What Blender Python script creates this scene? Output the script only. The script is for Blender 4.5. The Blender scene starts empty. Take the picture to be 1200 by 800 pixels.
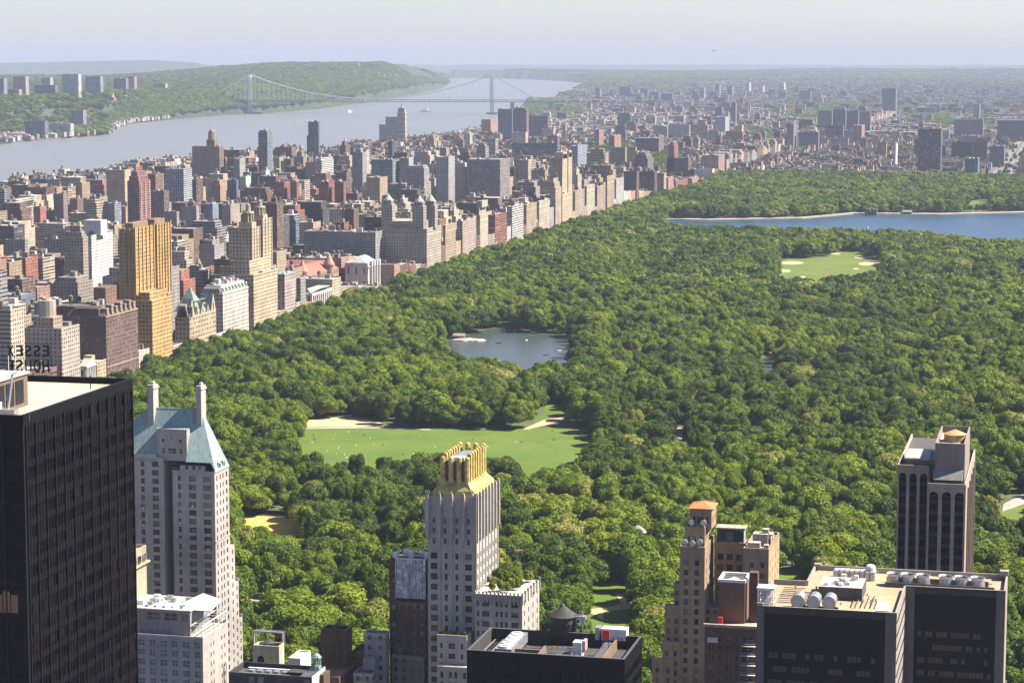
import bpy, math, random
import numpy as np
from mathutils import Vector

# ------------------------------------------------------------------ camera, world, sun, exposure
S = bpy.context.scene
COL = S.collection
F = 2750.0
CAMZ = 250.0
YAW = math.radians(13.5)
PITCH = math.radians(6.92)
SUN_AZ = math.radians(72)      # from grid north (+Y) towards +X
SUN_EL = math.radians(48)
HAZE_DENSITY = 3.8e-5
EXPOSURE = 1.52

cam = bpy.data.cameras.new("camera")
cam.sensor_width = 36
cam.lens = 36 * F / 1200
cam.clip_start = 5
cam.clip_end = 200000
camo = bpy.data.objects.new("camera", cam)
COL.objects.link(camo)
camo.location = (0, 0, CAMZ)
camo.rotation_euler = (math.pi / 2 - PITCH, 0, YAW)
S.camera = camo

world = bpy.data.worlds.new("World")
S.world = world
world.use_nodes = True
wn = world.node_tree
bg = wn.nodes["Background"]
sky = wn.nodes.new("ShaderNodeTexSky")
sky.sky_type = 'NISHITA'
sky.sun_disc = False
sky.sun_elevation = SUN_EL
sky.sun_rotation = SUN_AZ
sky.altitude = 100
sky.air_density = 0.8
sky.dust_density = 0.5
sky.ozone_density = 2.5
tint = wn.nodes.new("ShaderNodeMix"); tint.data_type = 'RGBA'; tint.blend_type = 'MULTIPLY'
tint.inputs[0].default_value = 1.0
tint.inputs[7].default_value = (1.16, 1.065, 1.175, 1)
wn.links.new(sky.outputs[0], tint.inputs[6])
wn.links.new(tint.outputs[2], bg.inputs[0])
bg.inputs[1].default_value = 0.05

sl = bpy.data.lights.new("sun", 'SUN')
sl.energy = 5.0
sl.angle = math.radians(0.53)
sl.color = (1.0, 0.91, 0.77)
so = bpy.data.objects.new("sun", sl)
COL.objects.link(so)
sdir = Vector((math.sin(SUN_AZ) * math.cos(SUN_EL), math.cos(SUN_AZ) * math.cos(SUN_EL), math.sin(SUN_EL)))
so.rotation_euler = sdir.to_track_quat('Z', 'Y').to_euler()
so.location = (300, 100, 600)

S.view_settings.view_transform = 'Standard'
S.view_settings.look = 'None'
S.view_settings.exposure = EXPOSURE
S.view_settings.gamma = 1
S.render.engine = 'CYCLES'
S.cycles.use_denoising = True
S.cycles.max_bounces = 5
S.cycles.diffuse_bounces = 2
S.cycles.glossy_bounces = 3
S.cycles.transmission_bounces = 2
S.cycles.volume_bounces = 0
S.cycles.adaptive_threshold = 0.012
S.cycles.transparent_max_bounces = 8
S.cycles.caustics_reflective = False
S.cycles.caustics_refractive = False

# ------------------------------------------------------------------ picture <-> place maths (pixels of a 1200x800 frame)
cy_, sy_, cp, sp = math.cos(YAW), math.sin(YAW), math.cos(PITCH), math.sin(PITCH)
FW = np.array([-sy_ * cp, cy_ * cp, -sp])
RT = np.array([cy_, sy_, 0.0])
UP = np.cross(RT, FW)
C0 = np.array([0, 0, CAMZ])


def ray(px, py):
    return FW + RT * (px - 600) / F + UP * (400 - py) / F


def onZ(px, py, z=0.0):
    d = ray(px, py)
    return C0 + d * ((z - CAMZ) / d[2])


def onY(px, py, Y):
    d = ray(px, py)
    return C0 + d * (Y / d[1])


def onX(px, py, X):
    d = ray(px, py)
    return C0 + d * (X / d[0])


def proj(x, y, z):
    """arrays or scalars -> px, py, depth"""
    dx, dy, dz = x, y, z - CAMZ
    w = dx * FW[0] + dy * FW[1] + dz * FW[2]
    u = dx * RT[0] + dy * RT[1]
    v = dx * UP[0] + dy * UP[1] + dz * UP[2]
    return 600 + F * u / w, 400 - F * v / w, w


def y_on_line(X, z, px, ya, yb):
    """Y where the line x=X, z=z passes pixel column px"""
    for _ in range(50):
        m = (ya + yb) / 2
        if proj(X, m, z)[0] < px:
            ya = m
        else:
            yb = m
    return (ya + yb) / 2


def inpoly(px, py, poly):
    px = np.atleast_1d(np.asarray(px, float)); py = np.atleast_1d(np.asarray(py, float))
    r = np.zeros(px.shape, bool)
    n = len(poly)
    for i in range(n):
        x1, y1 = poly[i]; x2, y2 = poly[(i + 1) % n]
        c = ((y1 > py) != (y2 > py))
        with np.errstate(divide='ignore', invalid='ignore'):
            xi = (x2 - x1) * (py - y1) / ((y2 - y1) if y2 != y1 else 1e-9) + x1
        r ^= c & (px < xi)
    return r


rnd = random.Random(11)
npr = np.random.RandomState(5)

# ------------------------------------------------------------------ materials
MATS = {}


def newmat(name):
    m = bpy.data.materials.new(name)
    m.use_nodes = True
    MATS[name] = m
    nt = m.node_tree
    b = nt.nodes["Principled BSDF"]
    return m, nt, b


def N(nt, t, **kw):
    n = nt.nodes.new(t)
    for k, v in kw.items():
        setattr(n, k, v)
    return n


def math_(nt, op, a, b=None, c=None):
    n = nt.nodes.new("ShaderNodeMath")
    n.operation = op
    for i, v in enumerate((a, b, c)):
        if v is None:
            continue
        if isinstance(v, (int, float)):
            n.inputs[i].default_value = v
        else:
            nt.links.new(v, n.inputs[i])
    return n.outputs[0]


def mixc(nt, fac, a, b, blend='MIX'):
    n = nt.nodes.new("ShaderNodeMix")
    n.data_type = 'RGBA'
    n.blend_type = blend
    for idx, v in ((0, fac), (6, a), (7, b)):
        if isinstance(v, (int, float)):
            n.inputs[idx].default_value = v
        elif isinstance(v, tuple):
            n.inputs[idx].default_value = (*v[:3], 1)
        else:
            nt.links.new(v, n.inputs[idx])
    return n.outputs[2]


def noise(nt, scale, detail=3, vec=None, rough=0.5):
    n = nt.nodes.new("ShaderNodeTexNoise")
    n.inputs["Scale"].default_value = scale
    n.inputs["Detail"].default_value = detail
    n.inputs["Roughness"].default_value = rough
    if vec is not None:
        nt.links.new(vec, n.inputs["Vector"])
    return n.outputs[0]


def ramp(nt, fac, stops):
    n = nt.nodes.new("ShaderNodeValToRGB")
    e = n.color_ramp.elements
    e[0].position, e[0].color = stops[0][0], (*stops[0][1], 1)
    e[1].position, e[1].color = stops[-1][0], (*stops[-1][1], 1)
    for p, c in stops[1:-1]:
        k = e.new(p)
        k.color = (*c, 1)
    nt.links.new(fac, n.inputs[0])
    return n.outputs[0]


def simple(name, col, rough=0.6, metal=0.0, nscale=0.0, namt=0.25, spec=0.5):
    m, nt, b = newmat(name)
    b.inputs["Roughness"].default_value = rough
    b.inputs["Metallic"].default_value = metal
    b.inputs["Specular IOR Level"].default_value = spec
    if nscale:
        g = N(nt, "ShaderNodeNewGeometry")
        f = noise(nt, nscale, 4, g.outputs["Position"])
        k = ramp(nt, f, [(0.3, (1 - namt,) * 3), (0.7, (1 + namt * 0.5,) * 3)])
        nt.links.new(mixc(nt, 1.0, col, k, 'MULTIPLY'), b.inputs["Base Color"])
    else:
        b.inputs["Base Color"].default_value = (*col, 1)
    return m


# one masonry material: wall colour and window grid come with the mesh (Col, Win attributes, UV in metres)
def facade_material():
    m, nt, b = newmat("masonry")
    uv = N(nt, "ShaderNodeUVMap", uv_map="UVMap")
    sx = N(nt, "ShaderNodeSeparateXYZ"); nt.links.new(uv.outputs[0], sx.inputs[0])
    col = N(nt, "ShaderNodeAttribute", attribute_name="Col")
    win = N(nt, "ShaderNodeAttribute", attribute_name="Win")
    ws = N(nt, "ShaderNodeSeparateColor"); nt.links.new(win.outputs["Color"], ws.inputs[0])
    geo = N(nt, "ShaderNodeNewGeometry")
    cu = math_(nt, 'DIVIDE', sx.outputs[0], math_(nt, 'MAXIMUM', ws.outputs[0], 0.01))
    cv = math_(nt, 'DIVIDE', sx.outputs[1], math_(nt, 'MAXIMUM', ws.outputs[1], 0.01))
    fu = math_(nt, 'ABSOLUTE', math_(nt, 'SUBTRACT', math_(nt, 'FRACT', cu), 0.5))
    fv = math_(nt, 'ABSOLUTE', math_(nt, 'SUBTRACT', math_(nt, 'FRACT', cv), 0.5))
    mu = math_(nt, 'LESS_THAN', fu, math_(nt, 'MULTIPLY', ws.outputs[2], 0.5))
    mv = math_(nt, 'LESS_THAN', fv, math_(nt, 'MULTIPLY', win.outputs["Alpha"], 0.5))
    mask = math_(nt, 'MULTIPLY', mu, mv)
    cell = N(nt, "ShaderNodeCombineXYZ")
    nt.links.new(math_(nt, 'FLOOR', cu), cell.inputs[0]); nt.links.new(math_(nt, 'FLOOR', cv), cell.inputs[1])
    cell.inputs[2].default_value = 3.3
    wnz = N(nt, "ShaderNodeTexWhiteNoise"); nt.links.new(cell.outputs[0], wnz.inputs[0])
    pane = ramp(nt, wnz.outputs[0], [(0.0, (0.012, 0.014, 0.018)), (0.55, (0.035, 0.04, 0.05)), (0.8, (0.09, 0.095, 0.10)), (1.0, (0.30, 0.28, 0.25))])
    n1 = noise(nt, 0.05, 4, geo.outputs["Position"])
    n2 = noise(nt, 0.9, 3, geo.outputs["Position"])
    k = ramp(nt, math_(nt, 'ADD', math_(nt, 'MULTIPLY', n1, 0.6), math_(nt, 'MULTIPLY', n2, 0.4)), [(0.3, (0.46,) * 3), (0.5, (0.68,) * 3), (0.7, (0.84,) * 3)])
    wall = mixc(nt, 1.0, col.outputs["Color"], k, 'MULTIPLY')
    # cornice, a shadow painted into the wall colour under it, and a string course every few storeys (only on walls with windows)
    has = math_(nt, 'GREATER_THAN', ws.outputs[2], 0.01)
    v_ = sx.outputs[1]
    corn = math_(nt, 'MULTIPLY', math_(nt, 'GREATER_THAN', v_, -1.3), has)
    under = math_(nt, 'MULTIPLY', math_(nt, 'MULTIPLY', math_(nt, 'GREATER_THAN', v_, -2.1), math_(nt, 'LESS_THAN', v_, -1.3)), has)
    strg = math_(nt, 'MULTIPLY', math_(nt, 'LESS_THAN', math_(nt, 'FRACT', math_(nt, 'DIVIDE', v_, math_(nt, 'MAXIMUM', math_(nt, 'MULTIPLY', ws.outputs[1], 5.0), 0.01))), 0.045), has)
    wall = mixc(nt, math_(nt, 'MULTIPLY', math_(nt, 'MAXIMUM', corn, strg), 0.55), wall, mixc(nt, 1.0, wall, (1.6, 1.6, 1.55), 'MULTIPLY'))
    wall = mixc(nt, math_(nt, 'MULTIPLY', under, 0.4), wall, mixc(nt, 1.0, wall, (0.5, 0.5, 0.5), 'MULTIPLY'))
    mpz = N(nt, "ShaderNodeMapping"); mpz.inputs["Scale"].default_value = (0.6, 0.6, 0.05); nt.links.new(geo.outputs["Position"], mpz.inputs[0])
    wall = mixc(nt, 1.0, wall, ramp(nt, noise(nt, 1.0, 4, mpz.outputs[0], 0.65), [(0.3, (0.82,) * 3), (0.7, (1.12,) * 3)]), 'MULTIPLY')
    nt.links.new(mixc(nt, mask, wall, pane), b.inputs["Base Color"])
    nt.links.new(math_(nt, 'SUBTRACT', 0.85, math_(nt, 'MULTIPLY', mask, 0.65)), b.inputs["Roughness"])
    bump = N(nt, "ShaderNodeBump"); bump.inputs["Strength"].default_value = 0.6; bump.inputs["Distance"].default_value = 0.25
    nt.links.new(math_(nt, 'SUBTRACT', 1.0, mask), bump.inputs["Height"])
    nt.links.new(bump.outputs[0], b.inputs["Normal"])
    return m


M_FAC = facade_material()


def glass_mat(name, lo, hi, rough=0.08, scale=1.0, spec=0.5):
    m, nt, b = newmat(name)
    oi = N(nt, "ShaderNodeObjectInfo")
    g = N(nt, "ShaderNodeNewGeometry")
    sn = N(nt, "ShaderNodeVectorMath", operation='SNAP')
    nt.links.new(g.outputs["Position"], sn.inputs[0]); sn.inputs[1].default_value = (2.3, 2.3, 3.3)
    w = N(nt, "ShaderNodeTexWhiteNoise"); nt.links.new(sn.outputs[0], w.inputs[0])
    r = math_(nt, 'FRACT', math_(nt, 'ADD', oi.outputs["Random"], w.outputs[0]))
    nt.links.new(ramp(nt, r, [(0.0, lo), (0.7, tuple((a + c) / 3 for a, c in zip(lo, hi))), (1.0, hi)]), b.inputs["Base Color"])
    b.inputs["Roughness"].default_value = rough
    b.inputs["Specular IOR Level"].default_value = spec
    bump = N(nt, "ShaderNodeBump"); bump.inputs["Strength"].default_value = 0.05
    nt.links.new(noise(nt, 0.7, 2, g.outputs["Position"]), bump.inputs["Height"])
    nt.links.new(bump.outputs[0], b.inputs["Normal"])
    return m


M_GLASS = glass_mat("window_glass", (0.012, 0.014, 0.018), (0.16, 0.16, 0.15))
M_GLASSB = glass_mat("bluish_window_glass", (0.03, 0.05, 0.06), (0.16, 0.22, 0.24))
M_BLKGLASS = glass_mat("black_curtain_glass", (0.001, 0.001, 0.002), (0.015, 0.012, 0.013), 0.10, spec=0.12)
M_CURTAIN = simple("window_blind", (0.07, 0.052, 0.045), 0.8, nscale=1.5)
M_FRAME = simple("window_frame_paint", (0.10, 0.10, 0.10), 0.5)
M_FRAMEW = simple("pale_window_frame_paint", (0.42, 0.42, 0.42), 0.5)
M_BLKMETAL = simple("black_anodised_metal", (0.005, 0.005, 0.0065), 0.5, 0.0, spec=0.12)
M_MULL = simple("mullion_metal", (0.016, 0.015, 0.02), 0.5, 0.0, spec=0.2)
M_GOLD = simple("gilded_terracotta", (0.50, 0.385, 0.12), 0.5, 0.1, nscale=0.6, namt=0.5)
M_METAL = simple("galvanised_metal", (0.42, 0.43, 0.44), 0.4, 0.6, nscale=1.0)
M_WHITE = simple("white_painted_metal", (0.72, 0.72, 0.70), 0.5, nscale=0.6, namt=0.15)
M_DARK = simple("dark_tarred_wood", (0.045, 0.04, 0.04), 0.8, nscale=1.5, namt=0.4)
M_RED = simple("red_painted_metal", (0.55, 0.03, 0.02), 0.5)
M_BLUE = simple("blue_painted_metal", (0.04, 0.10, 0.45), 0.5)
M_STEEL = simple("bridge_steel", (0.62, 0.63, 0.63), 0.6, 0.2, nscale=0.02)
M_DECK = simple("deck_steel", (0.17, 0.16, 0.20), 0.7, 0.0)
M_CABLE = simple("pale_cable", (0.75, 0.76, 0.76), 0.6)
M_TERRA = simple("orange_roof_tile", (0.56, 0.17, 0.06), 0.8, nscale=1.2, namt=0.35)
M_CAP = simple("ochre_tank_paint", (0.42, 0.27, 0.11), 0.7, nscale=0.5)
M_SAND = simple("infield_clay", (0.50, 0.345, 0.195), 0.95, nscale=0.15, namt=0.2)
M_OCHRE = simple("orange_clay", (0.70, 0.43, 0.10), 0.95, nscale=0.15, namt=0.15)
M_PATH = simple("path_paving", (0.34, 0.30, 0.27), 0.95, nscale=0.2)
M_TRUNK = simple("bark", (0.10, 0.075, 0.055), 0.95, nscale=1.5)


def copper():
    m, nt, b = newmat("verdigris_copper")
    g = N(nt, "ShaderNodeNewGeometry")
    s = N(nt, "ShaderNodeSeparateXYZ"); nt.links.new(g.outputs["Position"], s.inputs[0])
    seam = math_(nt, 'LESS_THAN', math_(nt, 'FRACT', math_(nt, 'DIVIDE', math_(nt, 'ADD', s.outputs[0], s.outputs[1]), 0.9)), 0.16)
    mp = N(nt, "ShaderNodeMapping"); mp.inputs["Scale"].default_value = (1.2, 1.2, 0.08)
    nt.links.new(g.outputs["Position"], mp.inputs[0])
    c = ramp(nt, noise(nt, 1.0, 5, mp.outputs[0]), [(0.3, (0.17, 0.235, 0.24)), (0.52, (0.23, 0.315, 0.31)), (0.75, (0.30, 0.385, 0.37))])
    nt.links.new(mixc(nt, math_(nt, 'MULTIPLY', seam, 0.4), c, (0.10, 0.20, 0.22)), b.inputs["Base Color"])
    b.inputs["Roughness"].default_value = 0.7
    bm = N(nt, "ShaderNodeBump"); bm.inputs["Strength"].default_value = 0.5; bm.inputs["Distance"].default_value = 0.1
    nt.links.new(seam, bm.inputs["Height"]); nt.links.new(bm.outputs[0], b.inputs["Normal"])
    return m


M_COPPER = copper()


def foliage(name, dark, mid, light):
    m, nt, b = newmat(name)
    g = N(nt, "ShaderNodeNewGeometry"); oi = N(nt, "ShaderNodeObjectInfo")
    n1 = noise(nt, 0.28, 3, g.outputs["Position"], 0.6)
    r = math_(nt, 'ADD', math_(nt, 'MULTIPLY', n1, 0.55), math_(nt, 'MULTIPLY', oi.outputs["Random"], 0.45))
    c = ramp(nt, r, [(0.25, dark), (0.5, mid), (0.8, light)])
    nt.links.new(c, b.inputs["Base Color"])
    b.inputs["Roughness"].default_value = 0.65
    b.inputs["Specular IOR Level"].default_value = 0.25
    tr = N(nt, "ShaderNodeBsdfTranslucent"); nt.links.new(mixc(nt, 1.0, c, (1.3, 1.35, 0.5), 'MULTIPLY'), tr.inputs[0])
    mx = N(nt, "ShaderNodeMixShader"); mx.inputs[0].default_value = 0.32
    nt.links.new(b.outputs[0], mx.inputs[1]); nt.links.new(tr.outputs[0], mx.inputs[2])
    out = nt.nodes["Material Output"]; nt.links.new(mx.outputs[0], out.inputs[0])
    return m


FOL = [
    foliage("deep_green_leaves", (0.038, 0.066, 0.004), (0.060, 0.098, 0.005), (0.086, 0.130, 0.006)),
    foliage("mid_green_leaves", (0.062, 0.104, 0.004), (0.094, 0.145, 0.006), (0.130, 0.182, 0.007)),
    foliage("bright_green_leaves", (0.098, 0.146, 0.005), (0.140, 0.192, 0.007), (0.190, 0.238, 0.010)),
    foliage("yellow_green_leaves", (0.15, 0.175, 0.02), (0.22, 0.235, 0.04), (0.29, 0.29, 0.08)),
]
FOLNAME = ["dark green", "mid green", "bright green", "pale yellow green"]


def grass(name, a, c, scale):
    m, nt, b = newmat(name)
    g = N(nt, "ShaderNodeNewGeometry")
    n1 = noise(nt, scale, 5, g.outputs["Position"], 0.65)
    base = ramp(nt, n1, [(0.3, a), (0.7, c)])
    n2 = noise(nt, 0.012, 6, g.outputs["Position"], 0.72)
    worn = ramp(nt, n2, [(0.52, (0, 0, 0)), (0.66, (1, 1, 1))])
    n3 = noise(nt, 0.9, 3, g.outputs["Position"], 0.6)
    base = mixc(nt, 1.0, base, ramp(nt, n3, [(0.3, (0.82,) * 3), (0.7, (1.15,) * 3)]), 'MULTIPLY')
    nt.links.new(mixc(nt, math_(nt, 'MULTIPLY', worn, 0.45), base, (c[0] * 1.5, c[1] * 1.05, c[2] * 2.4)), b.inputs["Base Color"])
    b.inputs["Roughness"].default_value = 0.95
    return m


M_LAWN = grass("mown_lawn", (0.050, 0.100, 0.002), (0.085, 0.140, 0.003), 0.035)
M_LAWN2 = grass("great_lawn_turf", (0.066, 0.108, 0.004), (0.096, 0.138, 0.008), 0.02)
M_FLOOR = grass("park_floor", (0.035, 0.055, 0.015), (0.085, 0.10, 0.035), 0.05)


def water(name, col, rough, scale):
    m, nt, b = newmat(name)
    g = N(nt, "ShaderNodeNewGeometry")
    n0 = noise(nt, 0.004, 3, g.outputs["Position"])
    nt.links.new(mixc(nt, n0, col, tuple(c * 1.35 for c in col)), b.inputs["Base Color"])
    b.inputs["Roughness"].default_value = rough
    b.inputs["IOR"].default_value = 1.33
    bump = N(nt, "ShaderNodeBump"); bump.inputs["Strength"].default_value = 1.0; bump.inputs["Distance"].default_value = 0.35
    nt.links.new(noise(nt, scale, 4, g.outputs["Position"], 0.7), bump.inputs["Height"])
    nt.links.new(bump.outputs[0], b.inputs["Normal"])
    return m


M_RIVER = water("river_water", (0.13, 0.135, 0.13), 0.35, 0.03)
M_LAKE = water("lake_water", (0.045, 0.06, 0.055), 0.22, 0.25)
M_RESV = water("reservoir_water", (0.02, 0.045, 0.08), 0.28, 0.15)


def land():
    m, nt, b = newmat("city_ground")
    g = N(nt, "ShaderNodeNewGeometry")
    s = N(nt, "ShaderNodeVectorMath", operation='LENGTH'); nt.links.new(g.outputs["Position"], s.inputs[0])
    n1 = noise(nt, 0.0016, 6, g.outputs["Position"], 0.7)
    n2 = noise(nt, 0.02, 4, g.outputs["Position"], 0.7)
    far = ramp(nt, n2, [(0.35, (0.016, 0.030, 0.008)), (0.62, (0.034, 0.055, 0.015)), (0.72, (0.10, 0.11, 0.08)), (0.85, (0.25, 0.24, 0.22))])
    city = ramp(nt, n1, [(0.35, (0.09, 0.085, 0.085)), (0.65, (0.14, 0.13, 0.125))])
    sp_ = N(nt, "ShaderNodeSeparateXYZ"); nt.links.new(g.outputs["Position"], sp_.inputs[0])
    t = N(nt, "ShaderNodeMapRange"); t.inputs["From Min"].default_value = 5500; t.inputs["From Max"].default_value = 9000
    nt.links.new(s.outputs["Value"], t.inputs[0])
    nt.links.new(mixc(nt, t.outputs[0], city, far), b.inputs["Base Color"])
    b.inputs["Roughness"].default_value = 0.95
    return m


M_LAND = land()

# ------------------------------------------------------------------ mesh helpers
NOWIN = (0.0, 0.0, 0.0, 0.0)


class MB:
    def __init__(self):
        self.v = []; self.f = []; self.uv = []; self.c = []; self.w = []; self.m = []; self.mats = []

    def mi(self, mat):
        mat = mat or M_FAC
        if mat not in self.mats:
            self.mats.append(mat)
        return self.mats.index(mat)

    def poly(self, pts, col=(0.4, 0.4, 0.4), win=None, mat=None, uv=None):
        i = len(self.v)
        self.v.extend([tuple(map(float, p)) for p in pts])
        self.f.append(tuple(range(i, i + len(pts))))
        if uv is None:
            uv = [(0, 0)] * len(pts)
        self.uv.extend(uv)
        self.c.append(col); self.w.append(win or NOWIN); self.m.append(self.mi(mat))

    def wall(self, x0, y0, x1, y1, z0, z1, col, win=None, mat=None, uoff=0.0):
        """vertical quad; seen from outside p0 is on the left"""
        L = math.hypot(x1 - x0, y1 - y0); H = z1 - z0
        if win and win[0] > 0 and L > 0:
            n = max(1, round(L / win[0])); wu = L / n
            win = (wu, win[1], win[2], win[3])
        self.poly([(x0, y0, z0), (x1, y1, z0), (x1, y1, z1), (x0, y0, z1)], col, win, mat,
                  [(uoff, -H), (uoff + L, -H), (uoff + L, 0), (uoff, 0)])

    def box(self, x0, x1, y0, y1, z0, z1, col, win=None, top=None, mat=None, bottom=False, parapet=0.0, wine=None):
        wine = win if wine is None else wine
        self.wall(x0, y0, x1, y0, z0, z1, col, win, mat)
        self.wall(x1, y0, x1, y1, z0, z1, col, wine, mat, 100)
        self.wall(x1, y1, x0, y1, z0, z1, col, win, mat, 200)
        self.wall(x0, y1, x0, y0, z0, z1, col, wine, mat, 300)
        top = top or col
        if parapet > 0 and x1 - x0 > 2 and y1 - y0 > 2:
            t = 0.4; zr = z1 - parapet
            a = [(x0, y0), (x1, y0), (x1, y1), (x0, y1)]; b = [(x0 + t, y0 + t), (x1 - t, y0 + t), (x1 - t, y1 - t), (x0 + t, y1 - t)]
            for i in range(4):
                j = (i + 1) % 4
                self.poly([(*a[i], z1), (*a[j], z1), (*b[j], z1), (*b[i], z1)], tuple(min(1, c * 1.15) for c in col), None, mat)
                self.poly([(*b[j], zr), (*b[i], zr), (*b[i], z1), (*b[j], z1)], col, None, mat)
            self.poly([(*p, zr) for p in b], top, None, mat)
        else:
            self.poly([(x0, y0, z1), (x1, y0, z1), (x1, y1, z1), (x0, y1, z1)], top, None, mat)
        if bottom:
            self.poly([(x0, y1, z0), (x1, y1, z0), (x1, y0, z0), (x0, y0, z0)], col, None, mat)

    def frustum(self, b, t, z0, z1, col, mat=None, cap=True, win=None):
        """b,t = (x0,x1,y0,y1)"""
        B = [(b[0], b[2], z0), (b[1], b[2], z0), (b[1], b[3], z0), (b[0], b[3], z0)]
        T = [(t[0], t[2], z1), (t[1], t[2], z1), (t[1], t[3], z1), (t[0], t[3], z1)]
        for i in range(4):
            j = (i + 1) % 4
            self.poly([B[i], B[j], T[j], T[i]], col, win, mat)
        if cap:
            self.poly(T, col, None, mat)

    def cyl(self, x, y, z0, z1, r0, r1=None, n=10, col=(0.4,) * 3, mat=None, cap=True, axis='z'):
        r1 = r0 if r1 is None else r1
        def P(a, r, h):
            if axis == 'z':
                return (x + r * math.cos(a), y + r * math.sin(a), h)
            if axis == 'y':   # x,y = centre x,z ; h along y
                return (x + r * math.cos(a), h, y + r * math.sin(a))
            return (h, x + r * math.cos(a), y + r * math.sin(a))
        A = [2 * math.pi * i / n for i in range(n)]
        for i in range(n):
            a, b = A[i], A[(i + 1) % n]
            if r1 < 1e-4:
                self.poly([P(a, r0, z0), P(b, r0, z0), P(a, 0, z1)], col, None, mat)
            else:
                self.poly([P(a, r0, z0), P(b, r0, z0), P(b, r1, z1), P(a, r1, z1)], col, None, mat)
        if cap and r1 > 1e-4:
            self.poly([P(a, r1, z1) for a in A], col, None, mat)

    def bar(self, p, q, t, col=(0.4,) * 3, mat=None, n=4):
        p = Vector(p); q = Vector(q); d = (q - p)
        if d.length < 1e-6:
            return
        d.normalize()
        a = d.cross(Vector((0, 0, 1)))
        if a.length < 1e-3:
            a = Vector((1, 0, 0))
        a.normalize(); b = d.cross(a)
        ring = [(a * math.cos(k) + b * math.sin(k)) * t for k in [math.pi / 4 + 2 * math.pi * i / n for i in range(n)]]
        for i in range(n):
            j = (i + 1) % n
            self.poly([p + ring[i], p + ring[j], q + ring[j], q + ring[i]], col, None, mat)
        self.poly([q + r for r in ring], col, None, mat)
        self.poly([p + r for r in reversed(ring)], col, None, mat)

    def dome(self, x, y, z, r, h, col, mat=None, n=10, m=4):
        for k in range(m):
            a0, a1 = math.pi / 2 * k / m, math.pi / 2 * (k + 1) / m
            self.cyl(x, y, z + h * math.sin(a0), z + h * math.sin(a1), r * math.cos(a0), max(0, r * math.cos(a1)) if k < m - 1 else 0, n, col, mat, False)

    def mesh(self, name):
        me = bpy.data.meshes.new(name)
        nv, nf = len(self.v), len(self.f)
        counts = np.array([len(f) for f in self.f], np.int32)
        tot = int(counts.sum()) if nf else 0
        me.vertices.add(nv); me.vertices.foreach_set("co", np.array(self.v, np.float32).ravel())
        me.loops.add(tot); me.loops.foreach_set("vertex_index", np.arange(tot, dtype=np.int32))
        me.polygons.add(nf)
        st = np.concatenate([[0], np.cumsum(counts)[:-1]]).astype(np.int32) if nf else np.zeros(0, np.int32)
        me.polygons.foreach_set("loop_start", st)
        me.polygons.foreach_set("loop_total", counts)
        me.polygons.foreach_set("material_index", np.array(self.m, np.int32))
        if any(m is M_FAC for m in self.mats):
            u = me.uv_layers.new(name="UVMap"); u.data.foreach_set("uv", np.array(self.uv, np.float32).ravel())
            a = me.attributes.new("Col", 'FLOAT_COLOR', 'CORNER')
            cc = np.repeat(np.array([(*c[:3], 1) for c in self.c], np.float32), counts, axis=0)
            a.data.foreach_set("color", cc.ravel())
            a = me.attributes.new("Win", 'FLOAT_COLOR', 'CORNER')
            a.data.foreach_set("color", np.repeat(np.array(self.w, np.float32), counts, axis=0).ravel())
        for m in self.mats:
            me.materials.append(m)
        me.update(calc_edges=True)
        return me

    def build(self, name, parent=None, label=None):
        if not self.f:
            return None
        o = bpy.data.objects.new(name, self.mesh(name))
        COL.objects.link(o)
        if parent is not None:
            attach(o, parent)
        if label:
            o['label'] = label
        return o


ORIG = {}


def attach(o, parent):
    o.parent = parent
    off = Vector(ORIG.get(parent.name, (0, 0, 0)))
    o.location = Vector(o.location) - off


def thing(name, label, cat, loc=(0, 0, 0), group=None):
    o = bpy.data.objects.new(name, None)
    o.empty_display_size = 1
    COL.objects.link(o)
    o.location = loc
    ORIG[o.name] = tuple(loc)
    o['label'] = label; o['category'] = cat
    if group:
        o['group'] = group
    return o


def subattach(o, parent):
    """child of a part: the part's own mesh sits in the thing's space"""
    o.parent = parent
    # parent part's local space equals world minus its thing offset (identity rotation, location = -offset)
    p = parent
    off = Vector((0, 0, 0))
    if p.parent is not None:
        off = Vector(ORIG.get(p.parent.name, (0, 0, 0))) + Vector(p.location)
    o.location = Vector(o.location) - off


def bsub(mb, name, part, label=None):
    if not mb.f:
        return None
    o = bpy.data.objects.new(name, mb.mesh(name)); COL.objects.link(o)
    subattach(o, part)
    if label: o['label'] = label
    return o


def tag(o, label=None, cat=None, group=None, kind=None):
    if label: o['label'] = label
    if cat: o['category'] = cat
    if group: o['group'] = group
    if kind: o['kind'] = kind
    return o


# window part meshes, shared
WM = {}


def window_mesh(w, h, style):
    """local: x right along the wall, -y outwards, z up; centre at origin"""
    key = (round(w, 2), round(h, 2), style)
    if key in WM:
        return WM[key]
    mb = MB(); add_window(mb, (0, 0, 0), (1, 0), w, h, style)
    WM[key] = mb.mesh("window")
    return WM[key]


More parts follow.
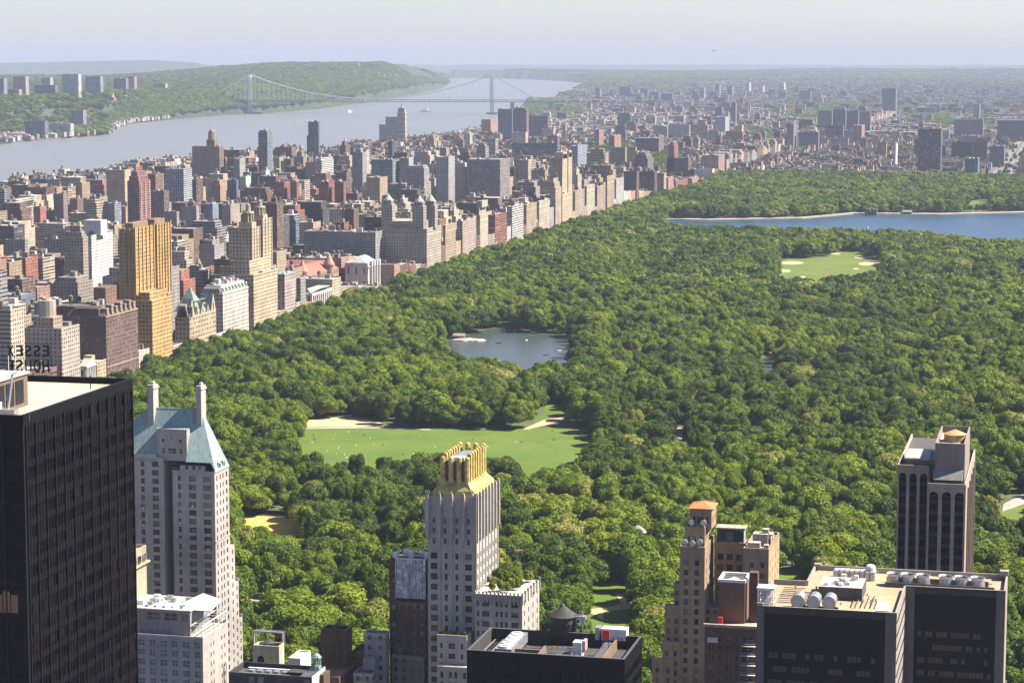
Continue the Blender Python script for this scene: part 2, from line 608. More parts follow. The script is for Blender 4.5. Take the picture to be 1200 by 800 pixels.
def add_window(mb, c, u, w, h, style):
    ux, uy = u; nx, ny = uy, -ux    # outward normal for u=(1,0) is (0,-1); u=(0,1) -> (1,0)
    fr = {'b': M_FRAME, 'w': M_FRAMEW, 'k': M_MULL}[style[0]]
    gl = {'g': M_GLASS, 'b': M_GLASSB, 'k': M_BLKGLASS, 'c': M_CURTAIN}[style[1]]
    def P(a, d, z):
        return (c[0] + ux * a + nx * d, c[1] + uy * a + ny * d, c[2] + z)
    t = 0.09
    def slab(a0, a1, z0, z1, d, mat):
        mb.poly([P(a0, d, z0), P(a1, d, z0), P(a1, d, z1), P(a0, d, z1)], mat=mat)
    slab(-w / 2, w / 2, -h / 2, h / 2, 0, gl)
    if style[0] != 'k':
        slab(-w / 2, -w / 2 + t, -h / 2, h / 2, 0.05, fr)
        slab(w / 2 - t, w / 2, -h / 2, h / 2, 0.05, fr)
        slab(-w / 2 + t, w / 2 - t, h / 2 - t, h / 2, 0.05, fr)
        slab(-w / 2 + t, w / 2 - t, -h / 2, -h / 2 + t, 0.05, fr)
        slab(-w / 2 + t, w / 2 - t, -0.05, 0.05, 0.05, fr)
        if w > 1.7:
            slab(-0.05, 0.05, -h / 2 + t, h / 2 - t, 0.06, fr)
    if style.endswith('a'):  # a little air conditioner in the lower sash
        z0 = -h / 2 + t
        for q in ([P(-.35, .35, z0), P(.35, .35, z0), P(.35, .35, z0 + .45), P(-.35, .35, z0 + .45)],
                  [P(-.35, .35, z0 + .45), P(.35, .35, z0 + .45), P(.35, 0, z0 + .45), P(-.35, 0, z0 + .45)],
                  [P(.35, .35, z0), P(.35, 0, z0), P(.35, 0, z0 + .45), P(.35, .35, z0 + .45)],
                  [P(-.35, 0, z0), P(-.35, .35, z0), P(-.35, .35, z0 + .45), P(-.35, 0, z0 + .45)]):
            mb.poly(q, mat=M_WHITE)


def wall_grid(mb, p0, u, W, z0, z1, col, cells, depth=0.3, mat=None):
    """wall with real openings. cells = list of (a0,a1,h0,h1) non-overlapping rectangles laid on a lattice.
    Rows are given by distinct (h0,h1); works row by row."""
    ux, uy = u; nx, ny = uy, -ux
    def P(a, d, z):
        return (p0[0] + ux * a + nx * d, p0[1] + uy * a + ny * d, z)
    def q(a0, a1, h0, h1):
        if a1 - a0 > 1e-3 and h1 - h0 > 1e-3:
            mb.poly([P(a0, 0, h0), P(a1, 0, h0), P(a1, 0, h1), P(a0, 0, h1)], col, None, mat,
                    [(a0, h0), (a1, h0), (a1, h1), (a0, h1)])
    rows = {}
    for c in cells:
        rows.setdefault((c[2], c[3]), []).append(c)
    z = z0
    for (h0, h1) in sorted(rows):
        q(0, W, z, h0)
        a = 0
        for c in sorted(rows[(h0, h1)]):
            q(a, c[0], h0, h1)
            for pts in ([P(c[0], 0, h0), P(c[1], 0, h0), P(c[1], -depth, h0), P(c[0], -depth, h0)],
                        [P(c[0], -depth, h1), P(c[1], -depth, h1), P(c[1], 0, h1), P(c[0], 0, h1)],
                        [P(c[0], 0, h0), P(c[0], -depth, h0), P(c[0], -depth, h1), P(c[0], 0, h1)],
                        [P(c[1], -depth, h0), P(c[1], 0, h0), P(c[1], 0, h1), P(c[1], -depth, h1)]):
                mb.poly(pts, col, None, mat)
            a = c[1]
        q(a, W, h0, h1)
        z = h1
    q(0, W, z, z1)


class Facade:
    """collects the windows of one thing and writes them out as parts"""
    def __init__(self, root):
        self.root = root; self.w = []

    def grid(self, mb, p0, u, W, z0, z1, col, cols, rows, style='bg', zt=None, depth=0.3, mat=None, skip=None, ac=0.0):
        """cols: list of (a_centre, width); rows: (floor height, window height, first centre below top, count)"""
        fh, wh, off, n = rows
        cells = []
        top = zt if zt is not None else z1
        for r in range(n):
            zc = top - off - r * fh
            if zc - wh / 2 < z0 + 0.2:
                break
            for k, (a, w) in enumerate(cols):
                if a - w / 2 < 0.1 or a + w / 2 > W - 0.1:
                    continue
                if skip and skip(k, r):
                    continue
                cells.append((a - w / 2, a + w / 2, zc - wh / 2, zc + wh / 2))
                ux, uy = u; nx, ny = uy, -ux
                s = style
                if ac and rnd.random() < ac: s = style + 'a'
                self.w.append(((p0[0] + ux * a - nx * depth, p0[1] + uy * a - ny * depth, zc), u, w, wh, s))
        wall_grid(mb, p0, u, W, z0, z1, col, cells, depth, mat)

    def finish(self, name='window'):
        def rank(w):
            px, py, d = proj(*w[0])
            vis = 0 <= px <= 1200 and 0 <= py <= 830
            return (0 if vis else 1, d - w[2] * 3)
        self.w.sort(key=rank)
        for (c, u, w, h, s) in self.w[:100]:
            o = bpy.data.objects.new(name, window_mesh(w, h, s)); COL.objects.link(o)
            o.location = c; o.rotation_euler = (0, 0, math.atan2(u[1], u[0]))
            attach(o, self.root)
        if len(self.w) > 100:
            mb = MB()
            for (c, u, w, h, s) in self.w[100:]:
                add_window(mb, c, u, w, h, s)
            o = mb.build(name, self.root); o['kind'] = 'stuff'


def evenly(W, n, w, m0=0.0, m1=0.0):
    s = (W - m0 - m1) / n
    return [(m0 + s * (i + 0.5), w) for i in range(n)]


def pxbox(x0, x1, x2, yt, Y):
    """front-left column, front-right column, back-right column, top row at the front-right corner, Y of the front"""
    a = onY(x0, yt, Y); b = onY(x1, yt, Y)
    Y1 = y_on_line(b[0], b[2], x2, Y, Y * 3)
    return a[0], b[0], Y, Y1, b[2]


def mpp(px, py, Y):
    """metres per pixel on plane Y"""
    return onY(px + 1, py, Y)[0] - onY(px, py, Y)[0]

#PART2
# ------------------------------------------------------------------ terrain
FAR = np.array([-sy_, cy_])
RIVER = [(-700, 225), (-150, 183), (0, 169), (60, 163), (125, 158), (132, 152), (150, 145), (210, 139), (262, 134.5), (305, 133), (330, 131), (370, 127.5), (405, 123), (440, 118),
         (480, 111), (512, 104.5), (526, 98), (520, 92), (560, 91.5), (620, 93), (660, 95), (690, 98), (688, 106), (662, 112), (640, 120), (605, 132), (588, 141),
         (560, 152), (480, 168), (380, 186), (300, 200), (200, 214), (100, 228), (0, 240), (-150, 262), (-700, 350)]
SHORE_PX = [-700, -150, 0, 60, 125, 132, 150, 210, 262, 305, 330, 370, 405, 440, 480, 512, 526]
SHORE_Y = [225, 183, 169, 163, 158, 152, 145, 139, 134.5, 133, 131, 127.5, 123, 118, 111, 104.5, 98]


def pxd(x, y):
    """image column and forward distance of ground points"""
    d = x * FAR[0] + y * FAR[1]
    l = x * RT[0] + y * RT[1]
    dd = np.maximum(d, 1.0)
    return 600 + F * l / (dd * cp + 30), d


def vnoise(x, y, seed=0):
    xi = np.floor(x).astype(np.int64); yi = np.floor(y).astype(np.int64)
    fx = x - xi; fy = y - yi
    fx = fx * fx * (3 - 2 * fx); fy = fy * fy * (3 - 2 * fy)
    def h(a, b):
        n = (a * 374761393 + b * 668265263 + seed * 1442695041) & 0x7fffffff
        n = ((n ^ (n >> 13)) * 1274126177) & 0x7fffffff
        return ((n ^ (n >> 16)) & 0xffff) / 65535.0
    return (h(xi, yi) * (1 - fx) + h(xi + 1, yi) * fx) * (1 - fy) + (h(xi, yi + 1) * (1 - fx) + h(xi + 1, yi + 1) * fx) * fy


def fbm(x, y, seed=0, o=4):
    s = 0; a = 0.5
    for k in range(o):
        s = s + a * vnoise(x * 2 ** k, y * 2 ** k, seed + k); a *= 0.5
    return s


def height(x, y):
    x = np.asarray(x, float); y = np.asarray(y, float)
    px, d = pxd(x, y)
    sy = np.interp(px, SHORE_PX, SHORE_Y)
    ds = F * 254 / (sy - 66)
    onw = (px < 527) & (d > ds - 400)
    strip = np.interp(px, [-300, 60, 115, 150, 200, 527], [700, 900, 800, 350, 40, 30])
    t = np.clip((d - ds - strip) / 420, 0, 1); t = t * t * (3 - 2 * t)
    zc = np.interp(px, [-300, 0, 160, 220, 290, 400, 480, 515, 527], [92, 97, 95, 84, 84, 95, 80, 45, 0])
    zt = np.interp(px, [-300, 120, 160, 200, 250, 300, 340, 500, 512, 520, 527], [98, 104, 116, 135, 157, 178, 192, 192, 168, 110, 20])
    s = np.clip((d - ds - strip - 400) / np.maximum(16000 - ds - strip - 400, 2000), 0, 1)
    h = 3 * np.clip((d - ds) / 60, 0, 1) + zc * t + (zt - zc) * s * t
    h = h * (1 - 0.75 * np.clip((d - 17500) / 4000, 0, 1))
    h = h + (fbm(x / 500, y / 500, 3) - 0.5) * 22 * t
    h = np.where(onw & (d > ds), h, 0)
    # country beyond the city
    k = np.clip((d - 10500) / 9000, 0, 1)
    h2 = k * (18 + 75 * (fbm(x / 2600, y / 2600, 9) - 0.28))
    h2 = h2 + 58 * np.exp(-((d - 27000) / 5000) ** 2) * np.clip((px - 430) / 100, 0, 1)
    h = np.where(px < 527, h, np.maximum(h, h2))
    ym = np.interp(px, [-400, -200, 0, 100, 180, 230, 262, 300], [80, 77, 73.6, 71.5, 70, 73, 80, 90])
    zm = 250 - (ym - 66) * 30000 / F
    h = np.maximum(h, zm * np.exp(-((d - 30000) / 1800) ** 2))
    ye = 76.4 + 4.2 * (fbm(px / 120, px * 0, 5) - 0.5) + np.interp(px, [500, 700, 820, 1200], [0, -0.6, -0.2, 1.2])
    ze = 250 - (ye - 66) * 43000 / F
    h = np.maximum(h, np.clip(ze, 0, 300) * np.exp(-((d - 43000) / 4500) ** 2))
    # rivers
    ix, iy, w = proj(x, y, np.full_like(x, -4.0))
    inr = inpoly(ix.ravel(), iy.ravel(), RIVER).reshape(x.shape) & (d > 500)
    return np.where(inr, -9.0, np.maximum(h, 0.0))


def build_ground():
    view = math.atan2(FAR[0], FAR[1])  # angle from +Y
    fine = np.arange(-17, 17.01, 0.09)
    coarse = np.concatenate([np.arange(-180, -17, 6), fine, np.arange(20, 180, 6)])
    th = np.radians(coarse) + view
    r = np.concatenate([[1.0, 200, 500], np.geomspace(700, 62000, 330)])
    T, R_ = np.meshgrid(th, r)
    X = R_ * np.sin(T); Y = R_ * np.cos(T)
    Z = height(X, Y)
    back = np.abs(np.radians(0) + (T - view)) > math.radians(60)
    Z[back] = 0
    n, m = X.shape
    v = np.stack([X, Y, Z], -1).reshape(-1, 3)
    idx = np.arange(n * m).reshape(n, m)
    q = []
    a = idx[:-1, :]; b = idx[1:, :]
    an = np.roll(a, -1, 1); bn = np.roll(b, -1, 1)
    q = np.stack([a, an, bn, b], -1).reshape(-1, 4)[:, ::-1]
    me = bpy.data.meshes.new("ground")
    me.vertices.add(len(v)); me.vertices.foreach_set("co", v.astype(np.float32).ravel())
    me.loops.add(q.size); me.loops.foreach_set("vertex_index", q.astype(np.int32).ravel())
    me.polygons.add(len(q)); me.polygons.foreach_set("loop_start", np.arange(0, q.size, 4, dtype=np.int32)); me.polygons.foreach_set("loop_total", np.full(len(q), 4, np.int32))
    me.polygons.foreach_set("use_smooth", np.ones(len(q), bool))
    me.materials.append(M_LAND); me.update(calc_edges=True)
    o = bpy.data.objects.new("ground", me); COL.objects.link(o)
    o['kind'] = 'structure'


build_ground()


def sheet(name, pts, z, mat, kind='structure'):
    mb = MB()
    mb.poly([(p[0], p[1], z) for p in pts], mat=mat)
    me = mb.mesh(name)
    import bmesh
    bm = bmesh.new(); bm.from_mesh(me)
    bmesh.ops.triangulate(bm, faces=bm.faces[:])
    for f in bm.faces:
        if f.normal.z < 0: f.normal_flip()
    bm.to_mesh(me); bm.free()
    o = bpy.data.objects.new(name, me); COL.objects.link(o); o['kind'] = kind
    return o


def px_sheet(name, poly, z, mat, topz=0.0, cut=None):
    """outline of a clearing: points of its near side (third value 1) are seen over the tree tops in front of it"""
    pts = []
    for p in poly:
        pts.append(onZ(p[0], p[1], topz if len(p) > 2 else z))
    return sheet(name, pts, z, mat)


# the Hudson
riv = [onZ(px, max(py, 80), -4.0) for px, py in [(-1600, 260), (-700, 215), (0, 160), (130, 140), (300, 126), (440, 110), (510, 96), (515, 88), (600, 88), (700, 92), (720, 104),
                                                 (660, 128), (620, 150), (480, 185), (300, 215), (0, 262), (-400, 330), (-1600, 560)]]
sheet("river", riv, -4.0, M_RIVER)

# the park floor, from the trees along the south edge to the north end
PARK_X0, PARK_Y0, PARK_Y1, PARK_X1 = -700.0, 772.0, 4800.0, 70.0
sheet("park_ground", [(PARK_X0, PARK_Y0), (PARK_X1, PARK_Y0), (PARK_X1, PARK_Y1), (PARK_X0, PARK_Y1)], 0.10, M_FLOOR)

# clearings seen in the picture: (name, visible outline, material, sheet z); a point with a third value lies behind near tree tops
LAWN = [(350, 497), (360, 497), (430, 499), (505, 502), (560, 504), (620, 503), (660, 500), (690, 508), (690, 532, 1), (660, 542, 1), (628, 549, 1), (590, 532, 1), (520, 530, 1), (470, 536, 1), (420, 536, 1), (380, 536, 1), (350, 526, 1)]
SANDP = [(358, 492), (395, 489), (432, 491), (452, 497), (420, 500), (360, 500)]
INFIELD = [(272, 607), (300, 604), (330, 606), (348, 609), (345, 617, 1), (300, 620, 1), (272, 618, 1)]
LAKE = [(512, 402), (540, 395), (562, 388), (588, 383), (600, 383), (618, 390), (645, 392), (668, 392), (672, 402), (664, 418, 1), (640, 424, 1), (612, 428, 1), (586, 421, 1), (552, 414, 1), (520, 408, 1)]
RESV = [(776, 258), (830, 259), (880, 258), (940, 257), (975, 254), (1000, 251.5), (1100, 252.5), (1215, 250), (1400, 250), (1400, 282, 1), (1215, 282, 1), (1150, 279, 1), (1080, 271, 1), (1000, 268, 1), (900, 266, 1), (820, 264, 1), (776, 261, 1)]
GREAT = [(926, 303), (955, 302), (975, 300), (985, 295), (1012, 295), (1020, 302), (1034, 306), (1034, 312, 1), (1016, 317, 1), (1000, 325, 1), (985, 318, 1), (962, 326, 1), (935, 326, 1), (908, 321, 1), (912, 306)]
POND = [(893, 420), (903, 418), (912, 422), (912, 430, 1), (895, 436, 1), (888, 430, 1)]
PONDBANK = [(902, 408), (910, 405), (914, 412), (912, 421), (897, 423)]
LAWN2 = [(690, 684), (705, 676), (722, 680), (738, 690), (742, 712), (742, 726, 1), (712, 734, 1), (690, 712, 1)]
PATH2 = [(720, 694), (742, 702), (746, 712), (708, 716), (706, 726), (690, 716), (691, 713), (715, 711), (728, 706)]
LAWN3 = [(905, 668), (925, 668), (948, 671), (950, 690, 1), (905, 690, 1)]
RIGHTP = [(1176, 590), (1200, 578), (1230, 566), (1230, 588), (1200, 599), (1174, 604)]
RIGHTL = [(1172, 600), (1200, 590), (1230, 580), (1230, 600), (1200, 608), (1176, 612)]
PATCH1 = [(640, 472), (662, 474), (668, 486), (646, 488), (628, 496), (622, 490), (636, 484)]
PATHB = [(280, 695), (310, 696), (335, 700), (330, 706), (280, 702)]
NLAWN = [(1130, 236), (1162, 233), (1160, 238), (1136, 240)]
clear = [("sheep_meadow_lawn", LAWN, M_LAWN, 0.14), ("clay_court", SANDP, M_SAND, 0.18), ("ball_infield", INFIELD, M_OCHRE, 0.14),
         ("lake", LAKE, M_LAKE, 0.16), ("reservoir", RESV, M_RESV, 0.16), ("great_lawn", GREAT, M_LAWN2, 0.14), ("pond", POND, M_LAKE, 0.16),
         ("pond_bank", PONDBANK, M_SAND, 0.13), ("small_lawn", LAWN2, M_LAWN, 0.14), ("path", PATH2, M_SAND, 0.18), ("lawn", LAWN3, M_LAWN, 0.14),
         ("drive", RIGHTP, M_PATH, 0.14), ("lawn", RIGHTL, M_LAWN, 0.18), ("lawn", PATCH1, M_LAWN, 0.14), ("path", PATHB, M_PATH, 0.14), ("lawn", NLAWN, M_LAWN2, 0.14)]
_r = random.Random(31)
for (cx, cyy, w_, h_) in ((797, 508, 9, 9), (655, 618, 14, 3), (690, 642, 12, 3), (700, 528, 12, 2.5), (640, 560, 10, 2), (1140, 657, 16, 6), (1145, 315, 12, 4), (600, 480, 12, 2), (765, 300, 10, 1.6), (870, 470, 14, 2), (950, 520, 16, 2.4),
                          (900, 560, 14, 3), (1010, 470, 14, 2), (770, 575, 18, 2.6), (460, 470, 14, 1.6), (720, 460, 12, 2), (855, 380, 14, 1.6), (1080, 430, 18, 2), (975, 600, 18, 3), (660, 690, 9, 3), (300, 660, 14, 3), (440, 640, 12, 3), (240, 470, 12, 2.2), (1170, 500, 18, 2)):
    t0 = _r.uniform(-.12, .12)
    clear.append(("path" if _r.random() < .6 else "lawn", [(cx - w_, cyy - h_ / 2 - t0 * w_), (cx - w_ * .2, cyy - h_ * .8), (cx + w_, cyy - h_ / 2 + t0 * w_), (cx + w_, cyy + h_ / 2 + t0 * w_), (cx + w_ * .1, cyy + h_ * .5), (cx - w_, cyy + h_ / 2 - t0 * w_)], _r.choice([M_PATH, M_SAND, M_LAWN]), 0.12))
for nm, poly, mt, z in clear:
    nm = {"sheep_meadow_lawn": "meadow", "great_lawn": "ball_field"}.get(nm, nm)
    px_sheet(nm, poly, z, mt, 13.0)
# reservoir rim path and clay infields of the ball field
mb = MB()
RIM = [(776, 257.6), (830, 258.6), (880, 257.6), (940, 256.4), (975, 253.4), (1000, 251), (1100, 252), (1215, 249.4), (1400, 249.4)]
for (a, b) in zip(RIM[:-1], RIM[1:]):
    p, q = onZ(*a, 0), onZ(*b, 0); p2, q2 = onZ(a[0], a[1] - 1.1, 0), onZ(b[0], b[1] - 1.1, 0)
    mb.poly([(*p[:2], 1.6), (*q[:2], 1.6), (*q2[:2], 1.7), (*p2[:2], 1.7)], mat=M_PATH)
    mb.poly([(*p[:2], 0.1), (*q[:2], 0.1), (*q[:2], 1.6), (*p[:2], 1.6)], (0.36, 0.33, 0.30))
o = mb.build("path"); o['kind'] = 'structure'
for (cx, cyy, rx, ry) in ((928, 308.2, 14, 1.9), (918, 317.5, 9, 1.8), (1020, 309.3, 14, 2.2), (1012, 301.8, 11, 1.4), (978, 297.5, 7, 1.0), (941, 324.5, 3, 0.9), (1003, 315, 3.5, 0.8)):
    pts = [onZ(cx + rx * math.cos(a), cyy + ry * math.sin(a), 0) for a in np.linspace(0, 2 * math.pi, 22)[:-1]]
    sheet("infield", pts, 0.19, M_SAND)
# trodden lines on the meadow
pts = [onZ(*p, 0) for p in [(352, 501.5), (430, 500.5), (505, 503), (505, 504), (430, 501.8), (352, 502.6)]]
sheet("path", pts, 0.22, M_PATH)
sheet("path", [onZ(*p, 0) for p in [(640, 491), (662, 489), (660, 493), (620, 503), (612, 503)]], 0.20, M_SAND)

# Lenox Avenue with its planted median, running straight away from the park
def long_strip(name, xa, xb, ya, yb, z, mat):
    return sheet(name, [(xa, ya), (xb, ya), (xb, yb), (xa, yb)], z, mat)
M_ROAD = simple("avenue_asphalt", (0.17, 0.165, 0.16), 0.95, nscale=0.02)
long_strip("road", -176, -134, 4800, 9500, 0.35, M_ROAD)
long_strip("median_lawn", -158, -153, 4800, 9400, 0.45, M_FLOOR)
long_strip("road", -722, -700, 780, 4850, 0.06, M_ROAD)
long_strip("pavement", -704, -700.5, 780, 4850, 0.2, M_PATH)

# ------------------------------------------------------------------ haze
def make_haze():
    X0, X1, Y0, Y1, Z0, Z1 = -40000, 30000, -3000, 52000, -10.5, 400
    mb = MB(); mb.box(X0, X1, Y0, Y1, Z0, Z1, (1, 1, 1), bottom=True, mat=M_WHITE)
    o = mb.build("haze"); o['kind'] = 'stuff'
    o.data.materials.clear()
    m = bpy.data.materials.new("haze_air"); m.use_nodes = True
    nt = m.node_tree; nt.nodes.clear()
    out = nt.nodes.new("ShaderNodeOutputMaterial"); v = nt.nodes.new("ShaderNodeVolumePrincipled")
    v.inputs["Color"].default_value = (0.48, 0.56, 0.73, 1)
    v.inputs["Density"].default_value = HAZE_DENSITY
    v.inputs["Anisotropy"].default_value = 0.0
    nt.links.new(v.outputs[0], out.inputs[1])
    o.data.materials.append(m)


make_haze()
#PART3
# ------------------------------------------------------------------ trees
def crown_mesh(name, mat, seed, nleaf, leaf, lobes=13, spread=0.62, tall=1.0):
    """unit crown: radius about 1, from z=-0.75 up to +0.8; scaled when placed"""
    rg = np.random.RandomState(seed)
    L = []
    for i in range(lobes):
        a = 2 * math.pi * (i * 0.618 + rg.rand() * 0.25)
        t = (i + 0.5) / lobes
        zc = -0.35 + 0.95 * t * tall
        rr = spread * math.sqrt(max(0.02, 1 - (max(zc, 0) / (0.75 * tall)) ** 2)) * (0.75 + 0.4 * rg.rand())
        r = 0.30 + 0.20 * rg.rand()
        L.append((rr * math.cos(a), rr * math.sin(a), zc, r))
    L.append((0.1 * rg.randn(), 0.1 * rg.randn(), 0.42 * tall, 0.42)); L.append((0, 0, -0.1, 0.62))
    V = []; Fc = []
    # inner bodies of each lobe: rough shells that stop the light
    import bmesh
    for (x, y, z, r) in L:
        bm = bmesh.new(); bmesh.ops.create_icosphere(bm, subdivisions=2 if nleaf > 900 else 1, radius=1)
        b0 = len(V)
        for v in bm.verts:
            k = r * (0.80 + 0.16 * rg.rand())
            V.append((x + v.co.x * k, y + v.co.y * k, z + v.co.z * k * 0.85))
        bm.verts.ensure_lookup_table()
        for f in bm.faces: Fc.append(tuple(b0 + v.index for v in f.verts))
        bm.free()
    w = np.array([l[3] ** 2 for l in L]); w /= w.sum()
    pick = rg.choice(len(L), nleaf * 2, p=w)
    cnt = 0
    LL = np.array(L)
    for j in pick:
        x, y, z, r = L[j]
        n = rg.randn(3); n /= np.linalg.norm(n)
        if n[2] < -0.55: continue
        rad = r * (0.92 + 0.20 * rg.rand() ** 1.5)
        p = np.array([x, y, z]) + n * rad * np.array([1, 1, 0.88])
        dd = np.sqrt(((LL[:, :3] - p) ** 2).sum(1)) / LL[:, 3]
        dd[j] = 9
        if dd.min() < 0.78: continue
        nn = n + 0.42 * rg.randn(3); nn /= np.linalg.norm(nn)
        a = np.cross(nn, rg.randn(3)); a /= np.linalg.norm(a); b = np.cross(nn, a)
        s = leaf * (0.6 + 0.8 * rg.rand())
        b0 = len(V)
        V += [tuple(p + a * s), tuple(p + b * s * 0.75 + nn * s * 0.25), tuple(p - a * s), tuple(p - b * s * 0.75 - nn * s * 0.2)]
        Fc.append((b0, b0 + 1, b0 + 2, b0 + 3))
        cnt += 1
        if cnt >= nleaf: break
    me = bpy.data.meshes.new(name)
    me.from_pydata(V, [], Fc); me.materials.append(mat); me.update()
    return me


CROWNS = {}   # (shape, colour) near crowns
for s in range(5):
    for c in range(4):
        CROWNS[(s, c)] = crown_mesh("crown", FOL[c], 100 + s * 7 + c, 3400, 0.062, 11 + s * 2, 0.58 + 0.03 * s, 1.0 + 0.12 * (s % 3))
LOWC = {}
for s in range(3):
    for c in range(4):
        LOWC[(s, c)] = crown_mesh("crown", FOL[c], 300 + s * 9 + c, 520, 0.13, 9 + s * 2, 0.60, 1.0 + 0.1 * s)


def trunk_mesh():
    mb = MB()
    mb.cyl(0, 0, 0, 0.42, 0.040, 0.028, 8, mat=M_TRUNK, cap=False)
    for k in range(5):
        a = k * 1.27
        mb.bar((0, 0, 0.34 + 0.03 * k), (0.22 * math.cos(a), 0.22 * math.sin(a), 0.62 + 0.02 * k), 0.014, mat=M_TRUNK, n=5)
    return mb.mesh("trunk")


TRUNK = trunk_mesh()

# rough screen rectangles of the near towers, to know which trees can be seen
OCC = [(0, 440, 158, 800), (158, 500, 272, 800), (158, 640, 286, 800), (500, 525, 583, 800), (455, 645, 500, 800), (547, 735, 752, 800), (583, 685, 632, 800), (776, 600, 912, 800),
       (887, 672, 1180, 800), (1052, 515, 1142, 680), (268, 770, 450, 800)]


def gen_points(x0, x1, y0, y1, step, jit=0.42):
    xs = np.arange(float(x0), x1, step); ys = np.arange(float(y0), y1, step * 0.9)
    X, Y = np.meshgrid(xs, ys)
    X[::2] += step / 2
    X = X + (npr.rand(*X.shape) - 0.5) * 2 * jit * step; Y = Y + (npr.rand(*Y.shape) - 0.5) * 2 * jit * step
    return X.ravel(), Y.ravel()


X, Y = gen_points(PARK_X0 + 6, PARK_X1, PARK_Y0 + 3, PARK_Y1, 11.8, 0.5)
H = 11.5 + 10.5 * npr.rand(len(X)) ** 1.1 + 3 * (fbm(X / 70, Y / 70, 21) - 0.5) * 2     # total height
keep = npr.rand(len(X)) > 0.035
polys = [[(p[0], p[1]) for p in c[1]] for c in clear]
polys.append([(p[0], p[1] - 1.3) for p in RIM] + [(p[0], p[1] + 0.4) for p in reversed(RIM)])
for zz in (0.2, 6.0, 11.0):
    ix, iy, w = proj(X, Y, np.full_like(X, zz))
    for poly in polys:
        keep &= ~inpoly(ix, iy, poly)
ix, iy, w = proj(X, Y, H * 0.95)
for poly in polys:
    keep &= ~inpoly(ix, iy, poly)
for hh in (0.5, 0.92):
    ix, iy, w = proj(X, Y, H * hh)
    for off in (-4.6, 4.6):
        for poly in polys[:16]:
            keep &= ~inpoly(ix + off * F / w, iy, poly)
# true footprints of the clearings (their near part is hidden by the first trees)
for nm, poly, mt, z in clear:
    wp = [tuple(onZ(p[0], p[1], 13.0 if len(p) > 2 else 0)[:2]) for p in poly]
    keep &= ~inpoly(X, Y, wp)
# gaps for the two little service roads and a wandering path network
pn = np.abs(fbm(X / 160, Y / 160, 77, 2) - 0.375)
keep &= pn > 0.006
X, Y, H = X[keep], Y[keep], H[keep]
W = (5.0 + 6.2 * npr.rand(len(X)) ** 1.5) * (0.86 + 0.34 * (H - 11) / 10)
# colour: large drifts of tone plus odd trees
tone = fbm(X / 90, Y / 120, 41, 3) + 0.50 * (npr.rand(len(X)) - 0.5)
CI = np.where(tone < 0.36, 0, np.where(tone < 0.53, 1, 2))
CI[npr.rand(len(X)) < 0.028] = 3
# the pale flowering clump right of the gilded tower and other drifts
ix, iy, w = proj(X, Y, H * 0.8)
clump = (inpoly(ix, iy, [(600, 575), (640, 562), (700, 575), (705, 605), (660, 620), (600, 605)]) & (npr.rand(len(X)) < 0.55))
clump |= (inpoly(ix, iy, [(560, 425), (620, 420), (630, 440), (570, 445)]) & (npr.rand(len(X)) < 0.35))
CI[clump] = 3
print("park trees", len(X))

# which are the 300 that show largest
infr = (ix > 2) & (ix < 1198) & (iy > 100) & (iy < 835)
for (a, b, c, d) in OCC:
    infr &= ~((ix > a) & (ix < c) & (iy > b) & (iy < d))
size = np.where(infr, W * W * F * F / w ** 2, 0)
order = np.argsort(-size)
near = order[:300]
rest = order[300:]
TREE_LABELS = []
for i in near:
    e = thing("tree", "tree", "tree", (X[i], Y[i], 0.1), "trees of the park near the towers")
    t = bpy.data.objects.new("trunk", TRUNK); COL.objects.link(t); t.parent = e
    t.scale = (H[i] * 0.85, H[i] * 0.85, H[i])
    cm = CROWNS[(int(npr.randint(5)), int(CI[i]))]
    c = bpy.data.objects.new("crown", cm); COL.objects.link(c); c.parent = e
    hz = H[i] * 0.47
    c.location = (0, 0, H[i] - hz * 0.92)
    c.scale = (W[i] * (0.92 + 0.16 * npr.rand()), W[i], hz)
    c.rotation_euler = (0, 0, npr.rand() * 6.28)
    TREE_LABELS.append((e, float(ix[i]), float(iy[i]), FOLNAME[CI[i]], W[i] * (H[i] / 16)))


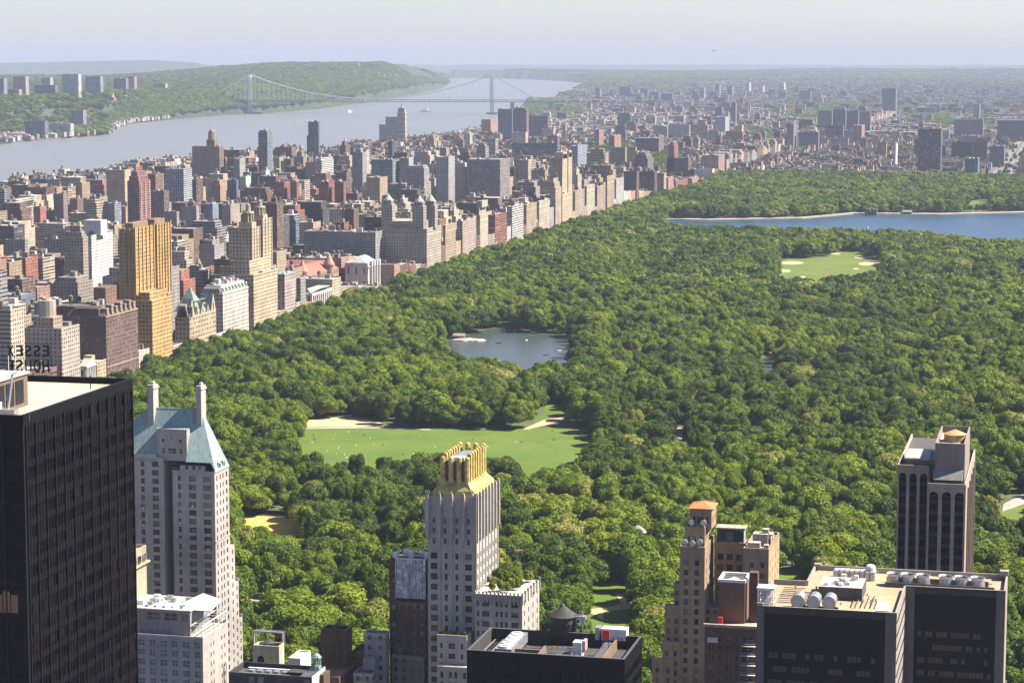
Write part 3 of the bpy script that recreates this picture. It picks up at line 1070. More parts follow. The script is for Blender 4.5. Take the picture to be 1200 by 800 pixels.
def scatter(name, P, idx, scl, rot, sources):
    """one object of many instances: a point mesh and a node tree"""
    me = bpy.data.meshes.new(name)
    me.vertices.add(len(P)); me.vertices.foreach_set("co", np.asarray(P, np.float32).ravel())
    a = me.attributes.new("kidx", 'INT', 'POINT'); a.data.foreach_set("value", np.asarray(idx, np.int32))
    a = me.attributes.new("ksc", 'FLOAT_VECTOR', 'POINT'); a.data.foreach_set("vector", np.asarray(scl, np.float32).ravel())
    a = me.attributes.new("krot", 'FLOAT', 'POINT'); a.data.foreach_set("value", np.asarray(rot, np.float32))
    me.update()
    o = bpy.data.objects.new(name, me); COL.objects.link(o); o['kind'] = 'stuff'
    ng = bpy.data.node_groups.new(name + "_nodes", 'GeometryNodeTree')
    ng.interface.new_socket(name="Geometry", in_out='INPUT', socket_type='NodeSocketGeometry')
    ng.interface.new_socket(name="Geometry", in_out='OUTPUT', socket_type='NodeSocketGeometry')
    gi = ng.nodes.new("NodeGroupInput"); go = ng.nodes.new("NodeGroupOutput")
    jn = ng.nodes.new("GeometryNodeJoinGeometry")
    def attr(nm, ty):
        n = ng.nodes.new("GeometryNodeInputNamedAttribute"); n.data_type = ty; n.inputs[0].default_value = nm
        return n.outputs[0]
    ai = attr("kidx", 'INT'); sc = attr("ksc", 'FLOAT_VECTOR'); ro = attr("krot", 'FLOAT')
    cb = ng.nodes.new("ShaderNodeCombineXYZ"); ng.links.new(ro, cb.inputs[2])
    for k, src in enumerate(sources):
        if not (np.asarray(idx) == k).any(): continue
        cmp_ = ng.nodes.new("FunctionNodeCompare"); cmp_.data_type = 'INT'; cmp_.operation = 'EQUAL'
        ints = [s for s in cmp_.inputs if s.type == 'INT']
        ng.links.new(ai, ints[0]); ints[1].default_value = k
        oi = ng.nodes.new("GeometryNodeObjectInfo"); oi.inputs["Object"].default_value = src
        oi.inputs["As Instance"].default_value = True
        ip = ng.nodes.new("GeometryNodeInstanceOnPoints")
        ng.links.new(gi.outputs[0], ip.inputs["Points"]); ng.links.new(cmp_.outputs[0], ip.inputs["Selection"])
        ng.links.new(oi.outputs["Geometry"], ip.inputs["Instance"])
        ng.links.new(cb.outputs[0], ip.inputs["Rotation"]); ng.links.new(sc, ip.inputs["Scale"])
        ng.links.new(ip.outputs[0], jn.inputs[0])
    ng.links.new(jn.outputs[0], go.inputs[0])
    md = o.modifiers.new("scatter", 'NODES'); md.node_group = ng
    return o


SRC = {}


def source(me):
    """an object outside the scene that only lends its mesh to the scatters"""
    if me.name not in SRC:
        SRC[me.name] = bpy.data.objects.new("crown_shape", me)
    return SRC[me.name]


def tree_scatter(name, X, Y, Z, H, W, CI, lod):
    table = CROWNS if lod == 0 else LOWC
    ns = 5 if lod == 0 else 3
    keys = [(s, c) for s in range(ns) for c in range(4)]
    sh = npr.randint(ns, size=len(X))
    idx = sh * 4 + np.asarray(CI).astype(int)
    hz = H * 0.5
    P = np.stack([X, Y, Z + H - hz * 0.92], -1)
    scl = np.stack([W, W * (0.9 + 0.2 * npr.rand(len(X))), hz], -1)
    return scatter(name, P, idx, scl, npr.rand(len(X)) * 6.28, [source(table[k]) for k in keys])


dn = Y[rest] < 2300
r0 = rest[dn]; r1 = rest[~dn]
zz = np.full(len(X), 0.1)
tree_scatter("park_woodland", X[r0], Y[r0], zz[r0], H[r0], W[r0], CI[r0], 0)
tree_scatter("far_park_woodland", X[r1], Y[r1], zz[r1], H[r1], W[r1] * 1.05, CI[r1], 1)


def green_patch(name, poly, step, hmin=9, hvar=6, wmul=0.45, zfun=None, prob=1.0, cols=(0, 1, 1, 2)):
    """a wood on the ground seen inside an outline of the picture"""
    c = np.array([onZ(p[0], p[1], 0)[:2] for p in poly])
    x, y = gen_points(c[:, 0].min(), c[:, 0].max(), c[:, 1].min(), c[:, 1].max(), step)
    k = inpoly(x, y, [tuple(p) for p in c]) & (npr.rand(len(x)) < prob)
    x, y = x[k], y[k]
    h = hmin + hvar * npr.rand(len(x)); w = step * wmul * (0.85 + 0.5 * npr.rand(len(x)))
    z = height(x, y) if zfun else np.zeros(len(x))
    k = z > -1
    ci = np.array(cols)[npr.randint(len(cols), size=len(x))]
    return x[k], y[k], z[k], h[k], w[k], ci[k]


parts = []
# green places among the streets (their outlines in the picture)
for poly, step, hm in (([(690, 176), (712, 172), (745, 175), (778, 184), (800, 190), (775, 205), (740, 203), (695, 204)], 14, 16),
                       ([(870, 150), (905, 158), (918, 172), (905, 178), (878, 172)], 20, 14), ([(900, 168), (930, 166), (925, 174), (900, 176)], 20, 12),
                       ([(925, 122), (985, 122), (1000, 140), (955, 146), (925, 140)], 24, 14), ([(1060, 128), (1110, 132), (1120, 150), (1060, 146)], 24, 14),
                       ([(1150, 135), (1170, 138), (1165, 158), (1150, 156)], 24, 14), ([(1055, 176), (1085, 178), (1082, 190), (1055, 188)], 16, 12),
                       ([(620, 118), (665, 120), (690, 132), (640, 142), (608, 140)], 30, 16), ([(940, 152), (965, 150), (968, 158), (940, 158)], 20, 12),
                       ([(356, 252), (374, 252), (374, 278), (356, 278)], 11, 14), ([(420, 298), (452, 298), (446, 330), (400, 338), (362, 344), (376, 330)], 11, 15),
                       ([(900, 170), (915, 150), (925, 175)], 18, 12)):
    parts.append(green_patch("", poly, step, hm))
# riverside belt and street trees
x, y = gen_points(-1890, -1865, 1500, 7500, 14)
parts.append((x, y, x * 0, 12 + 5 * npr.rand(len(x)), 6 + 2 * npr.rand(len(x)), npr.randint(3, size=len(x))))
sxs = []
for gy in np.arange(1280, 9600, 80.5):
    n = 60
    xs = npr.uniform(-1860, 300, n); ok = (xs < -780) | (gy > 4850); xs = xs[ok]
    sxs.append(np.stack([xs, np.full(len(xs), gy - 8.0) + npr.uniform(-3, 3, len(xs))], -1))
sxs = np.concatenate(sxs)
parts.append((sxs[:, 0], sxs[:, 1], np.zeros(len(sxs)), 8 + 5 * npr.rand(len(sxs)), 3.5 + 2 * npr.rand(len(sxs)), npr.randint(3, size=len(sxs))))
A = [np.concatenate([p[k] for p in parts]) for k in range(6)]
tree_scatter("street_trees", *A, 1)

# woods on the far bank: sampled by picture column and distance
n = 30000
pxs = npr.uniform(-140, 527, n)
shore = F * 254 / (np.interp(pxs, SHORE_PX, SHORE_Y) - 66)
dd = shore + 20 + (16500 - shore) * npr.rand(n) ** 1.6
nb = 11000
dd[:nb] = shore[:nb] + 15 + 700 * npr.rand(nb)
l = (pxs - 600) * (dd * cp + 30) / F
wx = dd * FAR[0] + l * RT[0]; wy = dd * FAR[1] + l * RT[1]
z = height(wx, wy)
town = (pxs < 200) & (dd < shore + np.interp(pxs, [-300, 60, 115, 150, 200], [650, 850, 750, 300, 0]))
k = (z > 0.5) & (fbm(wx / 260, wy / 260, 61, 3) > np.where(town, 0.50, 0.20))
wx, wy, z = wx[k], wy[k], z[k]
n = len(wx)
tree_scatter("far_bank_woods", wx, wy, z - 1, 15 + 8 * npr.rand(n), 13 + 9 * npr.rand(n), npr.choice([0, 0, 1, 1, 2], n), 1)

# woods and parks far off beyond the streets
n = 26000
pxs = npr.uniform(440, 1300, n); dd = 9300 + 21000 * npr.rand(n) ** 1.5
l = (pxs - 600) * (dd * cp + 30) / F
wx = dd * FAR[0] + l * RT[0]; wy = dd * FAR[1] + l * RT[1]
z = height(wx, wy)
k = (z > -1) & (fbm(wx / 900, wy / 900, 71, 3) > 0.56 - 0.16 * np.clip((dd - 13000) / 8000, 0, 1))
wx, wy, z, dk = wx[k], wy[k], z[k], dd[k]
n = len(wx)
tree_scatter("distant_woods", wx, wy, z - 1, 14 + 7 * npr.rand(n), (12 + 9 * npr.rand(n)) * (1 + np.clip((dk - 13000) / 9000, 0, 1.2)), npr.choice([0, 1, 1, 2], n), 1)
#PART4
# ------------------------------------------------------------------ the near towers
STONE = (0.48, 0.445, 0.41); PALE = (0.50, 0.47, 0.43); TAN = (0.42, 0.31, 0.20); BROWN = (0.15, 0.085, 0.055); BRICKR = (0.22, 0.10, 0.07)
TAR = (0.10, 0.095, 0.09); MEMB = (0.55, 0.52, 0.46); CREAMROOF = (0.62, 0.55, 0.40); WHITE = (0.66, 0.65, 0.62); GREY = (0.28, 0.27, 0.27)


def blk(x0, x1, y0, y1, z0, z1, name, parent, col, mat=None, top=None, parapet=0.0, win=None):
    mb = MB(); mb.box(x0, x1, y0, y1, z0, z1, col, win, top, mat, False, parapet)
    return mb.build(name, parent)


def ac_unit(mb, x, y, z, w, d, h, mat=None):
    mb.box(x, x + w, y, y + d, z, z + h, WHITE, mat=mat or M_WHITE)
    mb.cyl(x + w / 2, y + d / 2, z + h, z + h + 0.15, min(w, d) * 0.36, n=10, mat=M_DARK)


def water_tank(parent, x, y, z, r, h, legs=2.0, name="water_tank", mat=None):
    mb = MB(); mat = mat or M_DARK
    for a in range(4):
        k = a * math.pi / 2 + .78
        mb.bar((x + r * .8 * math.cos(k), y + r * .8 * math.sin(k), z), (x + r * .8 * math.cos(k), y + r * .8 * math.sin(k), z + legs), 0.15, mat=M_BLKMETAL)
    mb.cyl(x, y, z + legs, z + legs + h, r, r * 0.95, 18, mat=mat)
    for k in range(6):
        zz_ = z + legs + h * (k + .5) / 6
        mb.cyl(x, y, zz_, zz_ + 0.08, r * 1.02, r * 1.02, 18, mat=M_BLKMETAL)
    mb.cyl(x, y, z + legs + h, z + legs + h + r * 0.62, r * 1.08, 0, 18, mat=mat)
    return mb.build(name, parent)


# ---- 1. black glass slab on the left
Y = 420.0
X0, X1, Y0, Y1, Z = pxbox(-190, 27, 155.5, 487, Y)
t1 = thing("glass_office_tower", "black glass office slab with cream roof, cropped by the left edge", "office tower", (X1, Y0, 0))
mb = MB()
FH = 3.95
nE = 12; WE = Y1 - Y0
fac = Facade(t1)
colsE = evenly(WE - 1.6, nE, (WE - 1.6) / nE - 0.35, 0, 0)
colsE = [(a + 0.8, w) for a, w in colsE]
zt = Z - 2.4
ZB = 40.0
mb.box(X0, X1 - 0.35, Y0 + 0.35, Y1, ZB - 40, ZB, (0.02,) * 3, mat=M_BLKMETAL)
fac.grid(mb, (X1, Y0), (0, 1), WE, ZB, Z, (0.02,) * 3, colsE, (FH, 2.5, 3.9, 34), 'kk', depth=0.12, mat=M_BLKMETAL)
WS = X1 - X0
nS = round(WS / 4.6)
fac.grid(mb, (X0, Y0), (1, 0), WS, ZB, Z, (0.02,) * 3, [(a, w) for a, w in evenly(WS, nS, WS / nS - 0.35)], (FH, 2.5, 3.9, 34), 'kk', depth=0.12, mat=M_BLKMETAL,
         skip=lambda k, r: r > 26)
mb.wall(X1, Y1, X0, Y1, ZB, Z, (0.02,) * 3, mat=M_BLKMETAL)
mb.wall(X0, Y1, X0, Y0, ZB, Z, (0.02,) * 3, mat=M_BLKMETAL)
# parapet with a sunken pale roof
t = 0.9; zr = Z - 1.3
for (a, b, c, d) in ((X0, X1, Y0, Y0 + t), (X0, X1, Y1 - t, Y1), (X1 - t, X1, Y0 + t, Y1 - t), (X0, X0 + t, Y0 + t, Y1 - t)):
    mb.poly([(a, c, Z), (b, c, Z), (b, d, Z), (a, d, Z)], mat=M_BLKMETAL)
for (a, b, c, d) in ((X0 + t, Y0 + t, X1 - t, Y0 + t), (X1 - t, Y0 + t, X1 - t, Y1 - t), (X1 - t, Y1 - t, X0 + t, Y1 - t), (X0 + t, Y1 - t, X0 + t, Y0 + t)):
    mb.wall(c, d, a, b, zr, Z, (0.02,) * 3, mat=M_BLKMETAL)
wall1 = mb.build("wall", t1)
mb = MB(); mb.poly([(X0 + t, Y0 + t, zr), (X1 - t, Y0 + t, zr), (X1 - t, Y1 - t, zr), (X0 + t, Y1 - t, zr)], CREAMROOF)
roof1 = mb.build("roof", t1)
# mullions
mm = MB()
for k in range(nE + 1):
    yy = Y0 + 0.8 + (WE - 1.6) * k / nE
    mm.box(X1, X1 + 0.30, yy - 0.10, yy + 0.10, ZB, Z - 2.0, (0.05,) * 3, mat=M_MULL)
    if k < nE:
        for q in (0.33, 0.66):
            y2 = yy + (WE - 1.6) / nE * q
            mm.box(X1, X1 + 0.14, y2 - 0.05, y2 + 0.05, ZB, Z - 2.0, (0.05,) * 3, mat=M_MULL)
for k in range(nS + 1):
    xx = X0 + WS * k / nS
    mm.box(xx - .1, xx + .1, Y0 - 0.3, Y0, ZB, Z - 2.0, (0.05,) * 3, mat=M_MULL)
mm.build("mullions", t1)
mm = MB()
for r in range(34):
    zc = Z - 3.9 - r * FH - 1.9
    if zc < ZB: break
    mm.box(X1, X1 + 0.06, Y0 + .5, Y1 - .5, zc - 0.12, zc, (0.03,) * 3, mat=M_BLKMETAL)
    mm.box(X1, X1 + 0.06, Y0 + .5, Y1 - .5, zc - 0.62, zc - .5, (0.03,) * 3, mat=M_BLKMETAL)
mm.build("spandrel_bands", t1)
fac.finish()
# the lit office on the left face
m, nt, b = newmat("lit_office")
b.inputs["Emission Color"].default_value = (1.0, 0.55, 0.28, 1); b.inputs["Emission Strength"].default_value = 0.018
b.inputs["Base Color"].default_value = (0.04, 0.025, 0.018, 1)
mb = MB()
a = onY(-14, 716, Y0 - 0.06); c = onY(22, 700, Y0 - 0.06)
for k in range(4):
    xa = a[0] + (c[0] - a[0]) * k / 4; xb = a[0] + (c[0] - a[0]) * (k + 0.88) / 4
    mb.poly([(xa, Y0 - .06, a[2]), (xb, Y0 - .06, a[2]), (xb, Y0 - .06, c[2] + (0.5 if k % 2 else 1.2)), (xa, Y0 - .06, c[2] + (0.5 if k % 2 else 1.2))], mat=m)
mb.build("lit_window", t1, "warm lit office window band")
# penthouse with a pale flat top
pc = onX(32, 437, X1 - 9); py1 = pc[1]; pz = pc[2]
py0 = py1 - 46
mb = MB()
mb.box(X0 + 3, X1 - 9, max(py0, Y0 + 4), py1, zr, pz, (0.20, 0.15, 0.11))
pent = mb.build("penthouse", t1)
mb = MB()
for k in range(9):
    y0_ = py1 - 2.2 - k * 4.4
    if y0_ - 3.6 < Y0 + 4: break
    mb.box(X1 - 9, X1 - 8.85, y0_ - 3.6, y0_, zr + 0.9, pz - 1.0, (0.07, 0.07, 0.075), mat=M_MULL)
bsub(mb, "louvre", pent)
mb = MB(); mb.box(X0 + 2.6, X1 - 8.6, max(py0, Y0 + 4) - .4, py1 + .4, pz, pz + 0.35, WHITE); bsub(mb, "roof_slab", pent)
mb = MB()
for k in range(9):
    mb.bar((X1 - 9.4, py1 - k * 3, pz + .35), (X1 - 9.4, py1 - k * 3, pz + 1.3), 0.04, mat=M_METAL)
mb.bar((X1 - 9.4, py1, pz + 1.3), (X1 - 9.4, py1 - 24, pz + 1.3), 0.04, mat=M_METAL); bsub(mb, "railing", pent)
a = onY(10, 430, py1 - 8); mb = MB(); mb.bar((a[0], a[1], pz), (a[0], a[1], pz + 4.6), 0.07, mat=M_WHITE); bsub(mb, "mast", pent)
# window-washing rig
a = onZ(24, 480, zr)
mb = MB()
bx, by = X1 - 6.5, Y0 + 7.0
mb.box(bx - 3.2, bx + 2.0, by - 1.6, by + 0.6, zr + 0.5, zr + 1.5, (0.3, 0.3, 0.3), mat=M_METAL)
mb.bar((bx, by, zr + 1.4), (bx + 0.6, by + 1, zr + 8.2), 0.28, mat=M_METAL)
mb.bar((bx - 1.5, by, zr + 1.4), (bx + 0.6, by + 1, zr + 5.6), 0.12, mat=M_METAL)
mb.bar((bx + 0.6, by + 1, zr + 8.2), (bx + 2.6, by - 1, zr + 9.0), 0.16, mat=M_METAL)
mb.box(bx - 2.4, bx - 1.2, by - 1, by + .2, zr + 1.5, zr + 2.8, (0.5,) * 3, mat=M_WHITE)
for k in range(8):
    mb.bar((bx - 3 + k * 1.4, Y0 + 2.2, zr), (bx - 3 + k * 1.4, Y0 + 2.2, zr + 1.2), 0.05, mat=M_METAL)
mb.bar((bx - 3, Y0 + 2.2, zr + 1.2), (bx + 6.8 - 1.9, Y0 + 2.2, zr + 1.2), 0.05, mat=M_METAL)
rig = mb.build("window_washing_crane"); tag(rig, "steel window-washing crane standing on the cream roof of the black slab", "crane")
mb = MB(); mb.cyl(X1 - 6, Y1 - 9, zr, zr + 3.0, 0.12, n=6, mat=M_BLKMETAL); bsub(mb, "vent_pipe", roof1)

# ---- 2. rooftop letters seen from behind, on the hotel hidden by the slab
Y = 752.0
LX = {k: onY(p, 420, Y)[0] for k, p in dict(l=-12, r=62).items()}
zb = onY(40, 470, Y)[2]
th = thing("hotel_building", "brick hotel mostly hidden behind the black slab, carrying the roof letters", "hotel", (onY(20, 470, Y)[0], Y - 8, 0))
blk(onY(-60, 470, Y)[0], onY(66, 470, Y)[0], Y - 14, Y + 14, 0, zb, "wall", th, TAN, top=TAR, parapet=1.2, win=(3.2, 3.2, .4, .5))
sg = thing("rooftop_letter_sign", "big dark rooftop lettering seen from behind, reading backwards, above the black slab", "letter sign", (onY(25, 440, Y)[0], Y, zb))


def letter(ch, px_l, px_r, y_top, y_bot, root):
    cu = bpy.data.curves.new("letter", 'FONT'); cu.body = ch; cu.extrude = 0.01; cu.offset = 0.012
    o = bpy.data.objects.new("letter_tmp", cu); COL.objects.link(o)
    bpy.context.view_layer.update()
    me = bpy.data.meshes.new_from_object(o.evaluated_get(bpy.context.evaluated_depsgraph_get()))
    bpy.data.objects.remove(o)
    co = np.zeros(len(me.vertices) * 3); me.vertices.foreach_get("co", co); co = co.reshape(-1, 3)
    mn, mx_ = co.min(0), co.max(0)
    a = onY(px_l, y_bot, Y); b = onY(px_r, y_top, Y)
    n_ = np.zeros_like(co)
    # readable from the park side (+Y): its left is towards +X
    n_[:, 0] = b[0] - (co[:, 0] - mn[0]) / (mx_[0] - mn[0]) * (b[0] - a[0])
    n_[:, 1] = Y + co[:, 2] / max(1e-6, mx_[2]) * 0.25
    n_[:, 2] = a[2] + (co[:, 1] - mn[1]) / (mx_[1] - mn[1]) * (b[2] - a[2])
    me.vertices.foreach_set("co", n_.ravel()); me.materials.clear(); me.materials.append(M_BLKMETAL); me.update()
    lo = bpy.data.objects.new("letter", me); COL.objects.link(lo); attach(lo, root)


for k, ch in enumerate("ESSEX"):
    r = 57.5 - k * 10.4
    letter(ch, r - 7.2, r, 404.5, 417, sg)
for k, ch in enumerate("HOUSE"):
    r = 57.5 - k * 10.4
    letter(ch, r - 7.4, r, 421.5, 436, sg)
mb = MB()
za, zc_ = onY(40, 402, Y)[2], zb
for px in range(4, 62, 7):
    p = onY(px, 420, Y)
    mb.bar((p[0], Y - .5, zc_), (p[0], Y - .5, za), 0.07, mat=M_BLKMETAL)
for py in (403, 418, 420.5, 437):
    p = onY(2, py, Y); q = onY(60, py, Y)
    mb.bar((p[0], Y - .5, q[2]), (q[0], Y - .5, q[2]), 0.07, mat=M_BLKMETAL)
mb.build("sign_frame", sg)

# ---- 3. pale tower with the steep copper roof and two chimneys
Y = 745.0
px2x = lambda px, py=600, YY=None: onY(px, py, YY or Y)[0]
pz_ = lambda py, px=200, YY=None: onY(px, py, YY or Y)[2]
XL = px2x(128); XR = px2x(252, 600)
Dp = 14.0
zE = pz_(553, 250)      # eaves of the right wing
zL = pz_(535, 160)
t3 = thing("hotel_tower", "pale stone tower with steep pale green copper roof and two tall chimneys", "apartment tower", (XR, Y, 0))
fac = Facade(t3); mb = MB()
xa = px2x(192.5); xb = px2x(203)     # light court
Ws = XR - xb
fac.grid(mb, (xb, Y), (1, 0), Ws, 0, zE, STONE, [(Ws * .16, 1.1), (Ws * .47, 2.6), (Ws * .82, 2.7)], (2.98, 1.9, 2.6, 46), 'bg', ac=0.15)
Wl = xa - XL
fac.grid(mb, (XL, Y), (1, 0), Wl, 0, zL, STONE, [(Wl * .14, 2.4), (Wl * .36, 2.4), (Wl * .62, 1.4), (Wl * .85, 2.4)], (2.98, 1.9, 2.3, 46), 'bg', ac=0.1)
# court sides and back
mb.wall(xa, Y, xa, Y + 7, 0, zL, STONE); mb.wall(xb, Y + 7, xb, Y, 0, zE, STONE)
Wc = xb - xa
fac.grid(mb, (xa, Y + 7), (1, 0), Wc, 0, zE, STONE, [(Wc / 2, 1.0)], (2.98, 1.7, 2.6, 40), 'wg')
# east wall
fac.grid(mb, (XR, Y), (0, 1), Dp, 0, zE, STONE, [(2.2, .9), (5.6, .9), (8.2, .9), (11.6, 1.3)], (2.98, 1.8, 2.6, 46), 'bg')
mb.wall(XR, Y + Dp, XL, Y + Dp, 0, zE, STONE, (3, 3, .4, .5)); mb.wall(XL, Y + Dp, XL, Y, 0, zE, STONE)
mb.poly([(XL, Y, zL), (xa, Y, zL), (xa, Y + 7, zL), (XL, Y + 7, zL)], PALE)
mb.poly([(xa, Y + 7, zE), (XR, Y + 7, zE), (XR, Y + Dp, zE), (xa, Y + Dp, zE)], PALE)
mb.poly([(xb, Y, zE), (XR, Y, zE), (XR, Y + 7, zE), (xb, Y + 7, zE)], PALE)
for zc in (zE - 24.5, zE - 0.3):
    mb.box(xb - .2, XR + .25, Y - .25, Y - 0.003, zc, zc + .45, PALE); mb.box(XR + .003, XR + .25, Y, Y + Dp, zc, zc + .45, PALE)
wall3 = mb.build("wall", t3)
# stepped-out lower blocks on the park side
steps = [(275, 637), (279.5, 680), (284, 722), (287, 780)]
yy0 = Y + Dp
for (p2, yt) in steps:
    zt_ = onX(p2, yt, XR)[2]
    y1 = y_on_line(XR, zt_, p2 + .0, Y, Y * 1.4)
    mbs = MB()
    W_ = y1 - yy0
    if W_ < 1: W_ = 2.5; y1 = yy0 + W_
    fac.grid(mbs, (XR, yy0), (0, 1), W_, 0, zt_, STONE, [(W_ * .5, 1.1)], (2.98, 1.6, 2.4, 40), 'wg')
    mbs.wall(XR, y1, XL, y1, 0, zt_, STONE, (3, 3, .4, .5)); mbs.wall(XL, y1, XL, yy0, 0, zt_, STONE)
    mbs.wall(XL, yy0, XR, yy0, 0, zt_, STONE)
    mbs.poly([(XL, yy0, zt_), (XR, yy0, zt_), (XR, y1, zt_), (XL, y1, zt_)], PALE)
    mbs.box(XR - 1, XR, y1 - .4, y1, zt_, zt_ + 1, PALE)
    mbs.build("setback_wing", t3)
    yy0 = y1
# roof
zR = pz_(479, 205, Y + 8)
ra, rb = px2x(173, 480, Y + 7.5), px2x(236, 480, Y + 7.5)
ye = Y + Dp - .2; xe = XR + .3
mb = MB()
zf = zL + 0.5
# dormer gap between px 184 and 219
da, db = px2x(184), px2x(219)
zd = pz_(503, 200)
S0 = [(XL - 2, Y + 0.4, zf - 2), (xe, Y + 0.4, zE)]
def slope(x, z):  # y on the south slope at height z
    return Y + 0.4 + (7.2) * (z - zf) / (zR - zf)
yR = slope(0, zR)
mb.poly([(XL - 6, slope(0, zf - 1.5), zf - 1.5), (da, slope(0, zf - 1.5), zf - 1.5), (da, slope(0, zR), zR), (ra, slope(0, zR), zR)], mat=M_COPPER)
mb.poly([(da, slope(0, zd), zd), (db, slope(0, zd), zd), (db, yR, zR), (da, yR, zR)], mat=M_COPPER)
mb.poly([(db, slope(0, zf - 1.5), zf - 1.5), (xe - 1.5, slope(0, zf - 1.5), zf - 1.5), (xe, Y + .2, zE), (rb, yR, zR), (db, yR, zR)], mat=M_COPPER)
mb.poly([(xe, Y + .2, zE), (xe, ye, zE), (rb, yR + .4, zR), (rb, yR, zR)], mat=M_COPPER)
mb.poly([(xe, ye, zE), (XL - 6, ye, zE), (ra, yR + .4, zR), (rb, yR + .4, zR)], mat=M_COPPER)
mb.poly([(XL - 6, ye, zE), (XL - 6, slope(0, zf - 1.5), zf - 1.5), (ra, yR, zR), (ra, yR + .4, zR)], mat=M_COPPER)
mb.bar((ra, yR + .2, zR + .1), (rb, yR + .2, zR + .1), 0.3, mat=M_COPPER)
mb.bar((xe, Y + .1, zE), (rb, yR, zR), 0.14, mat=M_COPPER)
roof3 = mb.build("roof", t3)
# parapet wall in front of the roof foot
mbp = MB()
zp = pz_(545, 215)
pa = px2x(212)
mbp.box(pa, px2x(241), Y - .02, Y + 1.2, zE, zp, STONE)
mbp.box(XL, px2x(184), Y + .02, Y + 1.3, zL, zL + 1.2, PALE)
mbp.build("parapet", t3)
for k in (3, 8, 12): pass
mbw = MB()
for px in (220, 228, 235):
    x = px2x(px); mbw.box(x - .5, x + .5, Y - .08, Y - .03, zE + .6, zE + 2.2, TAR, mat=M_GLASS)
mbw.build("attic_window", t3)
# wall dormer
mb = MB()
zdb = pz_(548, 200)
yd = Y + 1.0
Wd = db - da
fac.grid(mb, (da, yd), (1, 0), Wd, zL - 1, zd, STONE, [(Wd * .22, 1.0), (Wd * .5, 2.9), (Wd * .80, 1.0)], (5.3, 1.9, 7.6, 1), 'wg')
mb.wall(da, yd + 7, da, yd, zL - 1, zd, STONE); mb.wall(db, yd, db, yd + 7, zL - 1, zd, STONE)
mb.poly([(da - .2, yd - .2, zd), (db + .2, yd - .2, zd), (db + .2, yd + 7, zd), (da - .2, yd + 7, zd)], mat=M_COPPER)
mb.box(da - .2, db + .2, yd - .25, yd - .003, zd - .35, zd - .02, STONE, mat=M_COPPER)
xm = (da + db) / 2
for k in range(9):
    a0, a1 = math.pi * k / 9, math.pi * (k + 1) / 9
    mb.bar((xm - 2.1 * math.cos(a0), yd - .05, zd - 4.2 + 2.1 * math.sin(a0)), (xm - 2.1 * math.cos(a1), yd - .05, zd - 4.2 + 2.1 * math.sin(a1)), .12, PALE)
for sx_ in (-2.1, 2.1):
    mb.bar((xm + sx_, yd - .05, zd - 4.2), (xm + sx_, yd - .05, zd - 6.4), .12, PALE)
dm = mb.build("dormer", t3)
mb = MB()
for sx_ in (-3.2, 3.2, 0):
    mb.box(xm + sx_ - .4, xm + sx_ + .4, yd - .04, yd - .01, zd - (4.6 if sx_ else 3.5), zd - (3.5 if sx_ else 2.8), TAR, mat=M_GLASS)
bsub(mb, "dormer_window", dm)
for (pl, pr, yt, ybm) in ((172.5, 182, 451, 492), (229.5, 238, 452, 494)):
    yc = Y + 5.2
    a = onY(pl, yt, yc); b = onY(pr - 2.6, yt, yc); c = onY(pr, ybm, yc)
    mb = MB()
    mb.box(a[0], b[0], yc, yc + 4.6, zR - 14, a[2], STONE, top=PALE)
    mb.box(a[0] - .3, b[0] + .3, yc - .3, yc + 4.9, a[2] - 1.4, a[2] - .9, PALE, bottom=True)
    mb.box(a[0] + .5, b[0] - .5, yc + 1.4, yc + 3.4, a[2], a[2] + .9, PALE)
    mb.build("chimney", t3)
mb = MB()
for k in range(2):
    y_ = Y + 4 + k * 4.2
    mb.box(XR - 2, XR + .1, y_, y_ + 2.2, zE + .4, zE + 2.6, STONE, mat=M_COPPER)
    mb.box(XR + .1, XR + .14, y_ + .4, y_ + 1.8, zE + .8, zE + 2.2, STONE, mat=M_GLASS)
mb.build("dormer", t3)
# brick court face lower block seen at the tower foot
fac.finish()

# ---- 4. lower white building with roof terrace in front of it
Y = 690.0
X0, X1, Y0, Y1, Z = pxbox(120, 237.5, 267, 746, Y)
t4 = thing("terrace_building", "low white masonry block with roof terrace and pergola below the copper-roofed tower", "apartment building", (X1, Y0, 0))
fac = Facade(t4); mb = MB(); W_ = X1 - X0
bay = W_ / 9
cells = [(bay * (k + .5), 2.3 if k % 2 else 1.9) for k in range(9)]
fac.grid(mb, (X0, Y0), (1, 0), W_, 0, Z, (0.40, 0.38, 0.40), cells, (3.15, 2.0, 2.9, 30), 'wb')
De = Y1 - Y0
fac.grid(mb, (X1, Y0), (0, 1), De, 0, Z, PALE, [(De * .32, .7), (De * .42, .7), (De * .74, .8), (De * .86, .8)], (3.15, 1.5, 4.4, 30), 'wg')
mb.wall(X1, Y1, X0, Y1, 0, Z, PALE); mb.wall(X0, Y1, X0, Y0, 0, Z, PALE)
mb.box(X0, X1 + .15, Y0 - .18, Y0 - .004, Z - .5, Z, WHITE); mb.box(X1 + .004, X1 + .18, Y0, Y1, Z - .5, Z, WHITE)
for r in range(8):
    zz_ = Z - 4.5 - r * 3.15
    mb.box(X0, X1, Y0 - .1, Y0 - .004, zz_, zz_ + .25, PALE)
mb.build("wall", t4)
mb = MB(); mb.box(X0 + .4, X1 - .4, Y0 + .4, Y1 - .4, Z - 1.6, Z - .9, MEMB); mb.build("terrace", t4)
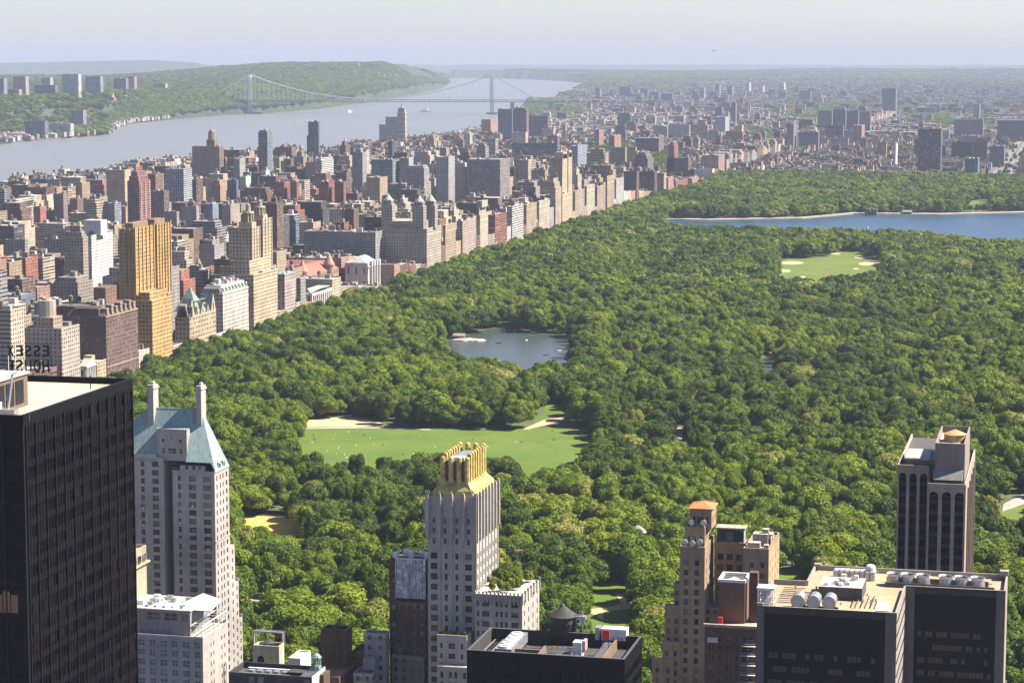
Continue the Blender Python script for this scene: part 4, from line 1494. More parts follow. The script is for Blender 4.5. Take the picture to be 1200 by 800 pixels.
# set-back top floor
tx1 = px2x(222.5, 720, Y + 3.5); zt4 = onY(222, 716, Y + 3.5)[2]
f2 = MB(); Wp = tx1 - X0
fac.grid(f2, (X0, Y + 3.5), (1, 0), Wp, Z - .9, zt4, GREY, [(Wp - 12.6, 4.6), (Wp - 6.6, 4.4), (Wp - 1.9, 2.3)], (4, 2.4, 2.2, 1), 'wg')
f2.wall(tx1, Y + 3.5, tx1, Y1 - 2, Z - .9, zt4, GREY); f2.wall(tx1, Y1 - 2, X0, Y1 - 2, Z - .9, zt4, GREY)
f2.build("penthouse", t4)
mb = MB(); mb.box(X0, tx1 + .5, Y + 3.0, Y1 - 1.5, zt4, zt4 + .35, WHITE, top=(0.6, 0.58, 0.54), bottom=True)
rf = mb.build("roof", t4)
mb = MB()
for k in range(15):
    x_ = tx1 - 1.5 - rnd.random() * 20; y_ = Y + 6 + rnd.random() * (Y1 - Y - 12)
    s_ = .6 + rnd.random() * 1.2
    mb.box(x_, x_ + s_ * 1.3, y_, y_ + s_, zt4 + .35, zt4 + .35 + s_ * .9, WHITE, mat=(M_METAL if k % 2 else M_WHITE))
for k in range(5):
    x_ = tx1 - 4 - k * 3
    mb.box(x_, x_ + .8, Y + 5, Y + 5.6, zt4 + .35, zt4 + .8, WHITE, mat=M_BLUE)
bsub(mb, "roof_equipment", rf)
mb = MB()  # white folded plate
xa_, xb_ = px2x(206, 712, Y + 8), px2x(249, 712, Y + 8)
mb.poly([(xa_, Y + 4.2, zt4 + .5), (xb_, Y + 6.5, zt4 - .2), (xb_ - .5, Y + 17, zt4 + 1.2), (xa_ + 6, Y + 17, zt4 + 2.9)], mat=M_WHITE)
mb.poly([(xa_ + 6, Y + 17, zt4 + 2.7), (xb_ - .5, Y + 17, zt4 + 1.0), (xb_, Y + 6.5, zt4 - .4), (xa_, Y + 4.2, zt4 + .3)], mat=M_WHITE)
mb.build("canopy", t4)
mb = MB()   # pergola along the east edge
for k in range(7):
    y_ = Y0 + .6 + (Y1 - Y0 - 1.2) * k / 6
    mb.bar((X1 - .4, y_, Z - .9), (X1 - .4, y_, Z + 3.3), .15, mat=M_WHITE)
    mb.bar((X1 - .4, y_, Z + 3.3), (X1 - 4.2, y_, Z + 3.3), .12, mat=M_WHITE)
mb.bar((X1 - .4, Y0 + .5, Z + 3.3), (X1 - .4, Y1 - .5, Z + 3.3), .18, mat=M_WHITE)
mb.bar((X1 - .4, Y0 + .5, Z + 1.1), (X1 - .4, Y1 - .5, Z + 1.1), .08, mat=M_WHITE)
mb.bar((X1 - 4.2, Y0 + .5, Z + 3.3), (X1 - 4.2, Y1 - .5, Z + 3.3), .15, mat=M_WHITE)
mb.build("pergola", t4)
fac.finish()

# ---- 5. sliver of a cream tower beside the black slab
Xr = onY(173, 660, 716)[0]
za = onX(173, 637, Xr)[2]
t5 = thing("stone_tower", "sliver of cream stone tower peeking out right beside the black slab", "tower", (Xr - 8, 700, 0))
mb = MB(); mb.box(Xr - 22, Xr, 690, 715, 0, za, (0.50, 0.44, 0.30), (3, 3.2, 0, 0), parapet=1.0); mb.build("wall", t5)
mb = MB(); mb.box(Xr - 22.5, Xr + 1.0, 689, 716, za - 5.8, za - 5.2, (0.52, 0.46, 0.33), bottom=True); mb.build("cornice", t5)
for k in range(6):
    mb = MB(); mb.box(Xr + .003, Xr + .25, 692 + k * 3.9, 694.5 + k * 3.9, za - 5.1, za - 2.6, TAR, mat=M_GLASS); mb.build("window", t5)
NEAR_BOXES = []

# ---- 6. charcoal block with roof pit, and its neighbours
Y = 640.0
X0, X1, Y0, Y1, Z = pxbox(268, 365, 380.5, 793, Y)
t6 = thing("charcoal_building", "low charcoal block with white side wall and sunken roof pit, bottom left centre", "office building", (X1, Y0, 0))
mb = MB(); mb.box(X0, X1, Y0, Y1, 0, Z, (0.05, 0.05, 0.06), (3, 3.6, .6, .5), TAR, parapet=1.8); mb.build("wall", t6)
mb = MB(); mb.box(X1 + .003, X1 + .2, Y0, Y1, 0, Z + .1, WHITE); mb.build("side_wall", t6)
mb = MB()
for k in range(7):
    mb.cyl(X0 + 5 + k * 2.6, Y0 + 6.5, Z - 1.8, Z - .6, 1.0, n=12, mat=M_METAL)
mb.bar((X0 + 3, Y0 + 9, Z - 1), (X1 - 5, Y0 + 9, Z - 1), .5, mat=M_WHITE)
mb.bar((X0 + 3, Y0 + 3.6, Z - 1), (X1 - 8, Y0 + 3.6, Z - 1), .3, mat=M_METAL)
mb.box(X1 - 9, X1 - 4, Y0 + 4, Y0 + 8, Z - 1.8, Z, GREY, mat=M_DARK)
for k in range(8):
    mb.bar((X1 - 4 + k * .4, Y0 + 1, Z - .4), (X1 - 4 + k * .4, Y1 - 1, Z - .4), .06, mat=M_METAL)
mb.build("roof_equipment", t6)

Y = 700.0
def small_tower(name, label, cat, x0, x1, x2, yt, Y, col, win, top=TAR, parapet=1.2, z0=0):
    a = pxbox(x0, x1, x2, yt, Y)
    t_ = thing(name, label, cat, (a[1], a[2], z0))
    mb = MB(); mb.box(a[0], a[1], a[2], a[3], z0, a[4], col, win, top, parapet=parapet); w = mb.build("wall", t_)
    return t_, a, w
t6b, a, w6 = small_tower("penthouse_tower", "small cream roof house with arched openings behind the charcoal roof", "roof tower", 297, 327, 333, 757, 700, (0.52, 0.46, 0.34), NOWIN, TAR, 1.5)
mb = MB()
for k, c in enumerate((.28, .68)):
    xc = a[0] + (a[1] - a[0]) * c; wd = 1.1
    mb.box(xc - wd, xc + wd, a[2] - .05, a[2] - .01, a[4] - 9, a[4] - 4.5, TAR, mat=(M_BLKMETAL if k == 0 else M_GOLD))
    mb.cyl(xc, a[4] - 4.5, a[2] - .05, a[2] - .012, wd, n=14, mat=(M_BLKMETAL if k == 0 else M_GOLD), axis='y')
mb.build("arched_opening", t6b)
mb = MB(); mb.box(a[0] - 3, a[1] + 12, a[2] - 1, a[3] + 4, 0, a[4] - 9.5, (0.42, 0.36, 0.26), top=WHITE); mb.build("lower_block", t6b)
water_tank(t6b, (a[0] + a[1]) / 2, (a[2] + a[3]) / 2, a[4] - 1.4, 1.9, 1.6, .2)
# pipe frame
mb = MB(); p = onY(298, 775, 712); q = onY(331, 741, 712)
for (u, v) in (((p[0], p[2]), (p[0], q[2])), ((p[0], q[2]), (q[0], q[2])), ((q[0], q[2]), (q[0], q[2] - 4))):
    mb.bar((u[0], 712, u[1]), (v[0], 712, v[1]), .35, PALE)
    mb.bar((u[0] , 714, u[1]), (v[0], 714, v[1]), .2, mat=M_METAL)
mb.bar((p[0], 712, p[2]), (p[0], 712, 0), .35, PALE)
fr_ = mb.build("pipe_frame", t6b)
t6c, a, w = small_tower("white_roof_house", "small white flat box right of the cream arched roof house", "roof house", 338, 352, 364, 771, 700, WHITE, NOWIN, WHITE, .6)
# copper cupola
p = onY(371, 783, 650); q = onY(371, 764, 650)
t6d = thing("copper_cupola", "little green copper cupola rising behind the charcoal roof", "cupola", (p[0], 650, 0))
mb = MB(); mb.box(p[0] - 3.2, p[0] + 3.2, 647, 653, 0, p[2] - 1, BROWN, top=TAR); mb.build("base", t6d)
mb = MB(); h = q[2] - p[2]
mb.cyl(p[0], 650, p[2] - 1, p[2] + h * .2, 1.5, n=8, mat=M_COPPER)
for k in range(8):
    a_ = k * math.pi / 4; mb.bar((p[0] + 1.1 * math.cos(a_), 650 + 1.1 * math.sin(a_), p[2] + h * .2), (p[0] + 1.1 * math.cos(a_), 650 + 1.1 * math.sin(a_), p[2] + h * .65), .18, mat=M_COPPER)
mb.cyl(p[0], 650, p[2] + h * .65, p[2] + h * .75, 1.6, n=8, mat=M_COPPER); mb.dome(p[0], 650, p[2] + h * .75, 1.2, h * .2, (0,) * 3, M_COPPER, 8); mb.bar((p[0], 650, p[2] + h * .9), (p[0], 650, q[2] + 1), .08, mat=M_COPPER)
mb.build("lantern", t6d)

# ---- 7. brown brick tower between the trees
Y = 745.0
a = pxbox(376, 405.5, 412.5, 738, Y)
t7 = thing("brick_tower", "brown brick tower with open top rising among trees left of the netted building", "apartment tower", (a[1], Y, 0))
mb = MB(); fac = Facade(t7)
W_ = a[1] - a[0]
fac.grid(mb, (a[0], Y), (1, 0), W_, 0, a[4], BROWN, [(W_ * .22, .9), (W_ * .5, .9), (W_ * .78, .9)], (9.0, 7.0, 8.0, 2), 'bc')
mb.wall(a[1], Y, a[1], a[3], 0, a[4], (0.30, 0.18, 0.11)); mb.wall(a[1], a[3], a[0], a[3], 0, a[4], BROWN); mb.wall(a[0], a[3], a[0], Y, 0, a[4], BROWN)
t_ = .6
b0 = [(a[0], Y), (a[1], Y), (a[1], a[3]), (a[0], a[3])]; b1 = [(a[0] + t_, Y + t_), (a[1] - t_, Y + t_), (a[1] - t_, a[3] - t_), (a[0] + t_, a[3] - t_)]
for i in range(4):
    j = (i + 1) % 4
    mb.poly([(*b0[i], a[4]), (*b0[j], a[4]), (*b1[j], a[4]), (*b1[i], a[4])], TAN)
    mb.poly([(*b1[j], a[4] - 3), (*b1[i], a[4] - 3), (*b1[i], a[4]), (*b1[j], a[4])], BROWN)
mb.poly([(*p, a[4] - 3) for p in b1], TAR)
mb.build("wall", t7)
mb = MB(); mb.box((a[0] + a[1]) / 2 - .2, (a[0] + a[1]) / 2 + 1.2, Y - .3, Y + 1, a[4] - 3, a[4] + .8, BROWN); mb.build("chimney", t7)
zl = pz_(778, 400)
mb = MB(); mb.box(px2x(378, 778), px2x(406, 778, Y - 8), Y - 16, Y - .2, 0, zl, (0.19, 0.10, 0.06), (3.2, 3.0, .3, .4), (0.32, 0.2, 0.12), parapet=1); mb.build("lower_block", t7)
mb = MB(); mb.box(a[1] + .05, px2x(430, 770), Y + 2, Y + 16, 0, pz_(768, 420), (0.12, 0.07, 0.05), (3.2, 3.0, .35, .45), TAR, parapet=1); mb.build("rear_wing", t7)
fac.finish()
# grey block
t7b, a, w = small_tower("grey_building", "plain grey block squeezed between trees and the netted brown building", "apartment building", 427, 452, 456, 742, 742, (0.33, 0.33, 0.36), (3.4, 3.4, .3, .5), TAR, 1)
mb = MB(); mb.box(a[0] - 1.5, a[0] + 5, a[2] - 8, a[2] - .1, 0, a[4] - 12, (0.33, 0.33, 0.36), (3, 3.4, .3, .5), GREY, parapet=.8)
mb.box(a[0] + .5, a[0] + 4.5, a[2] - 3.5, a[2] - .2, a[4] - 12, a[4] - 8, (0.36,) * 3); mb.build("lower_block", t7b)

# ---- 8. brown building with its top wrapped in white netting
Y = 760.0
a = pxbox(455, 500.5, 512, 655, Y)
t8 = thing("netted_building", "brown brick building with top floors wrapped in white scaffold netting", "apartment building", (a[1], Y, 0))
zn = pz_(700, 480)
mb = MB(); mb.box(a[0], a[1] + 2, Y + 1, a[3], 0, a[4] - .5, (0.11, 0.07, 0.05), (3.3, 3.1, .3, .5), TAR, parapet=.8)
mb.box(px2x(466, 700), a[1], Y - 2.2, Y + .99, 0, pz_(703, 480), (0.13, 0.08, 0.055), (2.6, 3.1, .3, .5), (0.3, 0.18, 0.1), parapet=.8)
mb.box(px2x(463, 770), a[1], Y - 4.2, Y - 2.21, 0, pz_(765, 480), (0.30, 0.27, 0.24), (2.6, 3.1, .35, .5), GREY)
mb.build("wall", t8)
m_net, nt, b = newmat("scaffold_netting")
g = N(nt, "ShaderNodeNewGeometry"); s_ = N(nt, "ShaderNodeSeparateXYZ"); nt.links.new(g.outputs["Position"], s_.inputs[0])
fx = math_(nt, 'LESS_THAN', math_(nt, 'FRACT', math_(nt, 'DIVIDE', s_.outputs[0], 2.3)), 0.10)
nz = noise(nt, 0.55, 5, g.outputs["Position"], 0.7)
nt.links.new(mixc(nt, fx, ramp(nt, nz, [(0.42, (0.30, 0.32, 0.38)), (0.52, (0.38, 0.40, 0.46)), (0.60, (0.72, 0.73, 0.76))]), (0.14, 0.15, 0.18)), b.inputs["Base Color"])
b.inputs["Roughness"].default_value = 0.7
mb = MB()
nx_ = 24; nzz = 16
xa_, xb_ = px2x(464, 680), a[1] - .3
for i in range(nx_):
    for j in range(nzz):
        def Q(i, j):
            x = xa_ + (xb_ - xa_) * i / nx_; z = zn + (a[4] - zn) * j / nzz
            return (x, Y - 1.0 - .25 * math.sin(i * 2.1 + j * .7) * math.sin(j * 1.3 + i), z)
        mb.poly([Q(i, j), Q(i + 1, j), Q(i + 1, j + 1), Q(i, j + 1)], mat=m_net)
mb.build("netting", t8)
mb = MB()
for k in range(5):
    x = a[0] + 1 + k * 2.8
    mb.box(x, x + 1.8, Y + 2 + (k % 2) * 3, Y + 4 + (k % 2) * 3, a[4] - .5, a[4] + 1.2 + (k % 3) * .5, WHITE, mat=M_WHITE)
mb.bar((xa_, Y - .9, a[4]), (xb_, Y - .9, a[4] + .05), .25, mat=M_WHITE)
mb.build("roof_equipment", t8)

# ---- 9. white tower with gilded crown
Y = 745.0
a = pxbox(501, 558, 583, 583, Y)
X0, X1, Y0, Y1, Z = a
t9 = thing("gilded_tower", "slender white stone tower with gilded crown of upright fins, centre foreground", "apartment tower", (X1, Y0, 0))
fac = Facade(t9); mb = MB()
W_ = X1 - X0; D_ = Y1 - Y0
TOWERSTONE = (0.50, 0.475, 0.43)  # white stone of the tower, one colour on every side
colsS = [(W_ * .13, .95), (W_ * .36, .95), (W_ * .60, .95), (W_ * .84, .95)]
colsB = [(W_ * .13, 2.3), (W_ * .38, 1.0), (W_ * .60, 1.0), (W_ * .84, 2.3)]
z1 = Z; z2 = pz_(645, 530); 
fac.grid(mb, (X0, Y0), (1, 0), W_, z2, z1, TOWERSTONE, colsS, (3.5, 1.9, 8.2, 4), 'bg')
fac.grid(mb, (X0, Y0), (1, 0), W_, 0, z2, TOWERSTONE, colsB, (3.55, 2.1, 1.9, 40), 'bg')
colsE = [(D_ * (k + .5) / 7, 1.2) for k in range(7)]
fac.grid(mb, (X1, Y0), (0, 1), D_, z2, z1, TOWERSTONE, colsE, (3.5, 1.9, 8.2, 4), 'bg')
fac.grid(mb, (X1, Y0), (0, 1), D_, 0, z2, TOWERSTONE, colsE, (3.55, 2.0, 1.9, 40), 'bg')
mb.wall(X1, Y1, X0, Y1, 0, Z, TOWERSTONE, (3.5, 3.5, .35, .5)); mb.wall(X0, Y1, X0, Y0, 0, Z, TOWERSTONE, (3.5, 3.5, .35, .5))
mb.poly([(X0, Y0, Z - .5), (X1, Y0, Z - .5), (X1, Y1, Z - .5), (X0, Y1, Z - .5)], TOWERSTONE)
mb.build("wall", t9)
# buttress piers
mb = MB()
zp0 = pz_(632, 530)
def pier(x, y, dx, dy, zb_, zt_):
    mb.box(x - dx, x + dx, y - dy, y + dy, zb_, zt_, TOWERSTONE)
    mb.frustum((x - dx, x + dx, y - dy, y + dy), (x - dx * .45, x + dx * .45, y - dy * .45, y + dy * .45), zt_, zt_ + 1.3, TOWERSTONE)
for k in range(5):
    x = X0 + W_ * (k / 4.0) * .985
    pier(x, Y0 - .35, .55, .55, zp0, Z + .2)
    pier(x, Y0 - .2, .9, .35, zp0 + 2, Z - 1.2)
for k in range(8):
    y = Y0 + D_ * k / 7.0
    pier(X1 + .3, y, .5, .5, zp0, Z + .2)
mb.build("buttresses", t9)
# faint continuous pilasters on the lower shaft
mb = MB()
for c in (.25, .49, .72):
    mb.box(X0 + W_ * c - .35, X0 + W_ * c + .35, Y0 - .25, Y0 - .003, 0, zp0, TOWERSTONE)
for k in range(8):
    y = Y0 + D_ * k / 7.0; mb.box(X1 + .003, X1 + .25, y - .35, y + .35, 0, zp0, TOWERSTONE)
mb.build("pilasters", t9)
# gilded roof
zu = onY(515, 565, Y + 3)[2]
ux0, ux1 = onY(519, 560, Y + 3.2)[0], onY(547.5, 560, Y + 3.2)[0]
uy0 = Y0 + 3.4; uy1 = Y1 - 4.0
mb = MB()
zm_ = Z + (zu - Z) * .40
mb.frustum((X0 + 1.0, X1 - .6, Y0 + .8, Y1 - .6), (X0 + 1.5, X1 - 1.2, Y0 + 1.4, Y1 - 1.2), Z - .5, zm_, (0,) * 3, M_GOLD, False)
mb.frustum((X0 + 1.5, X1 - 1.2, Y0 + 1.4, Y1 - 1.2), (ux0, ux1, uy0, uy1), zm_, zu + .6, (0,) * 3, M_GOLD, False)
roof9 = mb.build("roof", t9)
mb = MB()
for k in range(5):
    xb_ = X0 + 1.4 + (W_ - 2.6) * k / 4; xt = ux0 + (ux1 - ux0) * k / 4
    mb.bar((xb_, Y0 + 1.0, Z), (xt, uy0 - .1, zu + .8), .32, TOWERSTONE)
for k in range(8):
    yb = Y0 + 1 + (D_ - 2) * k / 7; yt = uy0 + (uy1 - uy0) * k / 7
    mb.bar((X1 - .9, yb, Z), (ux1 + .1, yt, zu + .8), .32, mat=M_GOLD)
bsub(mb, "rib", roof9)
zc9 = onY(540, 540, Y + 3)[2]
mb = MB(); mb.box(ux0 + .5, ux1 - .5, uy0 + .5, uy1 - .5, zu - .5, zc9, (0.24, 0.20, 0.17), top=(0.30, 0.3, 0.3), parapet=1.5); crown9 = mb.build("crown_drum", t9)
mb = MB()
ztop = onY(540, 537, Y + 3)[2]
zback = ztop + 1.2
for k in range(4):
    x = ux0 + (ux1 - ux0) * k / 3
    for yq, zq in ((uy0, ztop), (uy1, zback)):
        mb.cyl(x, yq, zu - 1, zq, .95, .9, 10, mat=M_GOLD)
        mb.dome(x, yq, zq, .9, .5, TOWERSTONE, M_GOLD, 10, 3)
for k in range(1, 7):
    y = uy0 + (uy1 - uy0) * k / 7
    for xq in (ux0, ux1):
        zq = ztop + 1.0
        mb.box(xq - .7, xq + .7, y - .8, y + .8, zu - 1, zq, (0,) * 3, mat=M_GOLD)
        mb.dome(xq, y, zq, .6, .5, TOWERSTONE, M_GOLD, 8, 3)
fin9 = mb.build("crown_fins", t9)
mb = MB(); mb.box(ux0 + 2, ux1 - 2, uy0 + 3, uy0 + 6, zc9 - 1.4, zc9 + .6, WHITE, mat=M_WHITE); mb.box(ux0 + 2, ux1 - 2.5, uy0 + 8, uy1 - 2, zc9 - 1.4, zc9 + .2, WHITE, mat=M_METAL); mb.build("roof_equipment", t9)
# east wing with roof garden
w = pxbox(557, 612, 632, 698, Y - 4)
zw = w[4]
fw = MB(); Ww = w[1] - w[0]
cw = [(Ww * .06, .9), (Ww * .22, 2.6), (Ww * .36, .0), (Ww * .46, .9), (Ww * .56, .9), (Ww * .66, .9), (Ww * .84, 2.4)]
cw = [c for c in cw if c[1] > 0]
fac.grid(fw, (w[0], w[2]), (1, 0), Ww, 0, zw, TOWERSTONE, cw, (3.45, 1.9, 3.2, 30), 'bg')
Dw = w[3] - w[2]
fac.grid(fw, (w[1], w[2]), (0, 1), Dw, 0, zw, TOWERSTONE, evenly(Dw, 4, 1.2), (3.45, 1.9, 3.2, 30), 'bg')
fw.wall(w[1], w[3], w[0], w[3], 0, zw, TOWERSTONE); fw.wall(w[0], w[3], w[0], w[2], 0, zw, TOWERSTONE)
for k in range(13):
    x = w[0] + Ww * k / 12; fw.box(x - .25, x + .25, w[2] - .35, w[2] + .3, zw - 3, zw + .9, TOWERSTONE)
for k in range(7):
    y = w[2] + Dw * k / 6; fw.box(w[1] - .3, w[1] + .35, y - .25, y + .25, zw - 3, zw + .9, TOWERSTONE)
fw.poly([(w[0], w[2], zw - .2), (w[1], w[2], zw - .2), (w[1], w[3], zw - .2), (w[0], w[3], zw - .2)], MEMB)
fw.build("wing", t9)


def shrub(mb_list, x, y, z, r, h, c):
    mb_list.append((x, y, z, r, h, c))


def garden(name, label, spots, ci=(1, 2, 2, 3)):
    """planted things on a roof: every plant a thing of its own"""
    out = []
    for n_, (x, y, z, r, h) in enumerate(spots):
        k = ci[n_ % len(ci)]
        o = thing("potted_shrub", label, "shrub", (x, y, z), name)
        st = MB(); st.bar((x, y, z), (x, y, z + h * .4), .08, mat=M_TRUNK); st.build("stem", o)
        c = bpy.data.objects.new("foliage", LOWC[(n_ % 3, k)]); COL.objects.link(c); c.parent = o
        c.location = (0, 0, h * .5); c.scale = (r, r, h * .55)
        out.append(o)
    return out


sp_ = []
for k in range(16):
    sp_.append((w[0] + 2 + (Ww - 4) * (k + .5) / 16, w[2] + 3 + (Dw - 6) * rnd.random(), zw - .2, 1.0 + rnd.random() * .9, 2.0 + 2.6 * rnd.random()))
roofplants = garden("shrubs of the roof garden beside the gilded tower", "", sp_)
for n_, o in enumerate(roofplants):
    o['label'] = "%s shrub from left in the long roof garden beside the gilded tower" % ("first second third fourth fifth sixth seventh eighth ninth tenth eleventh twelfth thirteenth fourteenth fifteenth sixteenth".split()[n_])
# small front block with planted top
w = pxbox(512, 547, 551, 748, Y - 9)
fw = MB(); Ww = w[1] - w[0]; zw = w[4]
fac.grid(fw, (w[0], w[2]), (1, 0), Ww, 0, zw, TOWERSTONE, [(Ww * .15, .8), (Ww * .5, 2.3), (Ww * .84, .8)], (3.45, 1.8, 2.8, 20), 'bg')
fw.wall(w[1], w[2], w[1], Y, 0, zw, TOWERSTONE); fw.wall(w[0], Y, w[0], w[2], 0, zw, TOWERSTONE); fw.poly([(w[0], w[2], zw - .02), (w[1], w[2], zw - .02), (w[1], Y, zw - .02), (w[0], Y, zw - .02)], MEMB)
fw.box(w[0], w[1], w[2], w[2] + .4, zw, zw + .9, TOWERSTONE); fw.box(w[1] - .4, w[1], w[2] + .4, Y, zw, zw + .9, TOWERSTONE)
fw.build("front_block", t9)
w2 = pxbox(512, 550, 553, 782, Y - 12)
fw = MB(); fac.grid(fw, (w2[0], w2[2]), (1, 0), w2[1] - w2[0], 0, w2[4], TOWERSTONE, [((w2[1] - w2[0]) * c, 1.0) for c in (.15, .42, .58, .85)], (3.45, 2.2, 2.8, 20), 'bg')
fw.wall(w2[1], w2[2], w2[1], w[2], 0, w2[4], TOWERSTONE); fw.wall(w2[0], w[2], w2[0], w2[2], 0, w2[4], TOWERSTONE); fw.poly([(w2[0], w2[2], w2[4]), (w2[1], w2[2], w2[4]), (w2[1], w[2], w2[4]), (w2[0], w[2], w2[4])], PALE)
fw.build("front_block", t9)
sp2 = [(w[0] + 1 + (Ww - 2) * k / 7, w[2] + 1.5, zw, .8, 1.6 + .6 * (k % 2)) for k in range(8)]
pl2 = garden("shrubs on the small terrace left of the charcoal-roofed foreground tower", "", sp2)
for n_, o in enumerate(pl2):
    o['label'] = "%s bright shrub from the left on the small terrace below the gilded tower" % ("first second third fourth fifth sixth seventh eighth".split()[n_])
fac.finish()

# ---- 10. black tower with the conical water tank
Y = 560.0
a = pxbox(547, 732, 752.5, 772, Y)
X0, X1, Y0, Y1, Z = a
t10 = thing("black_office_tower", "black tower with dark cluttered roof, in front of the gilded tower's wing", "office tower", (X1, Y0, 0))
fac = Facade(t10); mb = MB(); W_ = X1 - X0; D_ = Y1 - Y0
n_ = 22
fac.grid(mb, (X0, Y0), (1, 0), W_, 40, Z, (.02,) * 3, evenly(W_, n_, W_ / n_ - .35), (3.8, 2.3, 5.2, 6), 'kk', depth=.15, mat=M_BLKMETAL)
fac.grid(mb, (X1, Y0), (0, 1), D_, 40, Z, (.02,) * 3, evenly(D_, 12, D_ / 12 - .35), (3.8, 2.3, 5.2, 6), 'kk', depth=.15, mat=M_BLKMETAL)
mb.box(X0, X1, Y0, Y1, 0, 40, (.02,) * 3, mat=M_BLKMETAL)
mb.wall(X1, Y1, X0, Y1, 40, Z, (.02,) * 3, mat=M_BLKMETAL); mb.wall(X0, Y1, X0, Y0, 40, Z, (.02,) * 3, mat=M_BLKMETAL)
DKP = (0.05, 0.048, 0.05)
t = .7
for (p0, p1, p2, p3) in ((X0, X1, Y0, Y0 + t), (X0, X1, Y1 - t, Y1), (X1 - t, X1, Y0 + t, Y1 - t), (X0, X0 + t, Y0 + t, Y1 - t)):
    mb.poly([(p0, p2, Z), (p1, p2, Z), (p1, p3, Z), (p0, p3, Z)], (.10, .10, .105))
for (p0, p1, p2, p3) in ((X0 + t, Y0 + t, X1 - t, Y0 + t), (X1 - t, Y0 + t, X1 - t, Y1 - t), (X1 - t, Y1 - t, X0 + t, Y1 - t), (X0 + t, Y1 - t, X0 + t, Y0 + t)):
    mb.wall(p2, p3, p0, p1, Z - 3.4, Z, DKP)
mb.build("wall", t10)
mb = MB(); mb.poly([(X0 + t, Y0 + t, Z - 3.4), (X1 - t, Y0 + t, Z - 3.4), (X1 - t, Y1 - t, Z - 3.4), (X0 + t, Y1 - t, Z - 3.4)], (.085, .075, .07)); r10 = mb.build("roof", t10)
zr = Z - 3.4
fx_ = lambda px, py, z=zr: onZ(px, py, z)
mb = MB()
p = fx_(656, 768)
xs0 = onY(690, 765, Y0)[0]; mb.box(xs0, X1 - 6.5, Y0 + 1.5, Y1 - 3, zr, zr + 2.0, (.10, .09, .09), top=(.11, .10, .10)); bsub(mb, "raised_deck", r10)
mb = MB(); mb.box(X1 - 6.4, X1 - 6.0, Y0 + 2, Y1 - 3, zr, zr + 2.9, (.26, .17, .12)); bsub(mb, "brown_screen_wall", r10)
mb = MB()
xb_ = onY(640, 765, Y0)[0]
mb.box(xb_ - 12, xb_ - 3.0, Y0 + 7, Y0 + 7.4, zr, zr + 2.6, (.26, .17, .12)); mb.box(xb_ - 3.0, xb_ - 2.6, Y0 + 3, Y0 + 12, zr, zr + 2.6, (.26, .17, .12)); bsub(mb, "brown_screen_wall", r10)
mb = MB()
for k in range(7):
    mb.bar((X0 + 2 + k * .7, Y0 + 1.5, zr + .8 + .15 * (k % 2)), (X0 + 2 + k * .7, Y1 - 2, zr + .8), .16, mat=(M_BLKMETAL if k % 3 else M_METAL))
for k in range(8):
    mb.bar((X0 + 15 + k * 1.4, Y1 - 5, zr), (X0 + 15 + k * 1.4, Y1 - 5, zr + 3), .1, mat=M_BLKMETAL)
mb.bar((X0 + 14, Y1 - 5, zr + 3), (X0 + 28, Y1 - 5, zr + 3), .14, mat=M_BLKMETAL)
for k in range(10):
    mb.bar((X0 + 30 + k * 1.1, Y1 - 1.5, zr), (X0 + 30 + k * 1.1, Y1 - 1.5, zr + 3.2), .1, mat=M_BLKMETAL)
bsub(mb, "pipes", r10)
mb = MB()
for k in range(18):
    x_ = X0 + 18 + rnd.random() * (X1 - X0 - 34); y_ = Y0 + 3 + rnd.random() * (Y1 - Y0 - 8); s_ = .5 + rnd.random() * 1.1
    if k % 3: mb.box(x_, x_ + s_ * 1.4, y_, y_ + s_, zr + 2.0 if x_ > xs0 else zr, (zr + 2.0 if x_ > xs0 else zr) + s_ * .8, GREY, mat=M_METAL if k % 2 else M_DARK)
    else: mb.bar((x_, y_, zr + 2.3), (x_ + 6, y_, zr + 2.3), .13, mat=M_METAL)
bsub(mb, "roof_fittings", r10)
# cooling unit with four fans
c0 = fx_(584, 752, zr + 2); 
ux = X0 + 6.6
mb = MB(); mb.box(ux, ux + 4.2, Y0 + 3.2, Y1 - 2.6, zr + .8, zr + 3.3, (.3, .33, .36), mat=M_METAL)
for k in range(6):
    for s_ in (0, 4.2): mb.bar((ux + s_, Y0 + 3.6 + k * 3, zr), (ux + s_, Y0 + 3.6 + k * 3, zr + .8), .12, mat=M_BLKMETAL)
cu_ = mb.build("cooling_unit"); 
mb = MB()
for k in range(5):
    yk = Y0 + 5.0 + k * (Y1 - Y0 - 8.6) / 4.6
    mb.cyl(ux + 2.1, yk, zr + 3.3, zr + 3.85, 1.45, n=18, mat=M_WHITE); mb.cyl(ux + 2.1, yk, zr + 3.85, zr + 3.88, 1.0, n=14, mat=M_METAL)
bsub(mb, "fan", cu_); tag(cu_, "long pale cooling unit with a row of round fans on the black roof", "cooling unit")
# conical water tank
p = onZ(660, 752, zr)
tk = thing("water_tank", "big dark round water tank with conical lid on the black roof", "water tank", (p[0], p[1], zr))
wt = MB(); R_t = 3.45
wt.cyl(p[0], p[1], zr, zr + .8, R_t * 1.12, n=22, mat=M_BLKMETAL); wt.cyl(p[0], p[1], zr + 5.6, zr + 7.2, R_t * .97, R_t * .97, 22, mat=M_DARK)
wt.cyl(p[0], p[1], zr + .8, zr + 5.6, R_t, R_t * .97, 22, mat=M_DARK)
for k in range(7): wt.cyl(p[0], p[1], zr + 1.1 + k * .68, zr + 1.2 + k * .68, R_t * 1.015, n=22, mat=M_BLKMETAL)
wt.build("tank", tk)
wt = MB(); wt.cyl(p[0], p[1], zr + 7.2, zr + 9.8, R_t * 1.1, .3, 22, mat=M_DARK); wt.cyl(p[0], p[1], zr + 9.8, zr + 10.2, .35, n=8, mat=M_METAL); wt.build("lid", tk)
